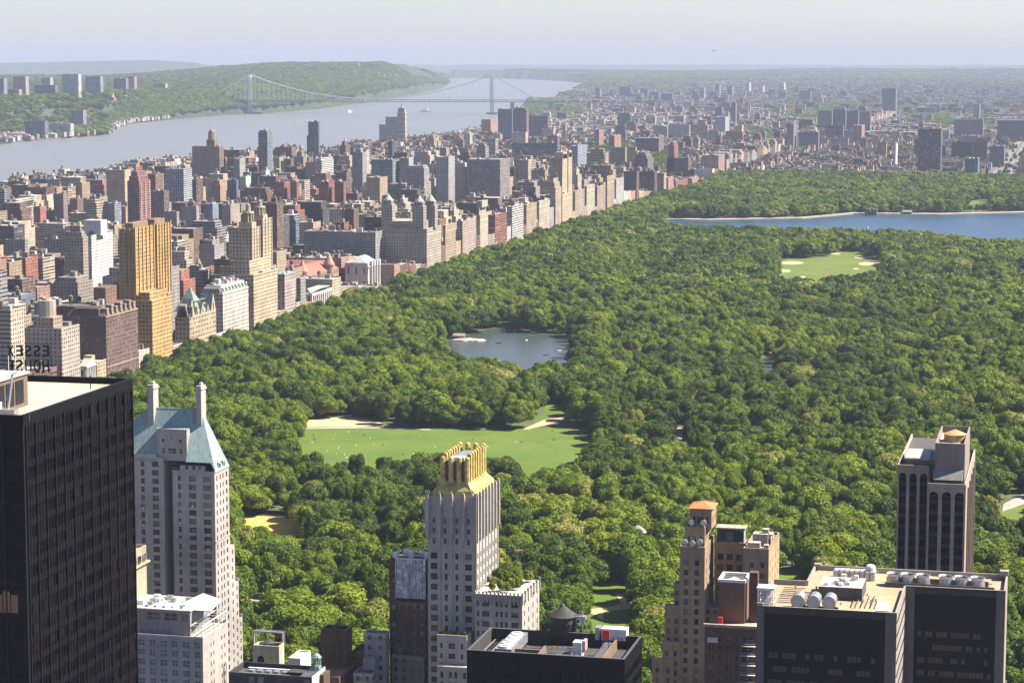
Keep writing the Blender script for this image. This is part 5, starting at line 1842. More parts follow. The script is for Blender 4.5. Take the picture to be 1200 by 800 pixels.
mb = MB()
q = onZ(668, 732, zr + 5)
mb.bar((q[0] - 3.5, q[1] + 1, zr + 8.7), (q[0] + 3, q[1] + 1, zr + 7.2), .22, mat=M_METAL); mb.bar((q[0] + 3, q[1] + 1, zr), (q[0] + 3, q[1] + 1, zr + 8.6), .3, mat=M_METAL)
mb.box(q[0] + 1.5, q[0] + 4, q[1], q[1] + 2, zr + 6.4, zr + 7.4, WHITE, mat=M_METAL); mb.bar((q[0] - 3.5, q[1] + 1, zr + 8.7), (q[0] - 5.0, q[1] + 1, zr + 9.4), .12, mat=M_METAL)
davit = mb.build("davit_arm"); tag(davit, "grey steel davit arm standing behind the conical water tank", "davit")
p = onZ(672, 762, zr + 2)
mb = MB(); mb.box(p[0] - .2, p[0] + 2.1, p[1], p[1] + 3.0, zr + 0, zr + 4.2, WHITE, mat=M_WHITE)
mb.box(p[0] + 2.15, p[0] + 2.9, p[1] + .6, p[1] + 3.6, zr + 2.0, zr + 4.5, (.7, .35, .35)); bq = mb.build("roof_cabinet"); tag(bq, "white and pink upright cabinet just right of the conical water tank", "cabinet")
p = onZ(700, 749, zr + 2)
mb = MB(); mb.box(p[0] + 1.0, p[0] + 7.6, p[1], p[1] + 3.4, zr + 2.0, zr + 5.0, WHITE, mat=M_WHITE); mb.cyl(p[0] + 6.6, zr + 3.5, p[1] - .05, p[1] + .1, 1.0, n=14, mat=M_METAL, axis='y')
mb.box(p[0] - .6, p[0] + .6, p[1] - .2, p[1] + 3, zr + 2.0, zr + 5.2, GREY, mat=M_METAL); bq = mb.build("air_handler"); tag(bq, "white air handler box with round grille near the right end of the black roof", "air handler")
p = onZ(708, 760, zr + 2)
mb = MB(); mb.box(p[0] - .8, p[0] + 1.1, p[1] + 1.2, p[1] + 1.6, zr + 4.2, zr + 6.6, WHITE, mat=M_RED)
for s_ in (-.7, .9): mb.bar((p[0] + s_, p[1] + 1.4, zr + 2), (p[0] + s_, p[1] + 1.4, zr + 4.2), .12, mat=M_BLUE)
mb.bar((p[0] - 1, p[1], zr + 2.1), (p[0] + .6, p[1] + 1.4, zr + 4.2), .12, mat=M_METAL); mb.bar((p[0] - .7, p[1] + 1.4, zr + 3), (p[0] + .9, p[1] + 1.4, zr + 3.2), .1, mat=M_WHITE)
bq = mb.build("roof_hoist"); tag(bq, "small red hoist box on a blue stand on the black roof", "hoist")
fac.finish()

# ---- 11. tan brick stepped tower with orange tiled cap
Y = 752.0
TANL = (0.40, 0.29, 0.185)
t11 = thing("tan_brick_tower", "stepped tan brick tower with small orange tiled pyramid roof", "apartment tower", (px2x(826, 700), Y, 0))
fac = Facade(t11)
def seg(x0, x1, x2, yt, Yf, cols, rows, yb=None, name="wall", style='bg', ce=3, col=TANL, top=(0.36, 0.30, 0.25), par=1.0, depthY=None, cole=None):
    a = pxbox(x0, x1, x2, yt, Yf)
    y1 = a[3] if depthY is None else Yf + depthY
    z0 = 0 if yb is None else onY(x1, yb, Yf)[2]
    mb = MB(); W_ = a[1] - a[0]; D_ = y1 - a[2]
    fac.grid(mb, (a[0], a[2]), (1, 0), W_, z0, a[4] - par, col, [(W_ * c, w) for c, w in cols], rows, style)
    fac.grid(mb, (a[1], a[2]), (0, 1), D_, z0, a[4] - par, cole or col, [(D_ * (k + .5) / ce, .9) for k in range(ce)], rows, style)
    mb.wall(a[1], y1, a[0], y1, z0, a[4] - par, col, (3.2, 3.1, .3, .5)); mb.wall(a[0], y1, a[0], a[2], z0, a[4] - par, col, (3.2, 3.1, .3, .5))
    mb.box(a[0], a[1], a[2], y1, a[4] - par, a[4], col, top=top, parapet=par * .9)
    o = mb.build(name, t11)
    return (a[0], a[1], a[2], y1, a[4]), o
s1, wo = seg(797, 826, 837, 641, Y, [(.25, 1.5), (.68, 1.5)], (3.3, 1.9, 4.4, 40))
mb = MB()   # string course and arched heads
zc = pz_(699, 810); mb.box(s1[0] - .25, s1[1] + .25, Y - .25, s1[3], zc, zc + .5, (.46, .35, .23), bottom=True)
bsub(mb, "string_course", wo)
s2, _ = seg(803, 826, 833, 617, Y + 4, [(.2, .8), (.5, .8), (.8, .8)], (3.6, 1.8, 3.2, 3), yb=643)
s3, _ = seg(808.5, 834, 839.5, 597, Y + 6, [(.2, 1.0), (.5, 2.4), (.8, 1.0)], (4, 2.4, 3.4, 1), yb=620, par=.3)
mb = MB(); e = .6; zt_ = s3[4]; apex = onY(822, 587, Y + 10)[2]
mb.box(s3[0] - e, s3[1] + e, s3[2] - e, s3[3] + e, zt_, zt_ + .3, (.4, .2, .1), bottom=True)
mb.frustum((s3[0] - e, s3[1] + e, s3[2] - e, s3[3] + e), ((s3[0] + s3[1]) / 2 - .2, (s3[0] + s3[1]) / 2 + .2, (s3[2] + s3[3]) / 2 - .2, (s3[2] + s3[3]) / 2 + .2), zt_ + .3, apex, (0,) * 3, M_TERRA)
mb.build("tiled_roof", t11)
mb = MB()
for (dx, dz) in ((2, 1.2), (6, 1.2)):
    mb.cyl(s2[0] + dx, s2[4] + dz, s2[2] + .3, s2[2] + .6, 1.0, n=14, mat=M_WHITE, axis='y')
for (dx, dz) in ((1.6, 1.3), (4.4, 1.0), (7.2, 1.6)):
    mb.cyl(s1[0] + dx * .9, s1[4] + dz, s1[2] + .6, s1[2] + .9, .9, n=14, mat=M_WHITE, axis='y'); mb.bar((s1[0] + dx * .9, s1[2] + .9, s1[4] - 1), (s1[0] + dx * .9, s1[2] + .9, s1[4] + dz), .1, mat=M_METAL)
mb.build("dish_antenna", t11)
s4, _ = seg(838, 873, 876, 636, Y + 14, [(.18, 2.1), (.50, 2.1), (.82, 2.1)], (3.6, 2.1, 4.0, 14), name="rear_wing", top=(.40, .36, .30))
# green glass penthouse
mb = MB(); zg = s4[4]; pgt = onY(860, 620, Y + 14.5)[2]
mb.box(s4[0] + .5, s4[1] - .5, Y + 14.8, s4[3] - 1, zg - .5, pgt, (.1,) * 3, mat=M_COPPER)
mb.build("glass_penthouse", t11)
mb = MB(); mb.box(s4[0], s4[1], Y + 14.2, s4[3], pgt, pgt + .5, (.45, .4, .33), bottom=True)
for k in range(11):
    x = s4[0] + .6 + (s4[1] - s4[0] - 1.2) * k / 10; mb.bar((x, Y + 14.7, zg), (x, Y + 14.7, pgt), .09, mat=M_BLKMETAL)
mb.build("penthouse_frame", t11)
mb = MB(); mb.box(s4[0] + .6, s4[1] - .6, Y + 14.72, Y + 14.78, zg + .2, pgt - .2, TAR, mat=M_GLASSB); mb.build("penthouse_glazing", t11)
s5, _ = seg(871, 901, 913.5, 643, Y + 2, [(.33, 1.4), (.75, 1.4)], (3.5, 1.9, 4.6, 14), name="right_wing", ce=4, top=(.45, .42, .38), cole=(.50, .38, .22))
mb = MB()
for (dx, dy, w_, d_, h_) in ((1, 3, 4, 3, 2.2), (2, 8, 5, 4, 4.2), (4, 14, 4, 4, 3), (6.2, 4, 1.6, 2, 1.4), (5, 9.5, 2, 2, 5.6), (7.6, 10, 1.2, 5, 2.6)):
    mb.box(s5[0] + dx, min(s5[0] + dx + w_, s5[1] - .6), s5[2] + dy, s5[2] + dy + d_, s5[4] - 1, s5[4] - 1 + h_, (.45, .38, .32), top=WHITE)
for k in range(4):
    mb.bar((s5[0] + 1 + k * 2, s5[2] + 3, s5[4] - 1), (s5[0] + 1 + k * 2, s5[2] + 3, s5[4] + 3 + k % 2), .07, mat=M_METAL)
mb.build("roof_equipment", t11)
seg(790, 797, 799, 683, Y + 3, [(.5, .9)], (3.3, 1.7, 2.4, 30), name="lower_wing", top=(.1, .12, .2))
seg(779, 797, 798, 709, Y + 1.2, [(.25, .9), (.75, .9)], (3.3, 1.7, 4.4, 30), name="lower_wing", top=(.08, .12, .25))
seg(776, 797, 798, 752, Y - .4, [(.25, 1.2), (.72, 1.2)], (3.3, 1.7, 3.0, 30), name="lower_wing")
seg(764, 790, 790.5, 772, Y - .8, [(.25, 1.2), (.72, 1.2)], (3.3, 1.7, 3.0, 30), name="lower_wing")
fac.finish()

# ---- 12. brown brick building with balconies
Y = 700.0
BRK = (0.23, 0.125, 0.085)
t12 = thing("balcony_building", "red-brown brick block with white balconies between tan tower and black office slab", "apartment building", (px2x(886, 740), Y, 0))
b1 = pxbox(826, 889, 893, 737, Y)
mb = MB(); fac = Facade(t12); W_ = b1[1] - b1[0]
fac.grid(mb, (b1[0], Y), (1, 0), W_, 0, b1[4], BRK, [(W_ * .12, 1.8), (W_ * .28, 1.2), (W_ * .45, 2.2), (W_ * .60, 1.2), (W_ * .80, 3.6)], (3.0, 1.7, 3.6, 20), 'wg')
mb.wall(b1[1], Y, b1[1], b1[3], 0, b1[4], BRK); mb.wall(b1[1], b1[3], b1[0], b1[3], 0, b1[4], BRK); mb.wall(b1[0], b1[3], b1[0], Y, 0, b1[4], BRK)
mb.poly([(b1[0], Y, b1[4] - .01), (b1[1], Y, b1[4] - .01), (b1[1], b1[3], b1[4] - .01), (b1[0], b1[3], b1[4] - .01)], (.62, .5, .42)); mb.build("wall", t12)
mb = MB(); mb.box(b1[0] - .4, b1[1], Y - .4, Y + .4, b1[4], b1[4] + .9, (.62, .5, .42), bottom=True); mb.build("parapet", t12)
for k in range(5):
    mb = MB(); z_ = b1[4] - 5.4 - k * 3.0
    mb.box(b1[0] + W_ * .68, b1[0] + W_ * .95, Y - 1.6, Y - .01, z_, z_ + .2, WHITE, bottom=True); mb.bar((b1[0] + W_ * .68, Y - 1.6, z_ + 1), (b1[0] + W_ * .95, Y - 1.6, z_ + 1), .05, mat=M_WHITE)
    mb.build("balcony", t12)
mb = MB(); mb.box(b1[0] + 1, b1[0] + W_ * .25, Y - 1.4, Y - .01, b1[4] - 4.6, b1[4] - 3.2, WHITE, mat=M_WHITE); mb.build("awning", t12)
p1 = pxbox(842, 873, 878.5, 683, Y + 6)
mb = MB(); mb.box(p1[0], p1[1], p1[2], p1[3], b1[4], p1[4], BRK, top=TAR); mb.build("penthouse", t12)
mb = MB()
for (x0, x1_, y0, y1_) in ((p1[0] - .2, p1[1] + .2, p1[2] - .2, p1[2] + .5), (p1[0] - .2, p1[1] + .2, p1[3] - .5, p1[3] + .2), (p1[0] - .2, p1[0] + .5, p1[2] + .5, p1[3] - .5), (p1[1] - .5, p1[1] + .2, p1[2] + .5, p1[3] - .5)):
    mb.box(x0, x1_, y0, y1_, p1[4], p1[4] + .9, WHITE, mat=M_WHITE, bottom=True)
mb.cyl((p1[0] + p1[1]) / 2, (p1[2] + p1[3]) / 2, p1[4], p1[4] + .7, 1.8, 0, 4, mat=M_WHITE); mb.build("white_rim", t12)
p2 = pxbox(878, 888, 889, 671, Y + 8)
mb = MB(); mb.box(p2[0], p2[1], p2[2], p2[3] + 1, b1[4], p2[4], (.15, .08, .06)); mb.build("chimney", t12)
mb = MB(); p = onY(844, 725, Y + 2); mb.box(p[0] - .7, p[0] + .7, Y + 2, Y + 2.8, b1[4], b1[4] + 2.6, (.1,) * 3, mat=M_RED); mb.build("red_door", t12)
p3 = pxbox(826, 842, 843, 712, Y + 4)
mb = MB(); mb.box(p3[0], p3[1], p3[2], p3[2] + 6, b1[4], p3[4], (.2, .12, .09), (2, 2.6, .5, .6), TAR); mb.build("stair_head", t12)
fac.finish()

# ---- 13. wide black office slab
YF = 622.0
a = pxbox(887, 1051, 1061.5, 718, YF)
X0, X1, _, YM, Z = a
xb0 = onY(945, 690, YM)[0]; XB1 = onY(1178.5, 692, YM)[0]
YB = YM
for _k in range(60):
    if proj(onY(1178, 692, YM)[0], YB, Z)[1] > 673: YB += .5
t13 = thing("wide_office_slab", "wide black office slab with tan gravel roof and silver drums, bottom right", "office tower", (X1, YF, 0))
PIER = (0.15, 0.14, 0.14)
mb = MB(); fac = Facade(t13)
pw = 2.0
W_ = X1 - X0
def blackfront(x0, x1_, y, nb, z0=30):
    Wf = x1_ - x0
    fac.grid(mb, (x0, y), (1, 0), Wf, z0, Z - 2.0, (.02,) * 3, evenly(Wf, nb, Wf / nb - .12), (3.75, 1.7, 11.5, 4), 'kc', depth=.2, mat=M_BLKMETAL,
             skip=lambda k, r: rnd.random() < .42)
blackfront(X0 + pw, X1 - pw * 1.5, YF, 26)
mb.box(X0, X1, YF + .4, YM, 0, 30, (.03,) * 3)
blackfront(X1 + 2.5, XB1 - 2.5, YM, 22)
mb.wall(X0, YF, X0 + pw, YF, 30, Z, PIER); mb.wall(X1 - pw * 1.5, YF, X1, YF, 30, Z, PIER); mb.wall(X1, YM, X1 + 2.5, YM, 30, Z, PIER); mb.wall(XB1 - 2.5, YM, XB1, YM, 30, Z, PIER)
mb.wall(X0 + pw, YF, X1 - pw * 1.5, YF, Z - 2.0, Z, (.035,) * 3); mb.wall(X1 + 2.5, YM, XB1 - 2.5, YM, Z - 2, Z, (.035,) * 3)
mb.wall(X1, YF, X1, YM, 30, Z, (.36, .32, .28), (3.2, 3.75, 0, 0)); mb.wall(XB1, YM, XB1, YB, 30, Z, (.36, .32, .28))
mb.wall(XB1, YB, xb0, YB, 30, Z, PIER); mb.wall(xb0, YB, xb0, YM, 30, Z, PIER); mb.wall(xb0, YM, X0, YM, 30, Z, PIER); mb.wall(X0, YM, X0, YF, 30, Z, PIER)
mb.build("wall", t13)
mb = MB()
for k in range(8):
    z_ = Z - 3 - k * 3.75; mb.box(X1 + .003, X1 + .12, YF + .5, YM - .5, z_, z_ + .5, (.1,) * 3, mat=M_BLKMETAL)
mb.build("ribbon_windows", t13)
mb = MB(); Zr = Z - 1.4
mb.poly([(X0 + .5, YF + .5, Zr), (X1 - .5, YF + .5, Zr), (X1 - .5, YM + .5, Zr), (X0 + .5, YM - .5, Zr)], (.50, .38, .24))
mb.poly([(xb0 + .5, YM + .5, Zr + .004), (XB1 - .5, YM + .5, Zr + .004), (XB1 - .5, YB - .5, Zr + .004), (xb0 + .5, YB - .5, Zr + .004)], (.50, .38, .24)); 
mb.poly([(xb0 + .5, YM - .6, Zr + .004), (X1 - .5, YM - .6, Zr + .004), (X1 - .5, YM + .5, Zr + .004), (xb0 + .5, YM + .5, Zr + .004)], (.50, .38, .24))
r13 = mb.build("roof", t13)
mb = MB()
PAR = (.40, .36, .31)
for (x0, x1_, y0, y1_) in ((X0, X1, YF + .01, YF + .5), (X1 - .5, X1 - .01, YF + .5, YM), (X1, XB1, YM + .01, YM + .5), (XB1 - .5, XB1 - .01, YM + .5, YB), (xb0, XB1 - .5, YB - .5, YB - .01), (xb0 + .01, xb0 + .5, YM - .1, YB - .5), (X0, xb0, YM - .5, YM - .01), (X0 + .01, X0 + .5, YF + .5, YM - .5)):
    mb.box(x0, x1_, y0, y1_, Zr - .2, Z + .05, PAR)
mb.box(XB1 - 2.2, XB1 + .2, YB - 2.4, YB, Z, Z + 1.4, PAR); mb.box(xb0, xb0 + 2.0, YB - 2, YB, Z, Z + .7, PAR); mb.box(X0, X0 + 1.6, YF + .05, YF + 1.5, Z, Z + .8, PAR)
mb.build("parapet", t13)
# walkway kerb frame
G = lambda px, py, z=Zr: onZ(px, py, z)
mb = MB(); p = G(972, 668); q = G(1035, 716)
zs = Zr
x0 = G(966, 705)[0]; x1_ = G(1014, 705)[0]; y0_ = G(990, 705)[1]; 
mb.box(x0 - 2, x1_ - 1, y0_ + 2, y0_ + 15, zs, zs + 3.6, (.10, .09, .09), top=(.52, .48, .46)); shed = mb.build("machine_house", t13)
mb = MB()
for k in range(16):
    u = rnd.random(); v = rnd.random(); mb.box(x0 - 1 + u * (x1_ - x0 - 3), x0 + .2 + u * (x1_ - x0 - 3), y0_ + 3 + v * 10, y0_ + 4 + v * 10, zs + 3.6, zs + 4.1 + rnd.random() * .8, WHITE, mat=M_WHITE if k % 3 else M_METAL)
bsub(mb, "roof_equipment", shed)
mb = MB(); yb0 = YB - 13
for k in range(8):
    x = G(984 + k * 6, 670)[0]; mb.cyl(x, yb0 + 2, zs, zs + 2.6, 1.0, n=12, mat=M_METAL); mb.cyl(x, yb0 + 5, zs, zs + 2.4, .9, n=12, mat=M_WHITE)
mb.bar((G(982, 672)[0], yb0 + 3.5, zs + 2.2), (G(1032, 672)[0], yb0 + 3.5, zs + 2.2), .4, mat=M_METAL)
p = G(1024, 668); mb.cyl(p[0], yb0 + 4, zs, zs + 3.6, 1.4, n=14, mat=M_WHITE); mb.dome(p[0], yb0 + 4, zs + 3.6, 1.4, .8, WHITE, M_WHITE, 14)
mb.build("vent_cluster", t13)
drums = []
for k in range(3):
    p = G(934 + k * 18.5, 705)
    e = thing("fan_drum", "%s of three silver drums on the wide black slab's roof" % ("leftmost", "middle", "rightmost")[k], "fan drum", (p[0] + 1, YF + 4, Zr), "silver horizontal drums on the wide roof")
    d = MB(); d.cyl(p[0] + 1.3, Zr + 2.6, YF + 2.2, YF + 8.0, 1.75, n=18, mat=M_METAL, axis='y'); d.cyl(p[0] + 1.3, Zr + 2.6, YF + 2.1, YF + 2.2, 1.9, n=18, mat=M_WHITE, axis='y')
    d.poly([(p[0] + 1.3 + 1.75 * math.cos(-t_ * 2 * math.pi / 18), YF + 2.05, Zr + 2.6 + 1.75 * math.sin(-t_ * 2 * math.pi / 18)) for t_ in range(18)], mat=M_METAL)
    d.poly([(p[0] + 1.3 + 1.0 * math.cos(-t_ * 2 * math.pi / 18), YF + 2.0, Zr + 2.6 + 1.0 * math.sin(-t_ * 2 * math.pi / 18)) for t_ in range(18)], mat=M_FRAMEW)
    for s_ in range(4): d.cyl(p[0] + 1.3, Zr + 2.6, YF + 3 + s_ * 1.4, YF + 3.15 + s_ * 1.4, 1.82, n=18, mat=M_WHITE, axis='y')
    d.build("drum", e)
    d = MB()
    for s_ in (-1.4, 1.4):
        for t_ in (3, 7): d.bar((p[0] + 1.3 + s_, YF + t_, Zr), (p[0] + 1.3 + s_ * .8, YF + t_, Zr + 1.5), .16, mat=M_BLKMETAL)
    d.box(p[0] - .8, p[0] + 3.4, YF + 2.6, YF + 7.6, Zr, Zr + .35, TAR, mat=M_BLKMETAL); d.build("stand", e)
for k in range(6):
    pp = (1052, 1074, 1096, 1122.5, 1143.5, 1157)[k] if False else (1048 + [0, 16.5, 34.5, 61.5, 80, 99][k])
    p = onZ(pp, 684, Zr)
    e = thing("fan_stack", "%s round fan stack from left on the wide black slab's rear roof" % ("first", "second", "third", "fourth", "fifth", "sixth")[k], "fan stack", (p[0], YM + 6, Zr), "round fan stacks on the wide roof")
    d = MB(); d.cyl(p[0], YM + 6.5, Zr, Zr + 2.9, 2.05, 1.85, 20, mat=M_METAL, cap=False); d.cyl(p[0], YM + 6.5, Zr + 2.9, Zr + 3.5, 1.85, 2.1, 20, mat=M_WHITE, cap=False)
    d.cyl(p[0], YM + 6.5, Zr + 2.7, Zr + 2.75, 1.8, n=20, mat=M_DARK); d.build("casing", e)
    d = MB()
    for t_ in range(5):
        a_ = t_ * 2 * math.pi / 5; d.bar((p[0], YM + 6.5, Zr + 3.0), (p[0] + 1.7 * math.cos(a_), YM + 6.5 + 1.7 * math.sin(a_), Zr + 3.05), .14, mat=M_BLKMETAL)
    d.build("fan_blades", e)
mb = MB()
mb.box(G(1038, 684)[0], G(1166, 690)[0], YM + 3.4, YM + 3.7, Zr, Zr + 1.4, (.12, .11, .11)); mb.box(G(1038, 684)[0], G(1160, 678)[0], YM + 9.6, YM + 9.9, Zr, Zr + 1.6, (.12, .11, .11)); mb.build("fan_pit_screen", t13)
mb = MB()   # repair patches, seams and pipe runs on the gravel roof
for k in range(26):
    u = rnd.random(); big = k % 2
    if big: xa_, xc_, ya_, yc2 = X1 + 3, XB1 - 6, YM + 12, YB - 3
    else: xa_, xc_, ya_, yc2 = X0 + 3, X1 - 5, YF + 9, YM - 3
    x_ = xa_ + rnd.random() * (xc_ - xa_ - 5); y_ = ya_ + rnd.random() * max(1, (yc2 - ya_ - 3))
    cc_ = (.34 + .2 * u, .26 + .16 * u, .17 + .11 * u)
    z_ = Zr + .008 + k * .0012; w_, d_ = 1.5 + 5 * rnd.random(), .8 + 2.2 * rnd.random()
    mb.poly([(x_, y_, z_), (x_ + w_, y_, z_), (x_ + w_, y_ + d_, z_), (x_, y_ + d_, z_)], cc_)
bsub(mb, "repair_patches", r13)
mb = MB()
for k in range(9):
    y_ = YF + 10 + k * 2.3; mb.bar((X0 + 4, y_, Zr + .35), (X0 + 4 + 5 + 9 * rnd.random(), y_, Zr + .35), .12, mat=M_METAL if k % 2 else M_DARK)
for k in range(7):
    x_ = X1 - 13 + k * 1.3; mb.bar((x_, YF + 9, Zr + .4), (x_, YF + 16 + 12 * rnd.random(), Zr + .4), .13, mat=M_METAL if k % 2 else M_DARK)
for k in range(16):
    x_ = X0 + 6 + rnd.random() * (X1 - X0 - 12); y_ = YF + 9 + rnd.random() * (YM - YF - 14); h_ = .5 + rnd.random(); mb.cyl(x_, y_, Zr, Zr + h_, .25, n=8, mat=M_METAL)
mb.bar((X1 + 4, YM + 12, Zr + .5), (XB1 - 4, YM + 12, Zr + .5), .22, mat=M_METAL); mb.bar((X1 + 4, YM + 12.8, Zr + .4), (XB1 - 9, YM + 12.8, Zr + .4), .14, mat=M_DARK)
bsub(mb, "pipe_runs", r13)
# lattice-framed cooling tower, white
p = onZ(896, 700, Zr)
e = thing("cooling_tower", "white open-framed cooling tower at the left corner of the wide black slab", "cooling tower", (p[0] + 2, YF + 3, Zr))
d = MB(); x0 = p[0]; 
for (sx_, sy2) in ((0, 0), (4, 0), (4, 4), (0, 4)):
    d.bar((x0 + sx_, YF + 2 + sy2, Zr), (x0 + sx_, YF + 2 + sy2, Zr + 5.6), .15, mat=M_WHITE)
for z_ in (1.6, 3.4, 5.4):
    for (u, v) in (((0, 0), (4, 0)), ((4, 0), (4, 4)), ((4, 4), (0, 4)), ((0, 4), (0, 0))): d.bar((x0 + u[0], YF + 2 + u[1], Zr + z_), (x0 + v[0], YF + 2 + v[1], Zr + z_), .13, mat=M_WHITE)
d.bar((x0, YF + 2, Zr + 1.6), (x0 + 4, YF + 2, Zr + 3.4), .1, mat=M_WHITE); d.bar((x0 + 4, YF + 2, Zr + 1.6), (x0, YF + 2, Zr + 3.4), .1, mat=M_WHITE)
d.build("frame", e)
d = MB(); d.box(x0 - .4, x0 + 4.4, YF + 1.6, YF + 6.4, Zr + 5.6, Zr + 6.0, WHITE, mat=M_WHITE, bottom=True); d.build("deck", e)
d = MB(); d.cyl(x0 + 2, YF + 4, Zr + .4, Zr + 4.6, 1.4, n=16, mat=M_METAL); d.build("tank", e)
mb = MB(); p = G(1030, 716); x0 = onZ(1027, 716, Zr)[0]
mb.box(x0, x0 + 3.8, YF + 1.2, YF + 5.2, Zr, Zr + 1.6, PALE)
mb.poly([(x0 - .2, YF + .8, Zr + 1.6), (x0 + 4.0, YF + .8, Zr + 1.6), (x0 + 2.6, YF + 5.4, Zr + 3.4), (x0 + .6, YF + 5.4, Zr + 3.4)], (.62, .58, .5))
mb.poly([(x0 + 4.0, YF + .8, Zr + 1.6), (x0 + 4, YF + 5.4, Zr + 1.6), (x0 + 2.6, YF + 5.4, Zr + 3.4)], (.62, .58, .5)); mb.build("access_hatch", t13)
fac.finish()

# ---- 14. tower with tall arched window strips
Y = 765.0
DST = (0.44, 0.36, 0.29)
aL = pxbox(1052, 1092, 1093, 546, Y + 6); aR = pxbox(1087, 1132, 1143, 568, Y)
t14 = thing("arched_tower", "brown stone tower with tall dark arched window strips behind the wide black slab", "office tower", (aR[1], Y, 0))
def archwall(mb, x0, x1_, y, z1, n, name):
    W_ = x1_ - x0; s_ = W_ / n; w_ = s_ * .70; r_ = w_ / 2; za_ = z1 - 2.6 - r_
    cells = [(s_ * (k + .5) - r_, s_ * (k + .5) + r_, 2.0, za_) for k in range(n)]
    wall_grid(mb, (x0, y), (1, 0), W_, 0, za_, DST, cells, .8)
    # arch heads: fill between rectangle and half circle
    for k in range(n):
        xc = x0 + s_ * (k + .5)
        M_ = 12
        prev = None
        for j in range(M_):
            a0, a1_ = math.pi - math.pi * j / M_, math.pi - math.pi * (j + 1) / M_
            u0, v0, u1, v1 = xc + r_ * math.cos(a0), za_ + r_ * math.sin(a0), xc + r_ * math.cos(a1_), za_ + r_ * math.sin(a1_)
            mb.poly([(u0, y, v0), (u1, y, v1), (u1, y, za_ + r_ + .001), (u0, y, za_ + r_ + .001)], DST)
            mb.poly([(u0, y + .8, v0), (u1, y + .8, v1), (u1, y, v1), (u0, y, v0)], DST)
        mb.wall(x0 + s_ * k, y, xc - r_, y, za_, za_ + r_ + .001, DST); mb.wall(xc + r_, y, x0 + s_ * (k + 1), y, za_, za_ + r_ + .001, DST)
    mb.wall(x0, y, x1_, y, za_ + r_ + .001, z1, DST)
    g_ = []
    for k in range(n):
        xc = x0 + s_ * (k + .5)
        d = MB(); d.poly([(xc - r_, y + .75, 0), (xc + r_, y + .75, 0), (xc + r_, y + .75, za_ + r_), (xc - r_, y + .75, za_ + r_)], mat=M_BLKGLASS)
        z_ = za_ + r_ - 3
        while z_ > 0:
            d.box(xc - r_, xc + r_, y + .55, y + .74, z_ - 1.2, z_, (.03, .03, .035)); z_ -= 3.6
        d.bar((xc, y + .6, 2), (xc, y + .6, za_ + r_ - .1), .1, mat=M_BLKMETAL)
        d.build("window_strip", t14)
mb = MB()
archwall(mb, aL[0], aR[0], Y + 6, aL[4], 3, "")
archwall(mb, aR[0], aR[1], Y, aR[4], 3, "")
D_ = aR[3] - aR[2]
mb.wall(aR[1], Y, aR[1], aR[3], 0, aR[4], DST); mb.wall(aR[1], aR[3], aL[0], aR[3], 0, aR[4], DST); mb.wall(aL[0], aR[3], aL[0], Y + 6, 0, aL[4], DST); mb.wall(aR[0], Y + 6, aR[0], Y, 0, aR[4], DST)
for f_ in (.18, .36, .54, .72, .9):
    mb.box(aR[1] + .003, aR[1] + .5, Y + D_ * f_ - .4, Y + D_ * f_ + .4, 0, aR[4] - 3, (.38, .31, .25))
mb.build("wall", t14)
mb = MB()
mb.poly([(aL[0], Y + 6, aL[4] - 1.2), (aR[0], Y + 6, aL[4] - 1.2), (aR[0], aR[3], aL[4] - 1.2), (aL[0], aR[3], aL[4] - 1.2)], TAR)
mb.poly([(aR[0], Y, aR[4] - 1.2), (aR[1], Y, aR[4] - 1.2), (aR[1], aR[3], aR[4] - 1.2), (aR[0], aR[3], aR[4] - 1.2)], TAR)
for (x0, x1_, y0, y1_, z_) in ((aL[0], aR[0], Y + 6, Y + 6.5, aL[4]), (aL[0], aL[0] + .5, Y + 6.5, aR[3], aL[4]), (aR[0], aR[1], Y, Y + .5, aR[4]), (aR[1] - .5, aR[1], Y + .5, aR[3], aR[4]), (aR[0], aR[0] + .5, Y + .5, Y + 6, aR[4])):
    mb.box(x0 + .01, x1_ - .01, y0 + .01, y1_ - .01, z_ - 1.4, z_ + .1, (.5, .44, .36))
mb.build("roof", t14)
c = pxbox(1061, 1088, 1092, 537, Y + 9)
mb = MB(); mb.box(c[0], c[1] + 3, c[2], c[3] + 3, aL[4] - 1.2, c[4] - .6, (.2, .16, .13), (4.5, 5, .5, .4), (.6, .56, .5)); mb.box(c[0] - .3, c[1] + .3, c[2] - .3, c[3] + .5, c[4] - .6, c[4], (.6, .56, .5), bottom=True)
mb.build("left_penthouse", t14)
c = pxbox(1096, 1131, 1137, 520, Y + 4)
zbx = onY(1110, 549, Y + 4)[2]
mb = MB(); mb.box(c[0], c[1], c[2], c[3], zbx - 8, c[4], (.32, .26, .22), parapet=2.2, top=(.45, .44, .42))
tw = mb.build("tower_head", t14)
mb = MB(); zl_ = zbx - 3.2
mb.poly([(c[0] - .4, c[2] - 3.2, zl_), (c[1] - .2, c[2] - 3.2, zl_), (c[1] - .2, c[2] - .02, zbx), (c[0] - .4, c[2] - .02, zbx)], (.26, .27, .26)); mb.box(c[0], c[1] - .6, c[2] - 2.2, c[2] - .05, zl_ - 4, zl_ - .1, TAR)
mb.build("lean_to_roof", t14)
mb = MB()
xm = (c[0] + c[1]) / 2 + .6; ym_ = (c[2] + c[3]) / 2 + .5
mb.cyl(xm, ym_, c[4] - 2.2, c[4] + .2, 3.6, n=22, mat=M_CAP); mb.cyl(xm, ym_, c[4] + .2, c[4] + 1.7, 3.9, .2, 22, mat=M_CAP); mb.build("orange_tank", t14)
mb = MB()
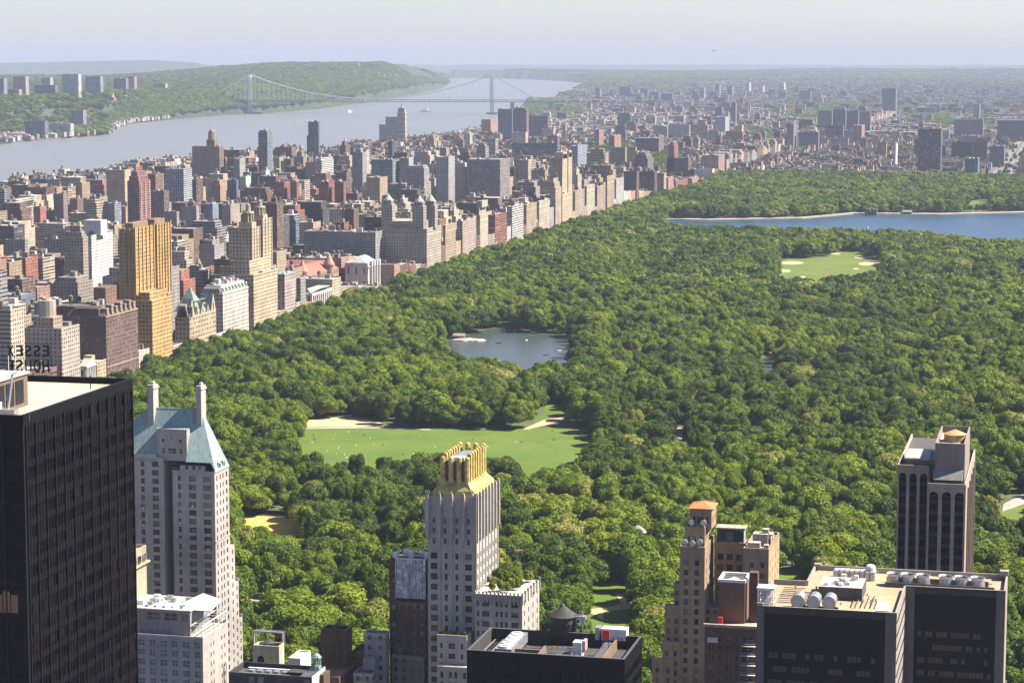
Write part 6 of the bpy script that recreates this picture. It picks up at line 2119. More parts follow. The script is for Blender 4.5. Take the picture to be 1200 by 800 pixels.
for k in range(14):
    x = c[0] + 1 + rnd.random() * (c[1] - c[0] - 2.4); y = c[2] + .8 + rnd.random() * 2.6; mb.box(x, x + .9, y, y + .8, c[4] - 2.2, c[4] - 1.2 + rnd.random(), WHITE, mat=M_METAL if k % 2 else M_WHITE)
mb.build("roof_equipment", t14)
#PART5
# ------------------------------------------------------------------ the city
FOOT = []      # footprints of hand-built buildings (x0,x1,y0,y1)
GUARD = []     # (px0,px1,y_visible_bottom,distance): nothing nearer may rise above that row there
C_TAN = (0.44, 0.34, 0.23); C_BEIGE = (0.52, 0.45, 0.35); C_BROWN = (0.19, 0.115, 0.08); C_RED = (0.30, 0.115, 0.075); C_GREY = (0.33, 0.31, 0.30)
C_WHITE = (0.66, 0.64, 0.60); C_GOLD = (0.60, 0.36, 0.10); C_DARK = (0.075, 0.07, 0.075); C_PINK = (0.42, 0.24, 0.19); C_BLUE = (0.16, 0.22, 0.27)
W_PRE = (3.4, 3.2, .38, .52); W_MOD = (2.4, 3.0, .72, .55); W_BAND = (12, 3.1, .97, .45); W_SMALL = (2.8, 3.0, .36, .45)


def regfoot(a, yb, m=6):
    FOOT.append((a[0] - m, a[1] + m, a[2] - m, a[3] + m))
    if yb:
        p0 = proj(a[0], a[2], a[4])[0]; p1 = proj(a[1], a[3], a[4])[0]
        GUARD.append((p0 - 1, p1 + 1, yb, a[2]))


def bhouse(mb, x0, x1, y0, y1, z, h=3.5, col=(0.3, 0.27, 0.25)):
    mb.box(x0, x1, y0, y1, z, z + h, col, top=(0.25, 0.24, 0.23))


def roof_bits(mb, x0, x1, y0, y1, z, n, seed):
    r = random.Random(seed)
    for _ in range(n):
        w = 1.5 + r.random() * min(5, (x1 - x0) * .3); d = 1.5 + r.random() * min(5, (y1 - y0) * .3)
        if x1 - x0 < w + 2 or y1 - y0 < d + 2: continue
        x = x0 + 1 + r.random() * (x1 - x0 - w - 2); y = y0 + 1 + r.random() * (y1 - y0 - d - 2)
        c = r.choice([(0.3, .27, .24), (0.5, .47, .43), (0.2, .15, .12), (.6, .58, .55)])
        mb.box(x, x + w, y, y + d, z, z + 1.2 + r.random() * 3.4, c)


def tank(mb, x, y, z, r=2.0, h=3.6, legs=2.5, col=(0.16, 0.11, 0.08)):
    for a in range(4):
        k = a * math.pi / 2 + .78
        mb.bar((x + r * .7 * math.cos(k), y + r * .7 * math.sin(k), z), (x + r * .7 * math.cos(k), y + r * .7 * math.sin(k), z + legs), 0.2, (0.1, .09, .09))
    mb.cyl(x, y, z + legs, z + legs + h, r, r, 9, col, cap=False); mb.cyl(x, y, z + legs + h, z + legs + h + r * .7, r * 1.08, 0, 9, (0.2, .16, .13))


def tower(label, cat, a, col, win, roofcol=(.28, .26, .24), z0=0, yb=None, group=None, bits=4, tanks=1, name="apartment_building", wine=None, steps=(), bands=False, seed=0, guard=True):
    x0, x1, y0, y1, z = a
    if guard: regfoot(a, yb)
    t = thing(name, label, cat, ((x0 + x1) / 2, y0, z0), group)
    mb = MB(); mb.wall(x0, y0, x1, y0, z0, z, col, win); mb.wall(x1, y0, x1, y1, z0, z, col, wine or win, None, 100); mb.wall(x1, y1, x0, y1, z0, z, col, win); mb.wall(x0, y1, x0, y0, z0, z, col, win)
    zt = z; X0, X1, Y0, Y1 = x0, x1, y0, y1
    tops = [(X0, X1, Y0, Y1, z)]
    for (m, dh) in steps:
        X0, X1, Y0, Y1 = X0 + m, X1 - m, Y0 + m, Y1 - m
        mb.box(X0, X1, Y0, Y1, zt - .3, zt + dh, col, win, roofcol, parapet=.0); zt += dh
        tops.append((X0, X1, Y0, Y1, zt))
    if bands:
        for zz_ in (z - 1.0, z - 8):
            mb.box(x0 - .3, x1 + .4, y0 - .4, y0 - .003, zz_, zz_ + .6, tuple(min(.8, c * 1.3) for c in col), bottom=True); mb.box(x1 + .003, x1 + .4, y0, y1, zz_, zz_ + .6, tuple(min(.8, c * 1.3) for c in col), bottom=True)
    mb.build("wall", t)
    mb = MB(); mb.poly([(x0 + .4, y0 + .4, z - 1.0), (x1 - .4, y0 + .4, z - 1.0), (x1 - .4, y1 - .4, z - 1.0), (x0 + .4, y1 - .4, z - 1.0)], roofcol)
    for (p, q, r_, s_) in ((x0 + .4, y0 + .4, x1 - .4, y0 + .4), (x1 - .4, y0 + .4, x1 - .4, y1 - .4), (x1 - .4, y1 - .4, x0 + .4, y1 - .4), (x0 + .4, y1 - .4, x0 + .4, y0 + .4)):
        mb.wall(r_, s_, p, q, z - 1.0, z + .02, col)
    if bits: roof_bits(mb, X0, X1, Y0, Y1, zt - (1.0 if not steps else 0), bits, int(abs(x0 * 7 + y0)) + seed)
    rf = mb.build("roof", t)
    for k in range(tanks):
        m_ = MB(); fx = .3 + .35 * ((k * .61 + abs(x0) * .013) % 1); tank(m_, X0 + (X1 - X0) * fx, Y0 + (Y1 - Y0) * (.35 + .3 * ((k * .37 + y0 * .01) % 1)), zt - (1.0 if not steps else 0), 1.9); bsub(m_, "water_tank", rf)
    return t, rf, zt


PX = -722.0


def cpw(x0, x1, x2, yt, X=PX):
    """building on the avenue facing the park: its corner column x1 lies on the plane x = X"""
    c = onX(x1, yt, X); Y0 = c[1]; z = c[2]
    xw = onY(x0, yt, Y0)[0]
    Y1 = y_on_line(X, z, x2, Y0, Y0 * 2)
    return (xw, X, Y0, Y1, z)


# -- the avenue facing the park, from the left edge inwards
A_ = cpw(-25, 12, 28, 363)
t, rf, zt = tower("pale block with stacked balconies above the black slab at the left edge", "apartment building", A_, C_BEIGE, W_BAND, tanks=1, wine=W_PRE, yb=425)
A_ = cpw(27, 72, 93, 385)
t, rf, zt = tower("beige brick block with round penthouse tower, just above the black slab's far corner", "apartment building", A_, (.46, .40, .33), W_PRE, yb=430, tanks=0)
mb = MB(); cx_, cyy = A_[1] - 18, (A_[2] + A_[3]) / 2
mb.box(cx_ - 8, cx_ + 8, cyy - 8, cyy + 8, A_[4] - 1, A_[4] + 7, C_TAN, W_PRE); mb.cyl(cx_, cyy, A_[4] + 7, A_[4] + 19, 6.2, n=14, col=C_BEIGE); mb.cyl(cx_, cyy, A_[4] + 19, A_[4] + 20.5, 4, 3, 14, col=C_TAN)
mb.build("penthouse", t)
# church with a pediment
A_ = cpw(93, 102, 113, 431); regfoot(A_, 440)
t = thing("meeting_hall", "small white classical hall with pediment and columns beside the dark brown block", "hall", (A_[1], A_[2], 0))
mb = MB(); mb.box(A_[0], A_[1] - 2, A_[2], A_[3], 0, A_[4], C_WHITE, (4, 8, .3, .5)); mb.box(A_[0] - .5, A_[1], A_[2] - .5, A_[3] + .5, A_[4], A_[4] + 1.2, C_WHITE, bottom=True); mb.build("wall", t)
mb = MB(); ym = (A_[2] + A_[3]) / 2; zz_ = A_[4] + 1.2
mb.poly([(A_[1], A_[2] - .5, zz_), (A_[1], A_[3] + .5, zz_), (A_[1], ym, zz_ + 5)], C_WHITE); mb.poly([(A_[0], A_[2] - .5, zz_), (A_[1], A_[2] - .5, zz_), (A_[1], ym, zz_ + 5), (A_[0], ym, zz_ + 5)], (.5, .48, .44)); mb.poly([(A_[1], A_[3] + .5, zz_), (A_[0], A_[3] + .5, zz_), (A_[0], ym, zz_ + 5), (A_[1], ym, zz_ + 5)], (.5, .48, .44)); mb.build("pediment_roof", t)
for k in range(6):
    mb = MB(); y = A_[2] + 1 + (A_[3] - A_[2] - 2) * k / 5; mb.cyl(A_[1] - .9, y, 2, A_[4], .8, .7, 10, C_WHITE); mb.build("column", t)
# dark brown block
A_ = cpw(78, 124, 161, 371)
t, rf, zt = tower("long dark brown brick block with dormered roofline and tall chimney block", "apartment building", A_, (.17, .10, .085), (3.0, 3.3, .36, .5), yb=420, tanks=0, bits=0, roofcol=(.2, .13, .1), wine=(3.2, 3.3, .40, .5), bands=False)
mb = MB(); z = A_[4]
mb.frustum((A_[0], A_[1], A_[2], A_[3]), (A_[0] + 6, A_[1] - 6, A_[2] + 6, A_[3] - 6), z, z + 7, (.16, .11, .09))
for k in range(7):
    y = A_[2] + 5 + (A_[3] - A_[2] - 10) * k / 6; mb.box(A_[1] - 5, A_[1] - .3, y - 2, y + 2, z, z + 6 + (k % 2) * 2, (.36, .26, .22), (2, 3, .4, .5))
    mb.box(A_[1] - 4, A_[1] + .3, y - 2.5, y - 2.05, z - 1, z + 3, C_TAN)
for k in range(6):
    x = A_[0] + 8 + (A_[1] - A_[0] - 16) * k / 5; mb.box(x - 2, x + 2, A_[2] + .3, A_[2] + 5, z, z + 6, (.15, .1, .08), (2, 3, .4, .5))
roof_bits(mb, A_[0] + 8, A_[1] - 8, A_[2] + 8, A_[3] - 8, z + 7, 8, 3)
mb.box(A_[1], A_[1] + .3, A_[2] + .5, A_[3] - .5, 12, 13, C_TAN, bottom=True); mb.box(A_[1] + .003, A_[1] + .5, A_[2], A_[3], z - .8, z, C_TAN, bottom=True); bsub(mb, "dormered_roof", rf)
mb = MB(); q = onX(124, 360, A_[1] - 10); mb.box(A_[1] - 20, A_[1] - 10, q[1], q[1] + 22, z, onX(124, 337, A_[1] - 10)[2], (.22, .12, .09), (3, 3, .3, .4)); mb.build("chimney_block", t)
# the golden twin-shouldered tower
c = onX(178, 352, PX); YM_ = c[1]; z = c[2]; y1 = y_on_line(PX, z, 201, YM_, YM_ * 2)
GC = (.60, .37, .135)
A_ = (onY(158, 352, YM_)[0], PX, YM_, y1, z); regfoot(A_, 408)
t = thing("golden_brick_tower", "golden yellow brick twin-shafted tower beside the dark brown block at the park edge", "apartment tower", (PX, YM_, 0))
mb = MB(); mb.box(*A_[:4], 0, z, GC, (3.0, 3.2, .45, .52), (.3, .22, .12), parapet=1)
mb.box(A_[0] + 2, A_[1] - 3, A_[2] + 3, A_[3] - 3, z - 1, z + 6, GC, (3, 3.2, .45, .52), (.3, .22, .12), parapet=.8)
mb.build("wall", t)
XT = PX - 12
xw = onY(142, 290, YM_ + 4)[0]; XT = onY(158, 290, YM_ + 4)[0]
zt = onY(158, 268, YM_ + 4)[2]; ya = YM_ + 4; yb_ = y_on_line(XT, zt, 179.5, ya, ya * 2); yc = y_on_line(XT, zt, 183, ya, ya * 2); yd = y_on_line(XT, zt, 199, ya, ya * 2)
mb = MB(); mb.box(xw, XT - 6, ya + 1, yd - 1, z - 1, zt - 3, (.45, .28, .10), (3, 3.2, .5, .6), (.3, .22, .12), parapet=1); mb.build("tower_core", t)
for (p, q) in ((ya, yb_), (yc, yd)):
    mb = MB(); mb.box(XT - 14, XT, p, q, z - .5, zt, GC, (2.6, 3.2, .5, .58), (.3, .22, .12), parapet=1)
    for k in range(6):
        y = p + (q - p) * k / 5; mb.box(XT + .003, XT + .9, y - .7, y + .7, z, zt + (1.5 if k in (0, 5) else .6), GC)
    for k in range(4):
        x = XT - 13 + 4.2 * k; mb.box(x - .6, x + .6, p - .8, p - .003, z, zt + .5, GC)
    mb.box(XT - 10, XT - 3, p + 4, q - 4, zt - 1, zt + 4, (.32, .2, .12)); mb.build("tower_shaft", t)
# the gabled sandstone block
A_ = cpw(205, 222, 253, 372); regfoot(A_, 402); z = A_[4]
t = thing("gabled_apartment_house", "sandstone apartment house with steep slate green gables between golden tower and white mansard block", "apartment house", (PX, A_[2], 0))
mb = MB(); mb.box(*A_[:4], 0, z, (.50, .40, .26), (3.6, 4.0, .42, .55), (.2, .22, .2)); mb.build("wall", t)
SL = (.16, .20, .19); Wd = A_[3] - A_[2]
mb = MB(); mb.frustum(A_[:4], (A_[0] + 9, A_[1] - 9, A_[2] + 9, A_[3] - 9), z, z + 11, SL)
mb.frustum((A_[1] - 22, A_[1] - 1, A_[2] + Wd * .32, A_[2] + Wd * .68), (A_[1] - 12, A_[1] - 11, A_[2] + Wd * .49, A_[2] + Wd * .51), z + 2, z + 22, (.24, .32, .30)); mb.build("roof", t)
for (f_, w_, h_) in ((.10, 6, 15), (.5, 5, 10), (.90, 6, 15), (.3, 3.4, 7), (.7, 3.4, 7)):
    mb = MB(); yc_ = A_[2] + Wd * f_
    p0, p1, p2_ = (PX + .1, yc_ - w_, z), (PX + .1, yc_ + w_, z), (PX + .1, yc_, z + h_)
    b0_, b1_, b2_ = (PX - 8, yc_ - w_, z), (PX - 8, yc_ + w_, z), (PX - 8, yc_, z + h_)
    mb.poly([p0, p1, p2_], (.52, .42, .28)); mb.poly([b0_, p0, p2_, b2_], SL); mb.poly([p1, b1_, b2_, p2_], SL)
    mb.box(PX + .1, PX + .2, yc_ - 1, yc_ + 1, z + 1, z + h_ * .45, TAR, mat=M_GLASS); mb.build("gable", t)
mb = MB()
for k in range(4):
    x = A_[0] + 4 + (A_[1] - A_[0] - 8) * k / 3
    mb.poly([(x - 3, A_[2] - .1, z), (x + 3, A_[2] - .1, z), (x, A_[2] - .1, z + 11)], (.36, .29, .2)); mb.poly([(x - 3, A_[2] + 7, z), (x - 3, A_[2] - .1, z), (x, A_[2] - .1, z + 11), (x, A_[2] + 7, z + 11)], (.22, .30, .28)); mb.poly([(x + 3, A_[2] - .1, z), (x + 3, A_[2] + 7, z), (x, A_[2] + 7, z + 11), (x, A_[2] - .1, z + 11)], (.22, .30, .28))
    mb.cyl(x + 5, A_[2] + 3, z, z + 9, .8, n=6, col=(.3, .2, .15))
mb.build("side_gables", t)
# white mansard block
A_ = cpw(235, 261, 291, 344)
t, rf, zt = tower("white brick block with pale dormered mansard roof at the park edge", "apartment building", A_, (.60, .54, .47), (3.2, 3.4, .38, .5), yb=388, tanks=0, bits=0, bands=True)
mb = MB(); z = A_[4]; mb.frustum(A_[:4], (A_[0] + 3.5, A_[1] - 3.5, A_[2] + 3.5, A_[3] - 3.5), z, z + 6.5, (.33, .34, .34)); 
for k in range(8):
    y = A_[2] + 4 + (A_[3] - A_[2] - 8) * k / 7; mb.box(A_[1] - 3, A_[1] - .2, y - 1.3, y + 1.3, z, z + 4.6, C_WHITE); mb.box(A_[1] - .2, A_[1] - .1, y - .6, y + .6, z + .8, z + 3.4, TAR, mat=M_GLASS)
for k in range(6):
    x = A_[0] + 4 + (A_[1] - A_[0] - 8) * k / 5; mb.box(x - 1.2, x + 1.2, A_[2] + .2, A_[2] + 3, z, z + 4.4, (.55, .52, .48)); mb.box(x - .5, x + .5, A_[2] + .1, A_[2] + .2, z + .8, z + 3.2, TAR, mat=M_GLASS)
roof_bits(mb, A_[0] + 4, A_[1] - 4, A_[2] + 4, A_[3] - 4, z + 6.5, 12, 9); bsub(mb, "mansard", rf)
# twin-cupola apartment house
A_ = cpw(249, 297, 325, 322); z = A_[4]; YS = A_[2]
t, rf, zt = tower("tan twin-towered apartment house with lantern cupolas, tallest on the park edge", "apartment house", A_, (.54, .44, .30), (3.1, 3.3, .42, .5), yb=374, tanks=1, bits=7, bands=True)
mb = MB(); mb.box(A_[0] + 6, A_[1] - 5, A_[2] + 4, A_[3] - 4, z - 1, z + 7, (.54, .44, .30), W_PRE, parapet=.8); mb.box(A_[1] - 24, A_[1] - 6, A_[2] + 6, A_[3] - 6, z + 6, z + 12, (.54, .44, .30), W_PRE, parapet=.8); mb.build("terrace_floors", t)
for (p0, p1, p2_, ytop, ycap, ff) in ((268, 295, 304, 267, 233, 3.0), (292, 307.5, 318, 257, 230, 0)):
    Xc = PX - 7
    c_ = onX(p1, ytop, Xc); y0_ = c_[1]; zt2 = c_[2]; y1_ = y_on_line(Xc, zt2, p2_, y0_, y0_ * 2); xw_ = onY(p0, ytop, y0_)[0]
    mb = MB(); mb.box(xw_, Xc, y0_, y1_, z - 1, zt2, (.54, .44, .30), (3.0, 3.3, .42, .55), (.4, .33, .24), parapet=1)
    for k in range(4):
        mb.box(Xc + .003, Xc + .6, y0_ + (y1_ - y0_) * k / 3 - .6, y0_ + (y1_ - y0_) * k / 3 + .6, z, zt2 + .8, (.58, .48, .33))
    sh_ = mb.build("tower_shaft", t)
    mb = MB(); xc_ = Xc - 7; yc_ = (y0_ + y1_) / 2; ztop_ = onX((p1 + p2_) / 2 - 6, ycap, xc_)[2]; hh = ztop_ - zt2
    mb.box(xc_ - 7, xc_ + 5.5, yc_ - 6, yc_ + 6, zt2 - 1, zt2 + hh * .18, (.5, .41, .28)); mb.cyl(xc_, yc_, zt2 + hh * .18, zt2 + hh * .5, 4.4, 4.0, 12, (.5, .42, .3))
    for k in range(10):
        a0 = k * math.pi / 5; mb.cyl(xc_ + 4.9 * math.cos(a0), yc_ + 4.9 * math.sin(a0), zt2 + hh * .18, zt2 + hh * .5, .6, n=5, col=(.56, .47, .33))
    mb.cyl(xc_, yc_, zt2 + hh * .5, zt2 + hh * .56, 5.6, 5.2, 12, (.5, .42, .3)); mb.cyl(xc_, yc_, zt2 + hh * .56, zt2 + hh * .74, 2.6, 2.3, 10, (.46, .4, .3)); mb.dome(xc_, yc_, zt2 + hh * .74, 2.4, hh * .12, (.25, .36, .33), None, 10, 3); mb.cyl(xc_, yc_, zt2 + hh * .85, ztop_ + 4, .5, .05, 6, (.3, .42, .38))
    bsub(mb, "cupola", sh_)
A_ = cpw(325, 333.5, 346, 322); t, rf, zt = tower("narrow pinkish block with green cornice right of the twin-towered house", "apartment building", A_, (.46, .38, .34), W_PRE, yb=362, tanks=1, bands=True)
mb = MB(); mb.box(A_[0] - .5, A_[1] + .6, A_[2] - .6, A_[3] + .5, A_[4] + .03, A_[4] + .8, (.3, .42, .36), mat=M_COPPER, bottom=True); bsub(mb, "copper_cornice", rf)
A_ = cpw(347, 352, 358, 326); t, rf, zt = tower("thin grey stone block between the pinkish block and the white columned museum", "apartment building", A_, C_GREY, W_PRE, yb=352, tanks=0, bits=2)
A_ = cpw(358, 366, 389, 344); regfoot(A_, 352)
t = thing("columned_museum", "low white columned museum half hidden by park trees", "museum", (PX, A_[2], 0))
mb = MB(); mb.box(*A_[:4], 0, A_[4], C_WHITE, (6, 9, .25, .5), (.5, .52, .5), parapet=1.2); mb.build("wall", t)
mb = MB(); mb.frustum((A_[0] + 2, A_[1] - 2, A_[2] + 2, A_[3] - 2), (A_[0] + 10, A_[1] - 10, A_[2] + 14, A_[3] - 14), A_[4] - 1, A_[4] + 3.5, (.50, .54, .52)); mb.build("roof", t)
for k in range(10):
    mb = MB(); y = A_[2] + 4 + (A_[3] - A_[2] - 8) * k / 9; mb.cyl(PX + .6, y, 3, A_[4] - 2.4, .75, n=8, col=C_WHITE); mb.build("column", t)
# natural history museum: classical white block, red roofed wings with turrets
XM = PX - 16
A_ = cpw(404, 431, 445, 308, XM); regfoot(A_, 334); z = A_[4]
t = thing("museum", "large white and pink stone museum with red roofs and round turrets", "museum", (XM, A_[2], 0))
mb = MB(); mb.box(*A_[:4], 0, z, C_WHITE, (8, 16, .22, .5), parapet=1.5); mb.box(A_[0] - 1, A_[1] + 1.2, A_[2] - 1, A_[3] + 1, z - 5, z - 4, C_WHITE, bottom=True); w_ = mb.build("entrance_block", t)
mb = MB(); 
mb.frustum((A_[0] + 3, A_[1] - 2, A_[2] + 3, A_[3] - 3), (A_[0] + 12, A_[1] - 12, A_[2] + 12, A_[3] - 12), z - 1.5, z + 6, (.45, .56, .50)); bsub(mb, "roof", w_)
for k in range(4):
    mb = MB(); y = A_[2] + 8 + (A_[3] - A_[2] - 16) * k / 3; mb.cyl(XM + 1.6, y, 3, z - 5, 1.6, n=8, col=C_WHITE); mb.box(XM + .2, XM + 3, y - 2, y + 2, z - 4, z + 1.5, C_WHITE); mb.build("column", t)
PNK = (.44, .27, .21); RFR = (.38, .15, .11)
y0_ = A_[2] - 118
for (u0, u1, v0, v1, hh) in ((XM - 62, XM - 34, y0_, A_[2] - 1, 24), (XM - 95, XM - 31, A_[2] - 32, A_[2] - 6, 24), (XM - 150, XM - 32, y0_, y0_ + 26, 24)):
    regfoot((u0, u1, v0, v1, hh), None)
    mb = MB(); mb.box(u0, u1, v0, v1, 0, hh, PNK, (5, 6, .4, .6)); w_ = mb.build("wing", t)
    mb = MB(); d_ = min(u1 - u0, v1 - v0) * .42
    mb.frustum((u0 - .5, u1 + .5, v0 - .5, v1 + .5), (u0 + d_, u1 - d_, v0 + d_, v1 - d_), hh, hh + 9, RFR); bsub(mb, "red_roof", w_)
for (u, v) in ((XM - 34, y0_), (XM - 62, y0_), (XM - 34, A_[2] - 30), (XM - 148, y0_)):
    mb = MB(); mb.cyl(u, v, 0, 29, 5.5, n=14, col=PNK); mb.cyl(u, v, 29, 31, 6.2, n=14, col=(.5, .33, .27)); mb.cyl(u, v, 31, 43, 5.6, .1, 14, (.45, .30, .24)); mb.build("turret", t)
# slab row beyond the museum
A_ = (onY(356, 268, 2560)[0], onY(440, 272, 2560)[0], 2560, 2590, onY(440, 272, 2560)[2])
tower("long grey apartment slab behind the red roofed museum", "apartment building", A_, (.33, .32, .32), (3.2, 3.2, .4, .5), yb=300, tanks=3, bits=12, seed=4)
# domed triple-tower house
A_ = cpw(443, 500, 517, 268); z = A_[4]
t, rf, zt = tower("massive grey-tan apartment house with three domed corner towers", "apartment house", A_, (.46, .41, .34), (3.1, 3.2, .42, .52), yb=308, tanks=1, bits=10, bands=True)
mb = MB(); mb.box(A_[0] + 4, A_[1] - 5, A_[2] + 4, A_[3] - 5, z - 1, z + 8, (.46, .41, .34), W_PRE, parapet=.8); mb.build("terrace_floors", t)
for (pc, ytp, yy) in ((455, 227, 12), (491.5, 229, 8), (505, 228, 34)):
    c_ = onY(pc, ytp, A_[2] + yy); mb = MB(); x = c_[0]; y = c_[1]; zt2 = c_[2]
    mb.box(x - 6.5, x + 6.5, y - 6.5, y + 6.5, z - 1, zt2 - 12, (.42, .38, .32), W_PRE); mb.box(x - 5, x + 5, y - 5, y + 5, zt2 - 12, zt2 - 7, (.44, .4, .33), (3, 6, .4, .7)); mb.cyl(x, y, zt2 - 7, zt2, 5.6, .4, 8, (.46, .54, .47)); mb.cyl(x, y, zt2 - .5, zt2 + 2, .4, .2, 6, (.4, .5, .45)); mb.build("corner_tower", t)

ROW = [  # front-left, corner, back, top, colour, windows, label, steps
 (519, 522, 534, 264, C_TAN, W_PRE, "tan and pink striped block right of the triple-domed house", ()),
 (535, 542, 558, 259, (.45, .36, .31), W_PRE, "brown and cream block with pierced roof piers, two along from the triple-domed house", ()),
 (558, 562.5, 572, 252, C_BEIGE, W_SMALL, "narrow cream stepped block with pointed art deco top", ((3, 9), (3, 8))),
 (572, 580, 594, 252, (.36, .13, .10), W_BAND, "red brick block with white bands, left of the bright white block", ()),
 (594, 600, 613.5, 242, C_WHITE, W_BAND, "bright white block with thin window bands, beside the red brick one", ()),
 (613.5, 617, 629, 240, C_TAN, W_PRE, "tan block right of the bright white one", ()),
 (629, 632, 644, 236, C_BEIGE, W_PRE, "cream block with pale green dome right beside the pointed twin-towered house", ()),
 (644, 651, 658, 220, (.46, .37, .28), W_PRE, "brown-grey stepped block just left of the pointed twin-towered house", ((2, 7), (2, 6))),
 (671, 674, 685, 224, (.42, .33, .27), W_PRE, "tan block first right of the pointed twin-towered house", ()),
 (685, 687.5, 697, 218, C_BEIGE, W_PRE, "cream block with dark gap, second right of the pointed twin-towered house", ()),
 (697, 700, 709.5, 219, (.42, .31, .26), W_PRE, "pinkish brown block, third right of the pointed twin-towered house", ()),
 (709.5, 711.5, 720, 209, C_TAN, W_PRE, "taller golden tan block, fourth right of the pointed twin-towered house", ((2, 3),)),
 (720, 722, 731, 210, (.45, .42, .40), W_SMALL, "pale grey block, left neighbour of two broad dark slabs on the park edge", ()),
 (731, 746, 749, 201, (.13, .10, .10), W_PRE, "left of two broad dark slabs on the park edge", ()),
 (749, 767, 769.5, 201, (.11, .09, .095), W_MOD, "right of two broad dark slabs on the park edge", ()),
 (770, 778, 781, 203, C_TAN, W_PRE, "narrow tan block right of the two broad dark slabs", ()),
 (781, 783, 789.5, 208, C_PINK, W_PRE, "low pink block right of the narrow tan block", ()),
 (790, 792, 806, 213, C_RED, W_SMALL, "row of low red houses at the park edge in front of the dark brick towers", ()),
 (806, 811, 819, 209, C_PINK, W_SMALL, "low pink and white houses near the park's far corner", ()),
]
for (p0, p1, p2_, yt, col, win, lab, st) in ROW:
    A_ = cpw(p0, p1, p2_, yt)
    dz = 0
    t, rf, zt = tower(lab, "apartment building", A_, col, win, yb=yt + 22, steps=st, tanks=1 if p0 < 800 else 0, bits=4, bands=col in (C_TAN, C_BEIGE), wine=(win if win is not W_BAND else W_BAND))
# pointed twin towers
A_ = cpw(655, 659, 671, 228); z = A_[4]
t, rf, zt = tower("tan apartment house with two pointed art deco towers on the park edge", "apartment house", A_, (.56, .45, .31), (3.0, 3.2, .4, .5), yb=258, tanks=0, bits=2, bands=True)
for (p0, p1, p2_, ytop, ysp) in ((644, 659, 665, 186, 172), (652, 666, 670.5, 184, 172)):
    Xc = PX - 6; c_ = onX(p1, ytop, Xc); y0_ = c_[1]; y1_ = y_on_line(Xc, c_[2], p2_, y0_, y0_ * 2); xw_ = onY(p0, ytop, y0_)[0]
    mb = MB(); mb.box(xw_, Xc, y0_, y1_, z - 20, c_[2], (.56, .45, .31), (3.0, 3.2, .4, .5)); 
    for k in range(3):
        mb.box(Xc - 12, Xc + .4, y0_ + k * 2 + 1, y1_ - k * 2 - 1, c_[2] - .1, c_[2] + 3 + k * 3, (.52, .42, .3))
    sh_ = mb.build("tower_shaft", t)
    mb = MB(); zs_ = onX((p1 + p2_) / 2, ysp, Xc - 6)[2]; mb.cyl(Xc - 6, (y0_ + y1_) / 2, c_[2] + 8, zs_, 2.6, .2, 8, (.5, .42, .33)); bsub(mb, "spire", sh_)


def by_h(x0, x1, x2, yt, h, z0=0.0):
    """building of total height h whose roof corner is seen at (x1, yt)"""
    c = onZ(x1, yt, h + z0)
    if c[0] > PX and c[1] < 4866: c = onY(x1, yt, 4866)      # beyond the park
    xw = onY(x0, yt, c[1])[0]
    Y1 = y_on_line(c[0], c[2], x2, c[1], c[1] * 1.6)
    Y1 = min(max(Y1, c[1] + 9), c[1] + 90)
    return (xw, c[0], c[1], Y1, c[2])


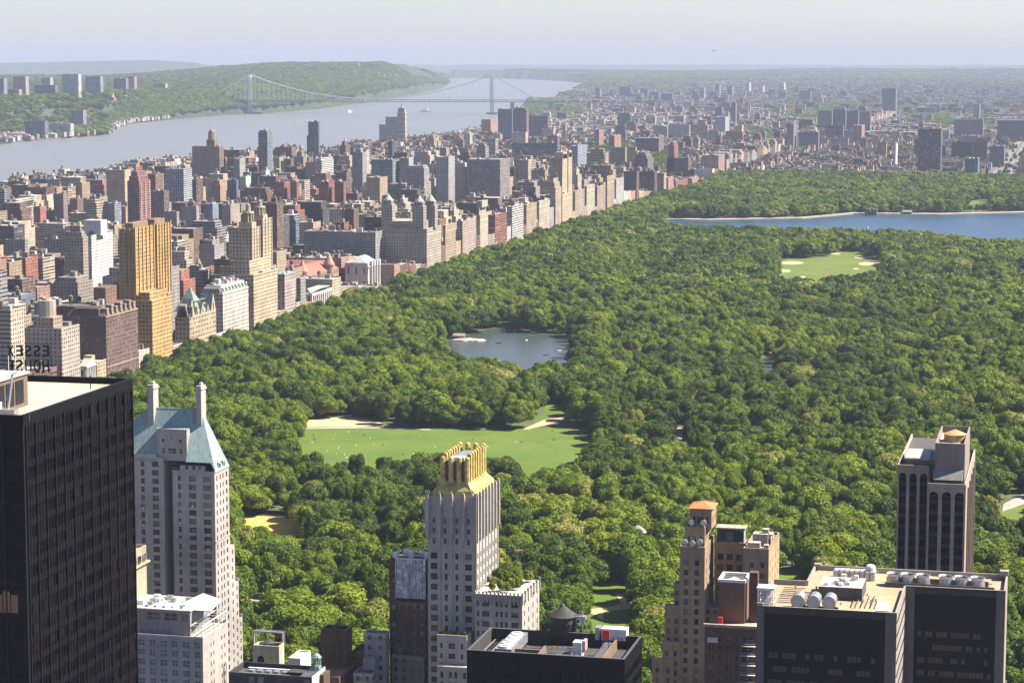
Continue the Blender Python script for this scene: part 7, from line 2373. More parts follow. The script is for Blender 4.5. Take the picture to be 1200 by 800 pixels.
MID = [  # x0,x1,x2,ytop,height,visible bottom,colour,windows,steps,label
 (149, 163, 176, 212, 88, 268, (.30, .12, .10), (2.6, 3.1, .6, .5), ((2, 6), (2.5, 6), (3, 6)), "tall red brick tower with white balconies and stepped top"),
 (193, 215, 225, 198, 84, 236, (.42, .44, .48), (3.4, 3.0, .7, .6), (), "blue-grey striped slab with white sunlit end wall"),
 (225, 257, 262, 172, 78, 208, (.24, .16, .13), W_PRE, (), "broad brown block crowned by a round domed tower"),
 (302.5, 313, 319.5, 155, 122, 205, (.22, .27, .30), W_MOD, ((1.5, 3),), "slim glassy green tower with stepped crown standing against the river"),
 (361, 373, 374.5, 143, 112, 183, (.15, .16, .20), W_MOD, (), "dark slim high-rise against the river with a boat wake beside it"),
 (547, 586, 597.5, 187, 86, 236, (.33, .30, .28), W_MOD, (), "very broad grey-brown slab block with sunlit cream end wall"),
 (511, 525.5, 533, 184, 92, 237, (.44, .42, .42), (2.8, 3.0, .5, .5), (), "tall pale slab with white sunlit edge left of the very broad slab"),
 (477, 497, 503, 197, 80, 222, (.42, .40, .40), W_MOD, ((2, 3),), "pale slab with white stair shaft right of the dark windowed slab"),
 (435, 460, 468, 187, 84, 218, (.30, .32, .36), W_MOD, (), "dark windowed slab with white sunlit end wall above the triple-domed house"),
 (468, 479, 484.5, 185, 86, 215, (.44, .43, .44), W_SMALL, (), "narrow pale grey slab between dark windowed slab and pale slab"),
 (429, 445, 454, 208, 66, 240, C_TAN, W_SMALL, (), "tan corner-lit block in front of the dark windowed slab"),
 (320.5, 333, 340, 213, 58, 236, (.28, .10, .085), W_SMALL, (), "left half of the left pair of orange-red twin slabs"),
 (340, 347.5, 350.5, 213, 58, 236, (.28, .10, .085), W_SMALL, (), "right half of the left pair of orange-red twin slabs"),
 (373.5, 385, 392, 213, 58, 243, (.28, .10, .085), W_SMALL, (), "left half of the right pair of orange-red twin slabs"),
 (392, 402.5, 405.5, 213, 58, 243, (.28, .10, .085), W_SMALL, (), "right half of the right pair of orange-red twin slabs"),
 (369, 377, 391, 189, 72, 208, C_WHITE, W_BAND, ((2, 5),), "white banded high-rise behind the right orange-red twins"),
 (358, 368.5, 369, 190, 70, 208, (.45, .36, .30), W_SMALL, (), "beige slab attached left of the white banded high-rise"),
 (96, 107, 132, 276, 72, 322, (.68, .67, .63), (3.0, 3.0, .45, .45), (), "bright white block with rooftop box left of the golden tower"),
 (62.5, 74, 79, 227, 62, 262, (.27, .22, .20), W_SMALL, (), "grey-brown tower with cream sunlit edge at upper left"),
 (102, 113, 126, 238, 60, 262, (.52, .43, .29), W_BAND, ((3, 4),), "cream banded block with stepped top left of the tall red brick tower"),
 (125, 134, 142, 238, 52, 262, (.30, .32, .38), W_MOD, (), "blue-grey block squeezed between cream banded block and red brick tower"),
 (10, 11.5, 40, 243, 50, 244, (.66, .62, .54), W_BAND, ((2.5, 3.3), (2.5, 3.3), (2.5, 3.3)), "stepped cream ziggurat block near the left edge"),
 (-30, 5, 10.5, 222, 70, 244, (.30, .31, .35), W_BAND, (), "grey banded slab cropped by the left edge"),
 (39, 47, 54, 242, 50, 266, (.40, .17, .13), (20, 3, 0, 0), (), "blank red brick end-wall slab at upper left"),
 (281, 288, 294, 207, 55, 222, C_WHITE, (3, 3, 0, 0), (), "small blank white-ended block behind the twin-towered house"),
 (248, 258, 265, 216, 55, 237, (.45, .28, .18), W_SMALL, ((2, 6),), "orange-tan stepped block below the domed brown block"),
 (266, 277, 278, 211, 58, 237, (.13, .14, .19), (3, 3, 0, 0), (), "dark blue-grey slab behind the twin-towered house"),
 (212, 230, 232, 242, 50, 266, (.38, .36, .35), W_SMALL, (), "plain grey block with cream edge above the white mansard block"),
 (239, 249, 256, 239, 48, 266, (.26, .30, .38), W_SMALL, (), "blue-grey block with golden lit side, centre of the row behind the golden tower"),
 (260, 270, 281, 240, 48, 264, (.40, .35, .30), W_SMALL, (), "grey block with golden lit side just left of the twin cupolas"),
 (192, 207, 208, 248, 44, 266, (.34, .34, .34), W_SMALL, (), "grey block leftmost of the row behind the golden tower"),
 (176, 192, 198, 224, 60, 262, (.22, .14, .14), W_MOD, (), "brown block with orange lit edge right of the red brick tower"),
 (583.5, 600, 601, 128, 105, 150, (.15, .13, .17), W_SMALL, (), "tall purple-grey housing slab by the right bridge tower"),
 (601, 617, 619.5, 129, 100, 150, (.20, .13, .14), W_SMALL, ((4, 6),), "tall reddish housing block with roof stack by the right bridge tower"),
 (620, 642, 643, 136, 80, 150, (.17, .14, .18), W_SMALL, (), "lower long purple-grey slab right of the bridge tower housing"),
 (564, 575, 584, 140, 70, 152, (.42, .28, .22), W_SMALL, (), "pink brick block right below the right bridge tower"),
 (697, 702, 707.5, 152, 62, 178, (.36, .20, .15), W_SMALL, (), "pink brick tower left edge of the green hillside park"),
 (714, 720, 730, 159, 52, 172, (.38, .21, .16), W_SMALL, (), "pinkish brick slab above the green hillside park"),
 (721, 733, 734, 147, 60, 160, (.14, .14, .19), W_SMALL, (), "dark blue slab above the pinkish brick slab"),
 (745, 772, 778, 162, 52, 176, (.20, .13, .14), W_SMALL, (), "long brown slab with pink end right of the green hillside park"),
 (743, 759, 766, 186, 56, 200, (.20, .15, .17), W_SMALL, ((3, 7), (3, 5)), "brown stepped block behind the two broad dark slabs"),
 (728, 738, 740, 190, 50, 198, (.30, .24, .24), W_SMALL, (), "grey-brown block with white edge behind the two broad dark slabs"),
 (781, 806.5, 810, 185, 66, 208, (.18, .11, .11), W_SMALL, (), "broad dark brick block behind the low red houses at the park edge"),
 (783, 790, 795, 170, 88, 186, (.24, .12, .11), W_SMALL, ((2, 6),), "reddish stepped tower rising behind the broad dark brick block"),
 (822, 842, 852, 182, 48, 197, (.42, .27, .20), (5, 3, .4, .6), (), "long orange-pink striped slab at the park's far corner"),
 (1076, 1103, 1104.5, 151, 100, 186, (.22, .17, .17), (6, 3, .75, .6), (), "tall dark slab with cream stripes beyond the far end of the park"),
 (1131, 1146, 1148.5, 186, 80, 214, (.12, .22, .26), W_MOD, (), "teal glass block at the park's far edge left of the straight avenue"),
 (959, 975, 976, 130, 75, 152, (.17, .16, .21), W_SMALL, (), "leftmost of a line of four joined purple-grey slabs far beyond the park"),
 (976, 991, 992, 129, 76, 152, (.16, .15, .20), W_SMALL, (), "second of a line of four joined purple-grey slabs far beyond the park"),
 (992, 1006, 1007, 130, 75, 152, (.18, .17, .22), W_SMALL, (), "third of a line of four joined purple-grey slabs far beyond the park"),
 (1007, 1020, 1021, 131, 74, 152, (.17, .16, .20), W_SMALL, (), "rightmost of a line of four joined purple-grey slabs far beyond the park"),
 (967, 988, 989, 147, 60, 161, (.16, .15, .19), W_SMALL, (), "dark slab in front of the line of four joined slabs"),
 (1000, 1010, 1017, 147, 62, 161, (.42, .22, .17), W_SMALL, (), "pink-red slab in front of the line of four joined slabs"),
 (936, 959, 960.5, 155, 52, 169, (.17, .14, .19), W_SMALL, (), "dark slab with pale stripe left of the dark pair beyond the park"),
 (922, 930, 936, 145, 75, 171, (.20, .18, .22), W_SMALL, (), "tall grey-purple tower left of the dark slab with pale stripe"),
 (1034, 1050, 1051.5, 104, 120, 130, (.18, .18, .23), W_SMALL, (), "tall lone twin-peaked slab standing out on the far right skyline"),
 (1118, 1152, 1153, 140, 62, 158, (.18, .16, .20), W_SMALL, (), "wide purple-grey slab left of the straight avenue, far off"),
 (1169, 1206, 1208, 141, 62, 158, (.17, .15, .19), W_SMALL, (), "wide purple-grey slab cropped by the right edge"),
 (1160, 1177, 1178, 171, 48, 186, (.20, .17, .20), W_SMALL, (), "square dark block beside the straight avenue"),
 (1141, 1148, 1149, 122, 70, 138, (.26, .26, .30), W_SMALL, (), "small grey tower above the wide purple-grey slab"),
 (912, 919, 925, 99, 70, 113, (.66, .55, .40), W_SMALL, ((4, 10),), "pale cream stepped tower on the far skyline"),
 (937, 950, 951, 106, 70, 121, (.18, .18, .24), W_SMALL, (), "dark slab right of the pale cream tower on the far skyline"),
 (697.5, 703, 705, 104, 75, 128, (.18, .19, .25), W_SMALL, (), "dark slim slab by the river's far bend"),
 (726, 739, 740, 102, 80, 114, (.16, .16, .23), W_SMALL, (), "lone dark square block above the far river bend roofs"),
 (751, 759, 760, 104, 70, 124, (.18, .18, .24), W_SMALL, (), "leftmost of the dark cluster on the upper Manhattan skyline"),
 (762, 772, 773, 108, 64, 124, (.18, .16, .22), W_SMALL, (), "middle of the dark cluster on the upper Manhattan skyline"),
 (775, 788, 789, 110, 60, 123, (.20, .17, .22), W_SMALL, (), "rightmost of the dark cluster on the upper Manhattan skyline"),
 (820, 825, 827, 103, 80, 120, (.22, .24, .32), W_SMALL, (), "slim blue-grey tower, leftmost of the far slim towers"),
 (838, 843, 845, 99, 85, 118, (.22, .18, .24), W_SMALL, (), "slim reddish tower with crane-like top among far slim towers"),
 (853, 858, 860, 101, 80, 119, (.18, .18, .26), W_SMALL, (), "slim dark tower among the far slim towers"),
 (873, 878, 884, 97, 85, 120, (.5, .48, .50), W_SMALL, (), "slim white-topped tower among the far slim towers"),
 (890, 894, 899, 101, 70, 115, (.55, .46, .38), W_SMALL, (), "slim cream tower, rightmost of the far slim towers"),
 (838, 850, 862, 137, 62, 153, (.42, .42, .48), W_SMALL, (), "pale blue-grey slab over the far streets near the tall dark pair"),
 (857, 862, 863.5, 121, 85, 140, (.24, .16, .20), W_SMALL, (), "slim brown tower, right of a shorter brown one, above the pale slab"),
 (838, 846, 848, 126, 70, 138, (.24, .16, .20), W_SMALL, (), "short brown tower above the pale blue-grey slab"),
 (765, 782, 783, 148, 40, 158, (.52, .46, .40), W_BAND, (), "long cream low hospital-like block over the far streets"),
 (783, 808, 809, 146, 42, 162, (.48, .43, .38), W_SMALL, (), "long beige block right of the long cream low block"),
 (1047.5, 1050, 1052, 169, 60, 190, (.75, .73, .66), (3, 3, 0, 0), (), "slim cream-white tower at the park's far edge"),
 (668, 677, 689, 171, 70, 196, (.36, .42, .52), W_MOD, (), "pale blue glass block behind the pointed twin-towered house"),
 (600, 653, 654, 168, 62, 186, (.20, .19, .23), (7, 3, .8, .7), (), "very long dark slab with white fins behind the pointed twin-towered house"),
]
MID += [(75, 97, 103, 278, 74, 330, (.36, .30, .24), W_PRE, ((2, 5), (2.5, 6)), "stepped grey-tan tower between left edge and golden tower"),
 (62, 91, 109, 331, 52, 352, (.32, .27, .23), W_PRE, ((3, 4),), "wide grey-tan lower block right in front of the stepped grey-tan tower"),
 (5, 29, 31, 281, 56, 300, (.30, .28, .28), W_PRE, (), "grey block near left edge with brown neighbour"),
 (51, 76, 77, 280, 52, 300, (.34, .31, .29), W_PRE, (), "grey-tan block left of the stepped grey-tan tower"),
]
MIDN = {}
for e in MID:
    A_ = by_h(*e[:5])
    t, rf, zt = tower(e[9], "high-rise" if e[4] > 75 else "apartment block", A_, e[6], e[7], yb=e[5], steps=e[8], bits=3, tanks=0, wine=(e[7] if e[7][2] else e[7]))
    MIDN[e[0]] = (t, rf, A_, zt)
# dome on the broad brown block
t, rf, A_, zt = MIDN[225]
c = onY(248, 150, A_[2] + 12); mb = MB()
mb.box(c[0] - 8, c[0] + 8, c[1] - 8, c[1] + 8, A_[4] - 1, c[2] - 22, (.26, .18, .14), W_SMALL); mb.cyl(c[0], c[1], c[2] - 22, c[2] - 9, 7.5, 7, 10, (.34, .26, .2)); mb.dome(c[0], c[1], c[2] - 9, 6.5, 7, (.36, .30, .25)); mb.cyl(c[0], c[1], c[2] - 3, c[2] + 1, 1.0, .4, 6, (.3, .25, .2)); mb.build("domed_tower", t)
# box on the white block, crown boxes on the red tower
t, rf, A_, zt = MIDN[96]
c = onY(98, 258, A_[2] + 14); d = onY(118, 262, A_[2] + 14); mb = MB(); mb.box(c[0], d[0], A_[2] + 14, A_[2] + 30, A_[4] - 1, c[2], (.68, .67, .64)); bsub(mb, "rooftop_box", rf)
t, rf, A_, zt = MIDN[361]
c = onY(359.5, 159, A_[2] - 4); d = onY(369, 159, A_[2] - 4); mb = MB(); mb.box(c[0], d[0], A_[2] - 4, A_[2] - .1, 0, c[2], (.13, .13, .17), W_MOD); mb.build("lower_wing", t)
# striped balconies
for key in (149,):
    t, rf, A_, zt = MIDN[key]; mb = MB()
    for k in range(24):
        z_ = A_[4] - 4 - k * 3.1
        for f_ in (.12, .5, .88):
            y = A_[2] + (A_[3] - A_[2]) * f_; mb.box(A_[1] + .003, A_[1] + 1.2, y - 2.4, y + 2.4, z_, z_ + 1.0, (.6, .5, .46), bottom=True)
    mb.build("balconies", t)
# church with the tall gothic tower by the river
c = onZ(474.5, 126, 112); A_ = (onY(465.5, 130, c[1])[0], c[0], c[1], c[1] + 18, c[2]); regfoot((A_[0] - 90, A_[1], A_[2] - 5, A_[3] + 20, A_[4]), 162)
t = thing("gothic_church", "pale church-like building with one tall tower rising over the river roofs", "church", (A_[0], A_[2], 0))
mb = MB(); mb.box(*A_[:4], 0, A_[4] - 14, (.50, .44, .38), (4, 12, .3, .7)); mb.box(A_[0] + 2, A_[1] - 2, A_[2] + 2, A_[3] - 2, A_[4] - 14, A_[4] - 2, (.42, .34, .28)); mb.cyl((A_[0] + A_[1]) / 2, A_[2] + 9, A_[4] - 2, A_[4] + 9, 5, .6, 8, (.45, .36, .32))
for (u, v) in ((A_[0] + 2, A_[2] + 2), (A_[1] - 2, A_[2] + 2), (A_[1] - 2, A_[3] - 2), (A_[0] + 2, A_[3] - 2)): mb.cyl(u, v, A_[4] - 14, A_[4] - 4, 1.6, .2, 5, (.5, .44, .38))
mb.build("bell_tower", t)
xl = onY(444, 145, A_[2])[0]
mb = MB(); z_ = onY(450, 146, A_[2])[2]; mb.box(xl, A_[0] - .5, A_[2] + 2, A_[3] + 6, 0, z_, (.44, .40, .38), (5, 7, .35, .5)); mb.box(onY(451, 140, A_[2])[0], A_[0] - .6, A_[2] + 6, A_[3] + 4, z_, onY(455, 137, A_[2])[2], (.44, .40, .38), (5, 7, .35, .5)); mb.build("nave", t)
# pale green dome on the row
mb = MB(); c = onX(640, 232, PX - 10); mb.dome(c[0], c[1], onX(640, 236, PX - 10)[2] - 2, 6, 7, (.42, .54, .48)); 
tt = [o for o in COL.objects if o.get('label', '').startswith("cream block with pale green dome")][0]
mb.build("dome", tt)

# ------------------------------------------------------------------ everything else in the street grid
rg = random.Random(77)
BL = []    # dict per building
NAMES = {'brown brick': C_BROWN, 'tan brick': C_TAN, 'red brick': C_RED, 'beige': C_BEIGE, 'grey': C_GREY, 'white': C_WHITE, 'pinkish': C_PINK, 'dark': C_DARK, 'blue-grey': C_BLUE}
WTS = [('brown brick', 26), ('tan brick', 26), ('red brick', 8), ('beige', 15), ('grey', 10), ('white', 4), ('pinkish', 7), ('dark', 4), ('blue-grey', 2)]
_names = [w[0] for w in WTS]; _w = [w[1] for w in WTS]
SKY_X = [-200, 0, 20, 70, 110, 160, 230, 300, 360, 440, 480, 560, 600, 660, 700, 1300]
SKY_Y = [232, 219, 206, 200, 200, 186, 181, 175, 168, 162, 158, 152, 140, 118, 105, 96]


def add(x0, x1, y0, y1, h, kind, z0=0.0, roof=None):
    cx, cy2 = (x0 + x1) / 2, (y0 + y1) / 2
    px, py, d = proj(cx, y0, h)
    if px < -60 or px > 1290: return
    for f in FOOT:
        if x0 < f[1] and x1 > f[0] and y0 < f[3] and y1 > f[2]: return
    pl, pr = proj(x0, y0, h)[0], proj(x1, y1, h)[0]
    lim = np.interp(px, SKY_X, SKY_Y) + rg.random() * 6
    hm = 250 - (lim - 66) * d / F
    h = min(h, max(hm, 8))
    for (g0, g1, gy, gd) in GUARD:
        if pl < g1 and pr > g0 and y0 < gd:
            zz_ = 250 - (gy - 66) * d / F
            if zz_ < h: h = zz_
    if h < 5: return
    nm = rg.choices(_names, _w)[0]; c = NAMES[nm]; v = .8 + .45 * rg.random()
    col = tuple(min(.75, a * v) for a in c)
    r = rg.random()
    rc = roof or ((.50, .48, .45) if r < .22 else (.33, .31, .30) if r < .5 else (.15, .14, .14) if r < .78 else (.30, .22, .17) if r < .92 else (.66, .65, .62))
    win = rg.choice([W_PRE, W_PRE, W_SMALL, W_SMALL, W_MOD, W_BAND]) if h > 24 else rg.choice([W_PRE, W_SMALL])
    BL.append(dict(b=(x0, x1, y0, y1), h=h + z0, z0=z0, col=col, nm=nm, win=win, rc=rc, set_=(h > 38 and rg.random() < .35), tank=(h > 22 and rg.random() < .6), s=rg.randint(0, 99999), kind=kind))


# west side: between the park avenue and the river
BX = [(-990, -770), (-1265, -1020), (-1480, -1290), (-1660, -1510), (-1850, -1690)]
gy = 1290.0
while gy < 4800:
    for bi, (a, b) in enumerate(BX):
        for row in (0, 1):
            ya = gy + row * 31; yb_ = ya + 29
            x = a
            while x < b - 8:
                edge = (x - a < 30) or (b - x < 50)
                w = rg.uniform(22, 42) if edge else rg.choice([12, 18, 24, 30])
                w = min(w, b - x)
                h = rg.choice([34, 40, 46, 52, 58]) if edge else rg.choices([15, 18, 22, 34, 48], [5, 5, 2, 1.6, 1])[0]
                if rg.random() < .035: h = rg.uniform(65, 95)
                if bi == 4 and edge: h = rg.uniform(38, 60)
                d = 29 if edge or rg.random() < .5 else rg.uniform(17, 24)
                y0 = ya if row == 0 else yb_ - d
                add(x + .2, x + w - .2, y0, y0 + d, h * rg.uniform(.9, 1.1), 'city')
                x += w
    gy += 80.5
# lots left over on the park avenue
frs = sorted([(f[2] + 6, f[3] - 6) for f in FOOT if abs(f[1] - 6 - PX) < 30])
prev = 1300.0
for (p, q) in frs + [(4790, 4800)]:
    while p - prev > 14:
        w = min(rg.uniform(22, 40), p - prev - 1)
        xx0, xx1 = PX - 38, PX
        FT = FOOT; FOOT = []
        add(xx0, xx1, prev + 1, prev + w, rg.uniform(28, 44), 'park')
        FOOT = FT
        prev += w
    prev = max(prev, q)
# Harlem and the heights
gy = 4850.0
while gy < 9700:
    for k in range(13):
        a = -2360 + k * 215.0; b = a + 190
        if -200 < a + 95 < -100: pass
        for row in (0, 1):
            ya = gy + row * 30
            x = a
            while x < b - 8:
                w = min(rg.choice([14, 20, 26, 34]), b - x)
                if not (x + w > -180 and x < -130) and height(x + w / 2, ya) > -1:
                    h = rg.choices([11, 14, 17, 24, 40], [4, 6, 4, 1.0, .12])[0] * rg.uniform(.9, 1.1)
                    if x < -1200 and gy < 7000: h *= 1.5
                    ppx, ppy, _d = proj(x, ya, 5)
                    grn = any(inpoly(ppx, ppy, P_)[0] for P_ in ([(690, 176), (712, 172), (745, 175), (778, 184), (800, 190), (775, 205), (740, 203), (695, 204)], [(870, 150), (905, 158), (918, 172), (905, 178), (878, 172)], [(925, 122), (985, 122), (1000, 140), (955, 146), (925, 140)], [(1060, 128), (1110, 132), (1120, 150), (1060, 146)], [(620, 118), (665, 120), (690, 132), (640, 142), (608, 140)]))
                    if not grn: add(x + .2, x + w - .2, ya, ya + 27, h, 'harlem')
                x += w
    gy += 80.5
# housing towers scattered in clusters
for _ in range(22):
    cx = rg.uniform(-1500, 350); cyy = rg.uniform(5200, 10500)
    nm = rg.choice([2, 3, 4])
    for k in range(nm):
        x = cx + (k % 3) * 55 + rg.uniform(-5, 5); y = cyy + (k // 3) * 70 + rg.uniform(-10, 10)
        if height(x, y) > -1: add(x, x + rg.choice([18, 30, 44]), y, y + 16, rg.uniform(38, 58), 'housing')
# looser town beyond
for _ in range(20000):
    pxx = rg.uniform(560, 1260); d = 9600 + 14000 * rg.random() ** 1.5
    l = (pxx - 600) * (d * cp + 30) / F; x = d * FAR[0] + l * RT[0]; y = d * FAR[1] + l * RT[1]
    z = float(height(x, y))
    if z < -1: continue
    w = rg.uniform(14, 50); 
    hh = rg.choices([8, 12, 17, 34], [5, 5, 2, .25])[0] * rg.uniform(.8, 1.3)
    ft = GUARD; GUARD = []
    add(x, x + w, y, y + rg.uniform(12, 30), hh, 'beyond', z0=z - 1)
    GUARD = ft
print("city", len(BL))

# visible share on a coarse screen, nearest first
for B in BL:
    x0, x1, y0, y1 = B['b']; h = B['h']
    cs = [proj(x0, y0, h), proj(x1, y0, h), proj(x1, y1, h), proj(x0, y1, h)]
    B['r'] = (min(c[0] for c in cs), max(c[0] for c in cs), min(c[1] for c in cs), proj(x1, y0, B['z0'])[1]); B['d'] = cs[0][2]
BL.sort(key=lambda B: B['d'])
buf = np.zeros((800, 1200), bool)
buf[435:] = True
for (a, b, c, d) in OCC: buf[b:d, a:c] = True
for f in []: pass
hero_rects = []
for f, in []: pass
for (g0, g1, gy_, gd) in GUARD: hero_rects.append((gd, g0 + 1, g1 - 1, gy_))
hr = sorted(hero_rects); hi = 0
tops_ = {}
for B in BL:
    while hi < len(hr) and hr[hi][0] < B['d']:
        _, g0, g1, gy_ = hr[hi]; hi += 1
        buf[max(0, int(gy_ - 25)):int(gy_ + 40), max(0, int(g0)):max(0, int(g1))] = True
    x0, x1, y0, y1 = B['r']; ix0, ix1, iy0, iy1 = max(0, int(round(x0))), min(1200, int(round(x1))), max(0, int(round(y0))), min(800, int(round(y1)))
    if ix1 <= ix0 or iy1 <= iy0: B['vis'] = 0; continue
    s_ = buf[iy0:iy1, ix0:ix1]; B['vis'] = int((~s_).sum()); s_[:] = True
    # park tree line hides their feet
rank = sorted(BL, key=lambda B: -B['vis'])
n_hand = len([o for o in COL.objects if o.parent is None and o.get('category') in ('apartment building', 'apartment block', 'high-rise', 'apartment house', 'apartment tower', 'office tower', 'tower')])
N_IND = max(0, 296 - n_hand)
picked = rank[:N_IND]
pid = {id(B) for B in picked}


def shape(B, mw, mr, mt):
    x0, x1, y0, y1 = B['b']; h = B['h']; z0 = B['z0']; col = B['col']; win = B['win']; rc = B['rc']; r = random.Random(B['s'])
    far = B['d'] > 7000
    mw.wall(x0, y0, x1, y0, z0, h, col, win); mw.wall(x1, y0, x1, y1, z0, h, col, win, None, r.randint(0, 50) * 10); mw.wall(x1, y1, x0, y1, z0, h, col); mw.wall(x0, y1, x0, y0, z0, h, col)
    if far:
        mr.poly([(x0, y0, h), (x1, y0, h), (x1, y1, h), (x0, y1, h)], rc)
    else:
        zr_ = h - .9; t_ = .35
        mr.poly([(x0 + t_, y0 + t_, zr_), (x1 - t_, y0 + t_, zr_), (x1 - t_, y1 - t_, zr_), (x0 + t_, y1 - t_, zr_)], rc)
        pc_ = tuple(min(.8, c * 1.2) for c in col)
        mw.poly([(x0, y1 - t_, h), (x0, y1, h), (x1, y1, h), (x1, y1 - t_, h)][::-1], pc_); mw.wall(x1 - t_, y1 - t_, x0 + t_, y1 - t_, zr_, h, col)
        mw.wall(x0 + t_, y1 - t_, x1 - t_, y1 - t_, zr_, h, col); mw.wall(x0 + t_, y0 + t_, x0 + t_, y1 - t_, zr_, h, col)
    z = h
    if B['set_']:
        m = r.uniform(2.5, 4.5); a = (x0 + m, x1 - m, y0 + m, y1 - m)
        if a[1] - a[0] > 5 and a[3] - a[2] > 5:
            dh = r.uniform(4, 9); mw.box(*a, h - 1, h + dh, col, win, rc); z = h + dh; x0, x1, y0, y1 = a
    elif not far: z = h - .9
    if not far or r.random() < .4:
        for _ in range(r.choice([1, 1, 2, 3]) if x1 - x0 > 16 else 1):
            w = r.uniform(2.5, min(7, (x1 - x0) * .45)); d = r.uniform(2.5, min(7, (y1 - y0) * .45)); x = r.uniform(x0 + .8, x1 - w - .8); y = r.uniform(y0 + .8, y1 - d - .8)
            cc = r.choice([col, (.3, .28, .26), (.55, .53, .5), (.2, .16, .14)]); mr.box(x, x + w, y, y + d, z, z + r.uniform(2, 5.5), cc)
    if B['tank'] and x1 - x0 > 8 and not far:
        tank(mt, r.uniform(x0 + 3, x1 - 3), r.uniform(y0 + 3, y1 - 3), z, r.uniform(1.5, 2.1), r.uniform(2.8, 4), r.uniform(2, 5))


AUTO = []
for B in picked:
    x0, x1, y0, y1 = B['b']
    t = thing("city_building", "", "city building", (x0, y0, B['z0']), "street blocks behind the park")
    mw, mr, mt = MB(), MB(), MB(); shape(B, mw, mr, mt)
    mw.build("wall", t); rf = mr.build("roof", t)
    if mt.f: bsub(mt, "water_tank", rf)
    AUTO.append((t, B))
rest_mb = MB()
for B in BL:
    if id(B) not in pid: shape(B, rest_mb, rest_mb, rest_mb)

# towns on the far bank of the river
def far_pt(px, d):
    l = (px - 600) * (d * cp + 30) / F
    return d * FAR[0] + l * RT[0], d * FAR[1] + l * RT[1]


def far_box(p0, p1, yt, d, depth=28):
    a = far_pt(p0, d); b = far_pt(p1, d); y = (a[1] + b[1]) / 2
    z0 = float(height((a[0] + b[0]) / 2, y)); zt = onY((p0 + p1) / 2, yt, y)[2]
    return (a[0], b[0], y, y + depth, zt), z0 - 2


def shore_d(px): return F * 254 / (np.interp(px, SHORE_PX, SHORE_Y) - 66)
def ridge_d(px): return shore_d(px) + np.interp(px, [-300, 60, 115, 150, 200, 527], [700, 900, 800, 350, 40, 30]) + 650


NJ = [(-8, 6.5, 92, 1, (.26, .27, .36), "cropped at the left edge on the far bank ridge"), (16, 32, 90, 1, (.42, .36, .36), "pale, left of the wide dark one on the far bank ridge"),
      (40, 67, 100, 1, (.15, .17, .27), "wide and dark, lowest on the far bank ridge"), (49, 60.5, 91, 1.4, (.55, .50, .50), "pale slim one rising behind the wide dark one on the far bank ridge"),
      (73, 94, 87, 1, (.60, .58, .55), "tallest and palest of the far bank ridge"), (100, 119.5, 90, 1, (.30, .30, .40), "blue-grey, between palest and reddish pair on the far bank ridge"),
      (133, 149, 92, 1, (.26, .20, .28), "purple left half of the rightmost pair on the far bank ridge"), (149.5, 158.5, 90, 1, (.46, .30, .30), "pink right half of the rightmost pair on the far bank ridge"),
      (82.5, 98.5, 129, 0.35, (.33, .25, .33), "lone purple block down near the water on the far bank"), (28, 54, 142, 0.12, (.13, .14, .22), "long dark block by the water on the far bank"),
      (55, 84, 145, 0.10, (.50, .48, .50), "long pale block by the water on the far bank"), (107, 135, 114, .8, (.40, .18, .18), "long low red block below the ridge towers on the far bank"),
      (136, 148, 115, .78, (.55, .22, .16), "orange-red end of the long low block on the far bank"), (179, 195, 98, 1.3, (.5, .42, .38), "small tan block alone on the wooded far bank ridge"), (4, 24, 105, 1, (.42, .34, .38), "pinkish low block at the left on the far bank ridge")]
for (p0, p1, yt, k, col, lab) in NJ:
    d = shore_d((p0 + p1) / 2) + (ridge_d((p0 + p1) / 2) - shore_d((p0 + p1) / 2)) * k
    A_, z0 = far_box(p0, p1, yt, float(d))
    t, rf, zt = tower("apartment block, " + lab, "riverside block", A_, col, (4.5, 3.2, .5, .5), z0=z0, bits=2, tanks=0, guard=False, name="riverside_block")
r = random.Random(4)
for _ in range(900):   # small houses of the far bank
    pxx = r.uniform(-60, 200); sd = shore_d(pxx); st = float(np.interp(pxx, [-300, 60, 115, 150, 200], [700, 900, 800, 350, 60]))
    d = sd + 40 + r.random() * st if r.random() < .7 else sd + st + 450 + r.random() * 1600
    x, y = far_pt(pxx, d); z = float(height(x, y))
    if z < .5: continue
    w = r.uniform(10, 26); c = r.choice([(.45, .42, .40), (.34, .2, .16), (.4, .33, .28), (.5, .49, .48), (.26, .24, .25)])
    rest_mb.box(x, x + w, y, y + r.uniform(10, 18), z - 2, z + r.uniform(7, 14), c, top=r.choice([(.5, .5, .5), (.3, .2, .18), (.65, .64, .62)]))
for _ in range(50):
    pxx = r.uniform(200, 500); d = 13000 + r.random() * 3000; x, y = far_pt(pxx, d); z = float(height(x, y))
    if z > .5: w = r.uniform(14, 50); rest_mb.box(x, x + w, y, y + 16, z - 2, z + r.uniform(12, 20), (.42, .38, .34))
o = rest_mb.build("distant_buildings"); o['kind'] = 'stuff'
print("stuff faces", len(rest_mb.f), "individual", len(picked), "by hand", n_hand)
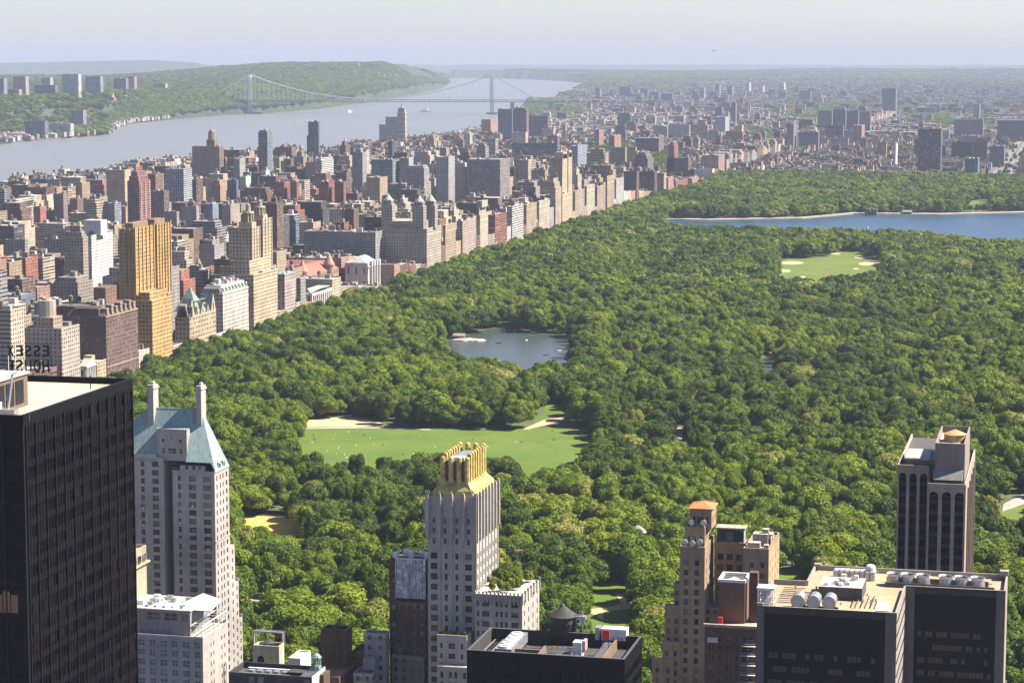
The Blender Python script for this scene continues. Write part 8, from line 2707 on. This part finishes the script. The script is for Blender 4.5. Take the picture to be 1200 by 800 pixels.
# ------------------------------------------------------------------ the suspension bridge
zw = -4.0
bl = onZ(293.5, 133.5, zw); br = onZ(576.5, 134.0, zw)
ax = np.array([br[0] - bl[0], br[1] - bl[1]]); SPAN = np.linalg.norm(ax); ax /= SPAN; nx = np.array([-ax[1], ax[0]])
zd = onY(293.5, 116.5, bl[1])[2]; ztp = onY(293.5, 87.5, bl[1])[2]
def bp(s, t, z): return (bl[0] + ax[0] * s + nx[0] * t, bl[1] + ax[1] * s + nx[1] * t, z)
bridge = thing("suspension_bridge", "long grey double-deck suspension bridge crossing the wide river", "bridge", (bl[0], bl[1], 0))
HW = 18.0
for s0 in (0, SPAN):
    mb = MB()
    for sd in (-1, 1):
        for ds in (-5, 5):
            mb.bar(bp(s0 + ds * 1.2, sd * HW, zw), bp(s0 + ds * .75, sd * HW, ztp), 2.0, mat=M_STEEL)
        n = 13
        for k in range(n):
            z0 = zw + (ztp - zw) * k / n; z1 = zw + (ztp - zw) * (k + 1) / n
            mb.bar(bp(s0 - 5.5, sd * HW, z0), bp(s0 + 5.5, sd * HW, z1), .7, mat=M_STEEL); mb.bar(bp(s0 + 5.5, sd * HW, z0), bp(s0 - 5.5, sd * HW, z1), .7, mat=M_STEEL)
            mb.bar(bp(s0 - 5.5, sd * HW, z1), bp(s0 + 5.5, sd * HW, z1), .7, mat=M_STEEL)
    for z_ in (zd - 8, ztp - 6):
        for ds in (-4, 4): mb.bar(bp(s0 + ds, -HW, z_), bp(s0 + ds, HW, z_), 2.4, mat=M_STEEL)
    for ds in (-4, 4):
        for k in range(8):
            a0, a1 = math.pi * k / 8, math.pi * (k + 1) / 8
            mb.bar(bp(s0 + ds, HW * .85 * math.cos(a0), ztp - 28 + 18 * math.sin(a0)), bp(s0 + ds, HW * .85 * math.cos(a1), ztp - 28 + 18 * math.sin(a1)), 1.4, mat=M_STEEL)
    mb.build("tower", bridge)
    mb = MB(); p = bp(s0, 0, 0); mb.box(p[0] - 22, p[0] + 22, p[1] - 22, p[1] + 22, -9, 4, (.45, .43, .4)); mb.build("pier", bridge)
s_l = -190.0; s_r = SPAN + 760
mb = MB(); S_ = np.linspace(s_l, s_r, 60)
for a, b in zip(S_[:-1], S_[1:]):
    for z_ in (zd - 9, zd):
        P_ = [bp(a, -HW, z_), bp(b, -HW, z_), bp(b, HW, z_), bp(a, HW, z_)]; Q_ = [(p[0], p[1], p[2] - 2.2) for p in P_]
        mb.poly(P_, mat=M_DECK); mb.poly(Q_[::-1], mat=M_DECK)
        for i in range(4):
            j = (i + 1) % 4; mb.poly([Q_[i], Q_[j], P_[j], P_[i]], mat=M_DECK)
    for sd in (-1, 1):
        m_ = (a + b) / 2; mb.bar(bp(a, sd * HW, zd - 10), bp(m_, sd * HW, zd - 1), .6, mat=M_DECK); mb.bar(bp(m_, sd * HW, zd - 1), bp(b, sd * HW, zd - 10), .6, mat=M_DECK)
mb.build("deck", bridge)
def cz(s):
    if 0 <= s <= SPAN:
        u = (s / SPAN - .5) * 2; return (zd + 4) + (ztp - zd - 4) * u * u
    if s < 0: u = s / s_l; return ztp + (zd - ztp) * u
    u = (s - SPAN) / 200.0; return ztp + (zd - ztp) * min(u, 1)
for sd in (-1, 1):
    mb = MB(); T_ = np.concatenate([np.linspace(s_l, 0, 6), np.linspace(0, SPAN, 50)[1:], np.linspace(SPAN, SPAN + 200, 6)[1:]])
    for a, b in zip(T_[:-1], T_[1:]): mb.bar(bp(a, sd * HW, cz(a)), bp(b, sd * HW, cz(b)), 2.0, mat=M_CABLE)
    mb.build("main_cable", bridge)
    mb = MB()
    for s in np.linspace(-150, SPAN + 160, 66):
        if cz(s) > zd + 3: mb.bar(bp(s, sd * HW, zd), bp(s, sd * HW, cz(s)), .35, mat=M_CABLE)
    mb.build("suspenders", bridge)
for s in (SPAN + 90, SPAN + 260, SPAN + 430, SPAN + 600, SPAN + 740, -170):
    mb = MB(); p = bp(s, 0, 0); mb.box(p[0] - 6, p[0] + 6, p[1] - 14, p[1] + 14, -8, zd - 11, (.42, .41, .4)); mb.build("pier", bridge)

# ------------------------------------------------------------------ small things in the park and on the water
def boat(label, px, py, L, z, col=M_WHITE, group=None, ang=0.0, wake=False, cat="boat", name="boat"):
    p = onZ(px, py, z); t = thing(name, label, cat, (p[0], p[1], z), group)
    c, s = math.cos(ang), math.sin(ang)
    def W_(a, b, h): return (p[0] + a * c - b * s, p[1] + a * s + b * c, z + h)
    mb = MB(); B_ = L * .3
    low = [(-L / 2, -B_ / 2 * .7), (L * .25, -B_ / 2 * .8), (L / 2 * .9, 0), (L * .25, B_ / 2 * .8), (-L / 2, B_ / 2 * .7)]
    up = [(-L / 2, -B_ / 2), (L * .25, -B_ / 2), (L / 2 * 1.05, 0), (L * .25, B_ / 2), (-L / 2, B_ / 2)]
    hh = L * .12
    for i in range(5):
        j = (i + 1) % 5; mb.poly([W_(*low[i], 0), W_(*low[j], 0), W_(*up[j], hh), W_(*up[i], hh)], mat=col)
    mb.poly([W_(*u, hh) for u in up], mat=col); mb.build("hull", t)
    if L > 12:
        mb = MB(); q = [(-L * .3, -B_ * .3), (L * .12, -B_ * .3), (L * .12, B_ * .3), (-L * .3, B_ * .3)]
        for i in range(4):
            j = (i + 1) % 4; mb.poly([W_(*q[i], hh), W_(*q[j], hh), W_(*q[j], hh * 2.3), W_(*q[i], hh * 2.3)], mat=M_WHITE)
        mb.poly([W_(*u, hh * 2.3) for u in q], mat=M_WHITE); mb.build("cabin", t)
    return t


boat("white motor boat with long wake left of the dark slim high-rise", 362, 143, 34, -4, ang=.4)
m, nt, b = newmat("foam"); b.inputs["Base Color"].default_value = (.75, .78, .8, 1); b.inputs["Roughness"].default_value = .8
mb = MB(); 
for k in range(14):
    a = onZ(361 - k * 4.2, 143.2 + k * .17, -4); q = onZ(361 - (k + 1) * 4.2, 143.2 + (k + 1) * .17, -4); w0 = 8 * (1 - k / 15)
    mb.poly([(a[0], a[1] - w0, -3.8), (q[0], q[1] - w0 * .9, -3.8), (q[0], q[1] + w0 * .9, -3.8), (a[0], a[1] + w0, -3.8)][::-1], mat=m)
o = mb.build("wake_foam"); o['kind'] = 'structure'
boat("white sailing cruiser in midstream under the bridge's left half", 409.5, 132, 42, -4, ang=1.2)
boat("white ferry in midstream between church tower and right bridge tower", 499.5, 131.5, 60, -4, ang=.1)
boat("small white boat under the bridge near the wooded far bank", 427, 121, 60, -4, ang=.1)
for n_, (px, py, lab) in enumerate([(668, 399, "pale rowing boat moored at the lake's right shore"), (640, 416, "dark rowing boat near the lake's lower shore"), (617, 399, "rowing boat alone in the middle of the lake"), (603, 388, "rowing boat by the lake's far shore"), (584, 402, "dark rowing boat near the rocky point in the lake"), (655, 411, "rowing boat in the lake's lower right corner"), (592, 387, "rowing boat leftmost along the lake's far shore")]):
    boat(lab, px, py, 5.0, .16, M_DARK if n_ in (1, 4) else M_WHITE, "rowing boats on the lake", ang=n_ * .8, cat="rowing boat", name="rowing_boat")
# rocky point in the lake
import bmesh
def rock(label, px, py, rx, ry, rz, seed, name="rock_outcrop"):
    p = onZ(px, py, .1); r = random.Random(seed); bm = bmesh.new(); bmesh.ops.create_icosphere(bm, subdivisions=3, radius=1)
    for v in bm.verts:
        k = .75 + .5 * float(fbm(np.array(v.co.x * 2 + seed + 5.0), np.array(v.co.y * 2 + v.co.z + 9.0), seed)); v.co = Vector((v.co.x * rx * k, v.co.y * ry * k, v.co.z * rz * k))
    me = bpy.data.meshes.new(name); bm.to_mesh(me); bm.free(); me.materials.append(M_ROCK)
    o = bpy.data.objects.new(name, me); COL.objects.link(o); o.location = p; tag(o, label, "rock"); return o
M_ROCK = simple("schist_rock", (.36, .31, .26), .95, nscale=.3, namt=.4)
rock("long pale rock point reaching into the lake from the left", 548, 398.5, 14, 9, 1.8, 3)
rock("rounded pale rock lying at the tip of the lake point", 561, 399, 6, 8, 1.6, 4)
rock("pale rock patch among trees right of the small path lawn", 797, 512, 5, 9, 2.0, 6)
# boathouse-like pavilion by the lake
def hut(label, px, py, w, d, h, col, roof, name="park_building", cat="park building", pyr=False):
    p = onZ(px, py, .1); t = thing(name, label, cat, (p[0], p[1], .1))
    mb = MB(); mb.box(p[0] - w / 2, p[0] + w / 2, p[1], p[1] + d, .1, h, col, (2.6, 3.2, .4, .5)); mb.build("wall", t)
    mb = MB()
    if pyr: mb.frustum((p[0] - w / 2 - .6, p[0] + w / 2 + .6, p[1] - .6, p[1] + d + .6), (p[0] - .3, p[0] + .3, p[1] + d / 2 - .3, p[1] + d / 2 + .3), h, h + w * .45, roof)
    else:
        a, b_, c, e = p[0] - w / 2 - .6, p[0] + w / 2 + .6, p[1] - .6, p[1] + d + .6; m_ = (c + e) / 2
        mb.poly([(a, c, h), (b_, c, h), (b_, m_, h + d * .3), (a, m_, h + d * .3)], roof); mb.poly([(b_, e, h), (a, e, h), (a, m_, h + d * .3), (b_, m_, h + d * .3)], roof); mb.poly([(b_, c, h), (b_, e, h), (b_, m_, h + d * .3)], col); mb.poly([(a, e, h), (a, c, h), (a, m_, h + d * .3)], col)
    mb.build("roof", t); return t
hut("small dark lakeside shelter on the rocky point", 537, 397.5, 10, 7, 3.2, (.2, .15, .12), (.35, .33, .3))
hut("park house with long brown-pink roof just right of the gilded tower", 607, 688, 7.5, 17, 11.5, (.42, .33, .28), (.33, .22, .17))
hut("grey pyramid-roofed park pavilion left of the tan brick tower", 745, 651, 9, 9, 11, (.4, .37, .33), (.36, .34, .32), pyr=True)
# pumping houses of the reservoir
p = onZ(1021, 252.0, .1)
t = thing("gatehouse", "dark stone twin gatehouse on the reservoir's far bank", "gatehouse", (p[0], p[1], .1))
mb = MB(); mb.box(p[0] - 10, p[0] - 2, p[1] - 3, p[1] + 10, .1, 10.5, (.2, .17, .16), (3, 5, .3, .5)); mb.build("left_pavilion", t)
mb = MB(); mb.box(p[0] + 1, p[0] + 9, p[1] - 3, p[1] + 10, .1, 9.5, (.22, .18, .17), (3, 5, .3, .5)); mb.build("right_pavilion", t)
mb = MB(); mb.box(p[0] - 2, p[0] + 1, p[1] - 1, p[1] + 8, .1, 5, (.24, .2, .18)); mb.build("link", t)
hut("low grey roofed pump house right of the dark twin gatehouse", 1063, 251.5, 14, 8, 4.5, (.22, .2, .2), (.3, .3, .3), name="pump_house", cat="pump house")
# fountain jet
p = onZ(1017, 271.5, .2); mb = MB(); mb.cyl(p[0], p[1], .1, 9.5, 1.3, .25, 8, mat=m); mb.cyl(p[0], p[1], .1, 1.2, 3.2, 1.0, 10, mat=m)
o = mb.build("fountain_jet"); tag(o, "single white fountain jet rising from the blue reservoir", "fountain")
# ball-field backstops
for (px, py, lab) in ((911, 309, "small backstop fence by the upper left clay infield"), (1033, 306, "small backstop fence by the right clay infield")):
    p = onZ(px, py, .1); t = thing("backstop_fence", lab, "fence", (p[0], p[1], .1)); mb = MB()
    for k in range(6): mb.bar((p[0] + k * 1.5, p[1], .1), (p[0] + k * 1.5, p[1], 4), .08, mat=M_METAL)
    for z_ in (1, 2.5, 4): mb.bar((p[0], p[1], z_), (p[0] + 7.5, p[1], z_), .08, mat=M_METAL)
    mb.build("netting_frame", t)
# people and blankets on the meadow
def person_mesh(col):
    mm_ = simple("clothing", col, .9)
    mb = MB(); prof = [(0, .0, .30), (.25, .34, .36), (.55, .22, .24), (.8, .19, .22), (.98, .10, .12), (1.02, .07, .07), (1.08, .10, .11), (1.2, .115, .12), (1.3, .06, .07)]
    n = 8
    for (z0, a0, b0), (z1, a1, b1) in zip(prof[:-1], prof[1:]):
        for k in range(n):
            t0, t1 = 2 * math.pi * k / n, 2 * math.pi * (k + 1) / n
            mb.poly([(a0 * math.cos(t0), b0 * math.sin(t0), z0), (a0 * math.cos(t1), b0 * math.sin(t1), z0), (a1 * math.cos(t1), b1 * math.sin(t1), z1), (a1 * math.cos(t0), b1 * math.sin(t0), z1)], mat=mm_)
    for s in (-1, 1):
        mb.bar((.15 * s, 0, .15), (.2 * s, -.55, .42), .09, mat=mm_, n=6); mb.bar((.2 * s, -.55, .42), (.2 * s, -.85, .05), .07, mat=mm_, n=6); mb.bar((.2 * s, 0, .9), (.3 * s, -.25, .5), .055, mat=mm_, n=6)
    return mb.mesh("person")
PM = [person_mesh(c) for c in ((.7, .68, .65), (.5, .12, .1), (.08, .09, .14), (.6, .42, .32))]
BMSH = []
for c in ((.75, .72, .68), (.5, .2, .2), (.2, .25, .45)):
    mb = MB(); mb.box(-.6, .6, -.5, .5, 0, .05, c, mat=simple("blanket", c, .95)); BMSH.append(mb.mesh("picnic_blanket"))
r = random.Random(8); spots = []
while len(spots) < 44:
    px, py = r.uniform(362, 688), r.uniform(504, 545)
    if inpoly(px, py, [(p[0], p[1]) for p in LAWN])[0] and py > 505: spots.append((px, py))
for k, (px, py) in enumerate(spots):
    p = onZ(px, py, .14)
    if k % 2:
        o = bpy.data.objects.new("picnic_blanket", BMSH[k % 3]); tag(o, "tiny picnic blanket spread out on the open meadow lawn", "blanket", "picnic blankets on the meadow")
    else:
        o = bpy.data.objects.new("person", PM[k % 4]); tag(o, "tiny person sitting on the open meadow lawn", "person", "people sitting on the meadow")
    COL.objects.link(o); o.location = p; o.rotation_euler = (0, 0, r.random() * 6.28)
# far-off radio masts and a small aircraft
for (px, yt, d, lab) in ((421, 64, 15500, "thin lone radio mast standing on the wooded ridge"),):
    x, y = far_pt(px, d); z = float(height(x, y)); zt_ = onY(px, yt, y)[2]; t = thing("radio_mast", lab, "mast", (x, y, z)); mb = MB()
    for k in range(3):
        a_ = k * 2.094; mb.bar((x + 5 * math.cos(a_), y + 5 * math.sin(a_), z - 2), (x + 1.2 * math.cos(a_), y + 1.2 * math.sin(a_), zt_), .9, mat=M_STEEL)
    mb.build("lattice", t)
p = onY(836, 59.5, 5200); t = thing("helicopter", "tiny pale helicopter hovering in the haze above the far skyline", "helicopter", tuple(p))
mb = MB(); n = 8
prof = [(-4.5, .1), (-3.5, 1.0), (-1.5, 1.5), (1, 1.4), (2.5, .6), (8, .25)]
for (a0, r0_), (a1, r1_) in zip(prof[:-1], prof[1:]): mb.cyl(p[1], p[2], p[0] + a0, p[0] + a1, r0_, r1_, 10, mat=M_WHITE, axis='x', cap=False)
mb.box(p[0] + 7.4, p[0] + 8.2, p[1] - .1, p[1] + .1, p[2], p[2] + 2, WHITE, mat=M_WHITE); mb.build("fuselage", t)
mb = MB(); mb.bar((p[0] - 6, p[1], p[2] + 2.2), (p[0] + 6, p[1], p[2] + 2.2), .15, mat=M_BLKMETAL); mb.bar((p[0], p[1] - 6, p[2] + 2.2), (p[0], p[1] + 6, p[2] + 2.2), .15, mat=M_BLKMETAL); mb.bar((p[0], p[1], p[2] + 1), (p[0], p[1], p[2] + 2.2), .2, mat=M_BLKMETAL); mb.build("rotor", t)

# ------------------------------------------------------------------ labels of the many
ORD = "first second third fourth fifth sixth seventh eighth ninth tenth eleventh twelfth thirteenth fourteenth fifteenth sixteenth seventeenth eighteenth nineteenth twentieth".split()
def ordw(n):
    if n < 20: return ORD[n]
    t_ = {2: "twenty", 3: "thirty", 4: "forty"}[(n + 1) // 10]
    return t_ + ("-" + ORD[(n + 1) % 10 - 1] if (n + 1) % 10 else "-" + "th")


def give_labels(items, land, noun):
    """items: (object, px, py, prefix)"""
    g = {}
    for (o, px, py, pre) in items:
        best = min(land, key=lambda L: (L[1] - px) ** 2 + ((L[2] - py) * 1.3) ** 2)
        dx, dy = px - best[1], (py - best[2]) * 1.3
        if abs(dx) > abs(dy): rel = "left of" if dx < 0 else "right of"
        else: rel = "behind" if dy < 0 else "in front of"
        g.setdefault("%s %s %s %s" % (pre, noun, rel, best[0]), []).append((px, o))
    for k, v in g.items():
        v.sort(key=lambda e: e[0])
        for i, (_, o) in enumerate(v):
            o['label'] = k if len(v) == 1 else k + ", %s from left" % ordw(i)


LT = [("the copper-roofed tower", 250, 560), ("the gilded tower", 545, 600), ("the netted building", 470, 670), ("the tan brick tower", 820, 650), ("the arched tower", 1097, 590), ("the wide black slab", 1010, 670),
      ("the open meadow", 420, 525), ("the orange infield", 305, 612), ("the charcoal block", 325, 770), ("the small path lawn", 715, 705), ("the conical water tank", 660, 735), ("the brown brick tower", 395, 740), ("the grey pyramid pavilion", 745, 640), ("the pale path strip", 310, 698), ("the roof garden", 615, 690), ("the right-hand park drive", 1190, 595)]
items = []
for (e, px, py, cn, sz) in TREE_LABELS:
    items.append((e, px, py, cn + (" broad" if sz > 8.2 else " small" if sz < 5.6 else " medium")))
give_labels(items, LT, "tree")
LC = [("the golden tower", 178, 320), ("the bright white block", 115, 295), ("the twin-towered house", 300, 300), ("the triple-domed house", 480, 270), ("the red brick tower", 163, 230), ("the domed brown block", 245, 190), ("the gothic church", 465, 140),
      ("the orange-red twins", 360, 225), ("the very broad slab", 570, 210), ("the pointed twin towers", 660, 215), ("the two dark slabs", 750, 215), ("the green hillside park", 735, 185), ("the cream ziggurat block", 25, 230), ("the dark slim high-rise", 367, 165),
      ("the glassy green tower", 311, 180), ("the red-roofed museum", 420, 315), ("the cream-striped dark slab", 1090, 165), ("the straight avenue", 1185, 190), ("the right bridge tower", 576, 130), ("the dark brown block", 120, 370), ("the four joined slabs", 990, 140), ("the blue-grey striped slab", 205, 215), ("the white banded high-rise", 385, 200)]
items = []
for (t, B) in AUTO:
    px = (B['r'][0] + B['r'][1]) / 2; py = B['r'][2]
    pre = ("tall" if B['h'] - B['z0'] > 55 else "low" if B['h'] - B['z0'] < 26 else "mid-rise") + " " + B['nm']
    items.append((t, px, py, pre))
give_labels(items, LC, "building")
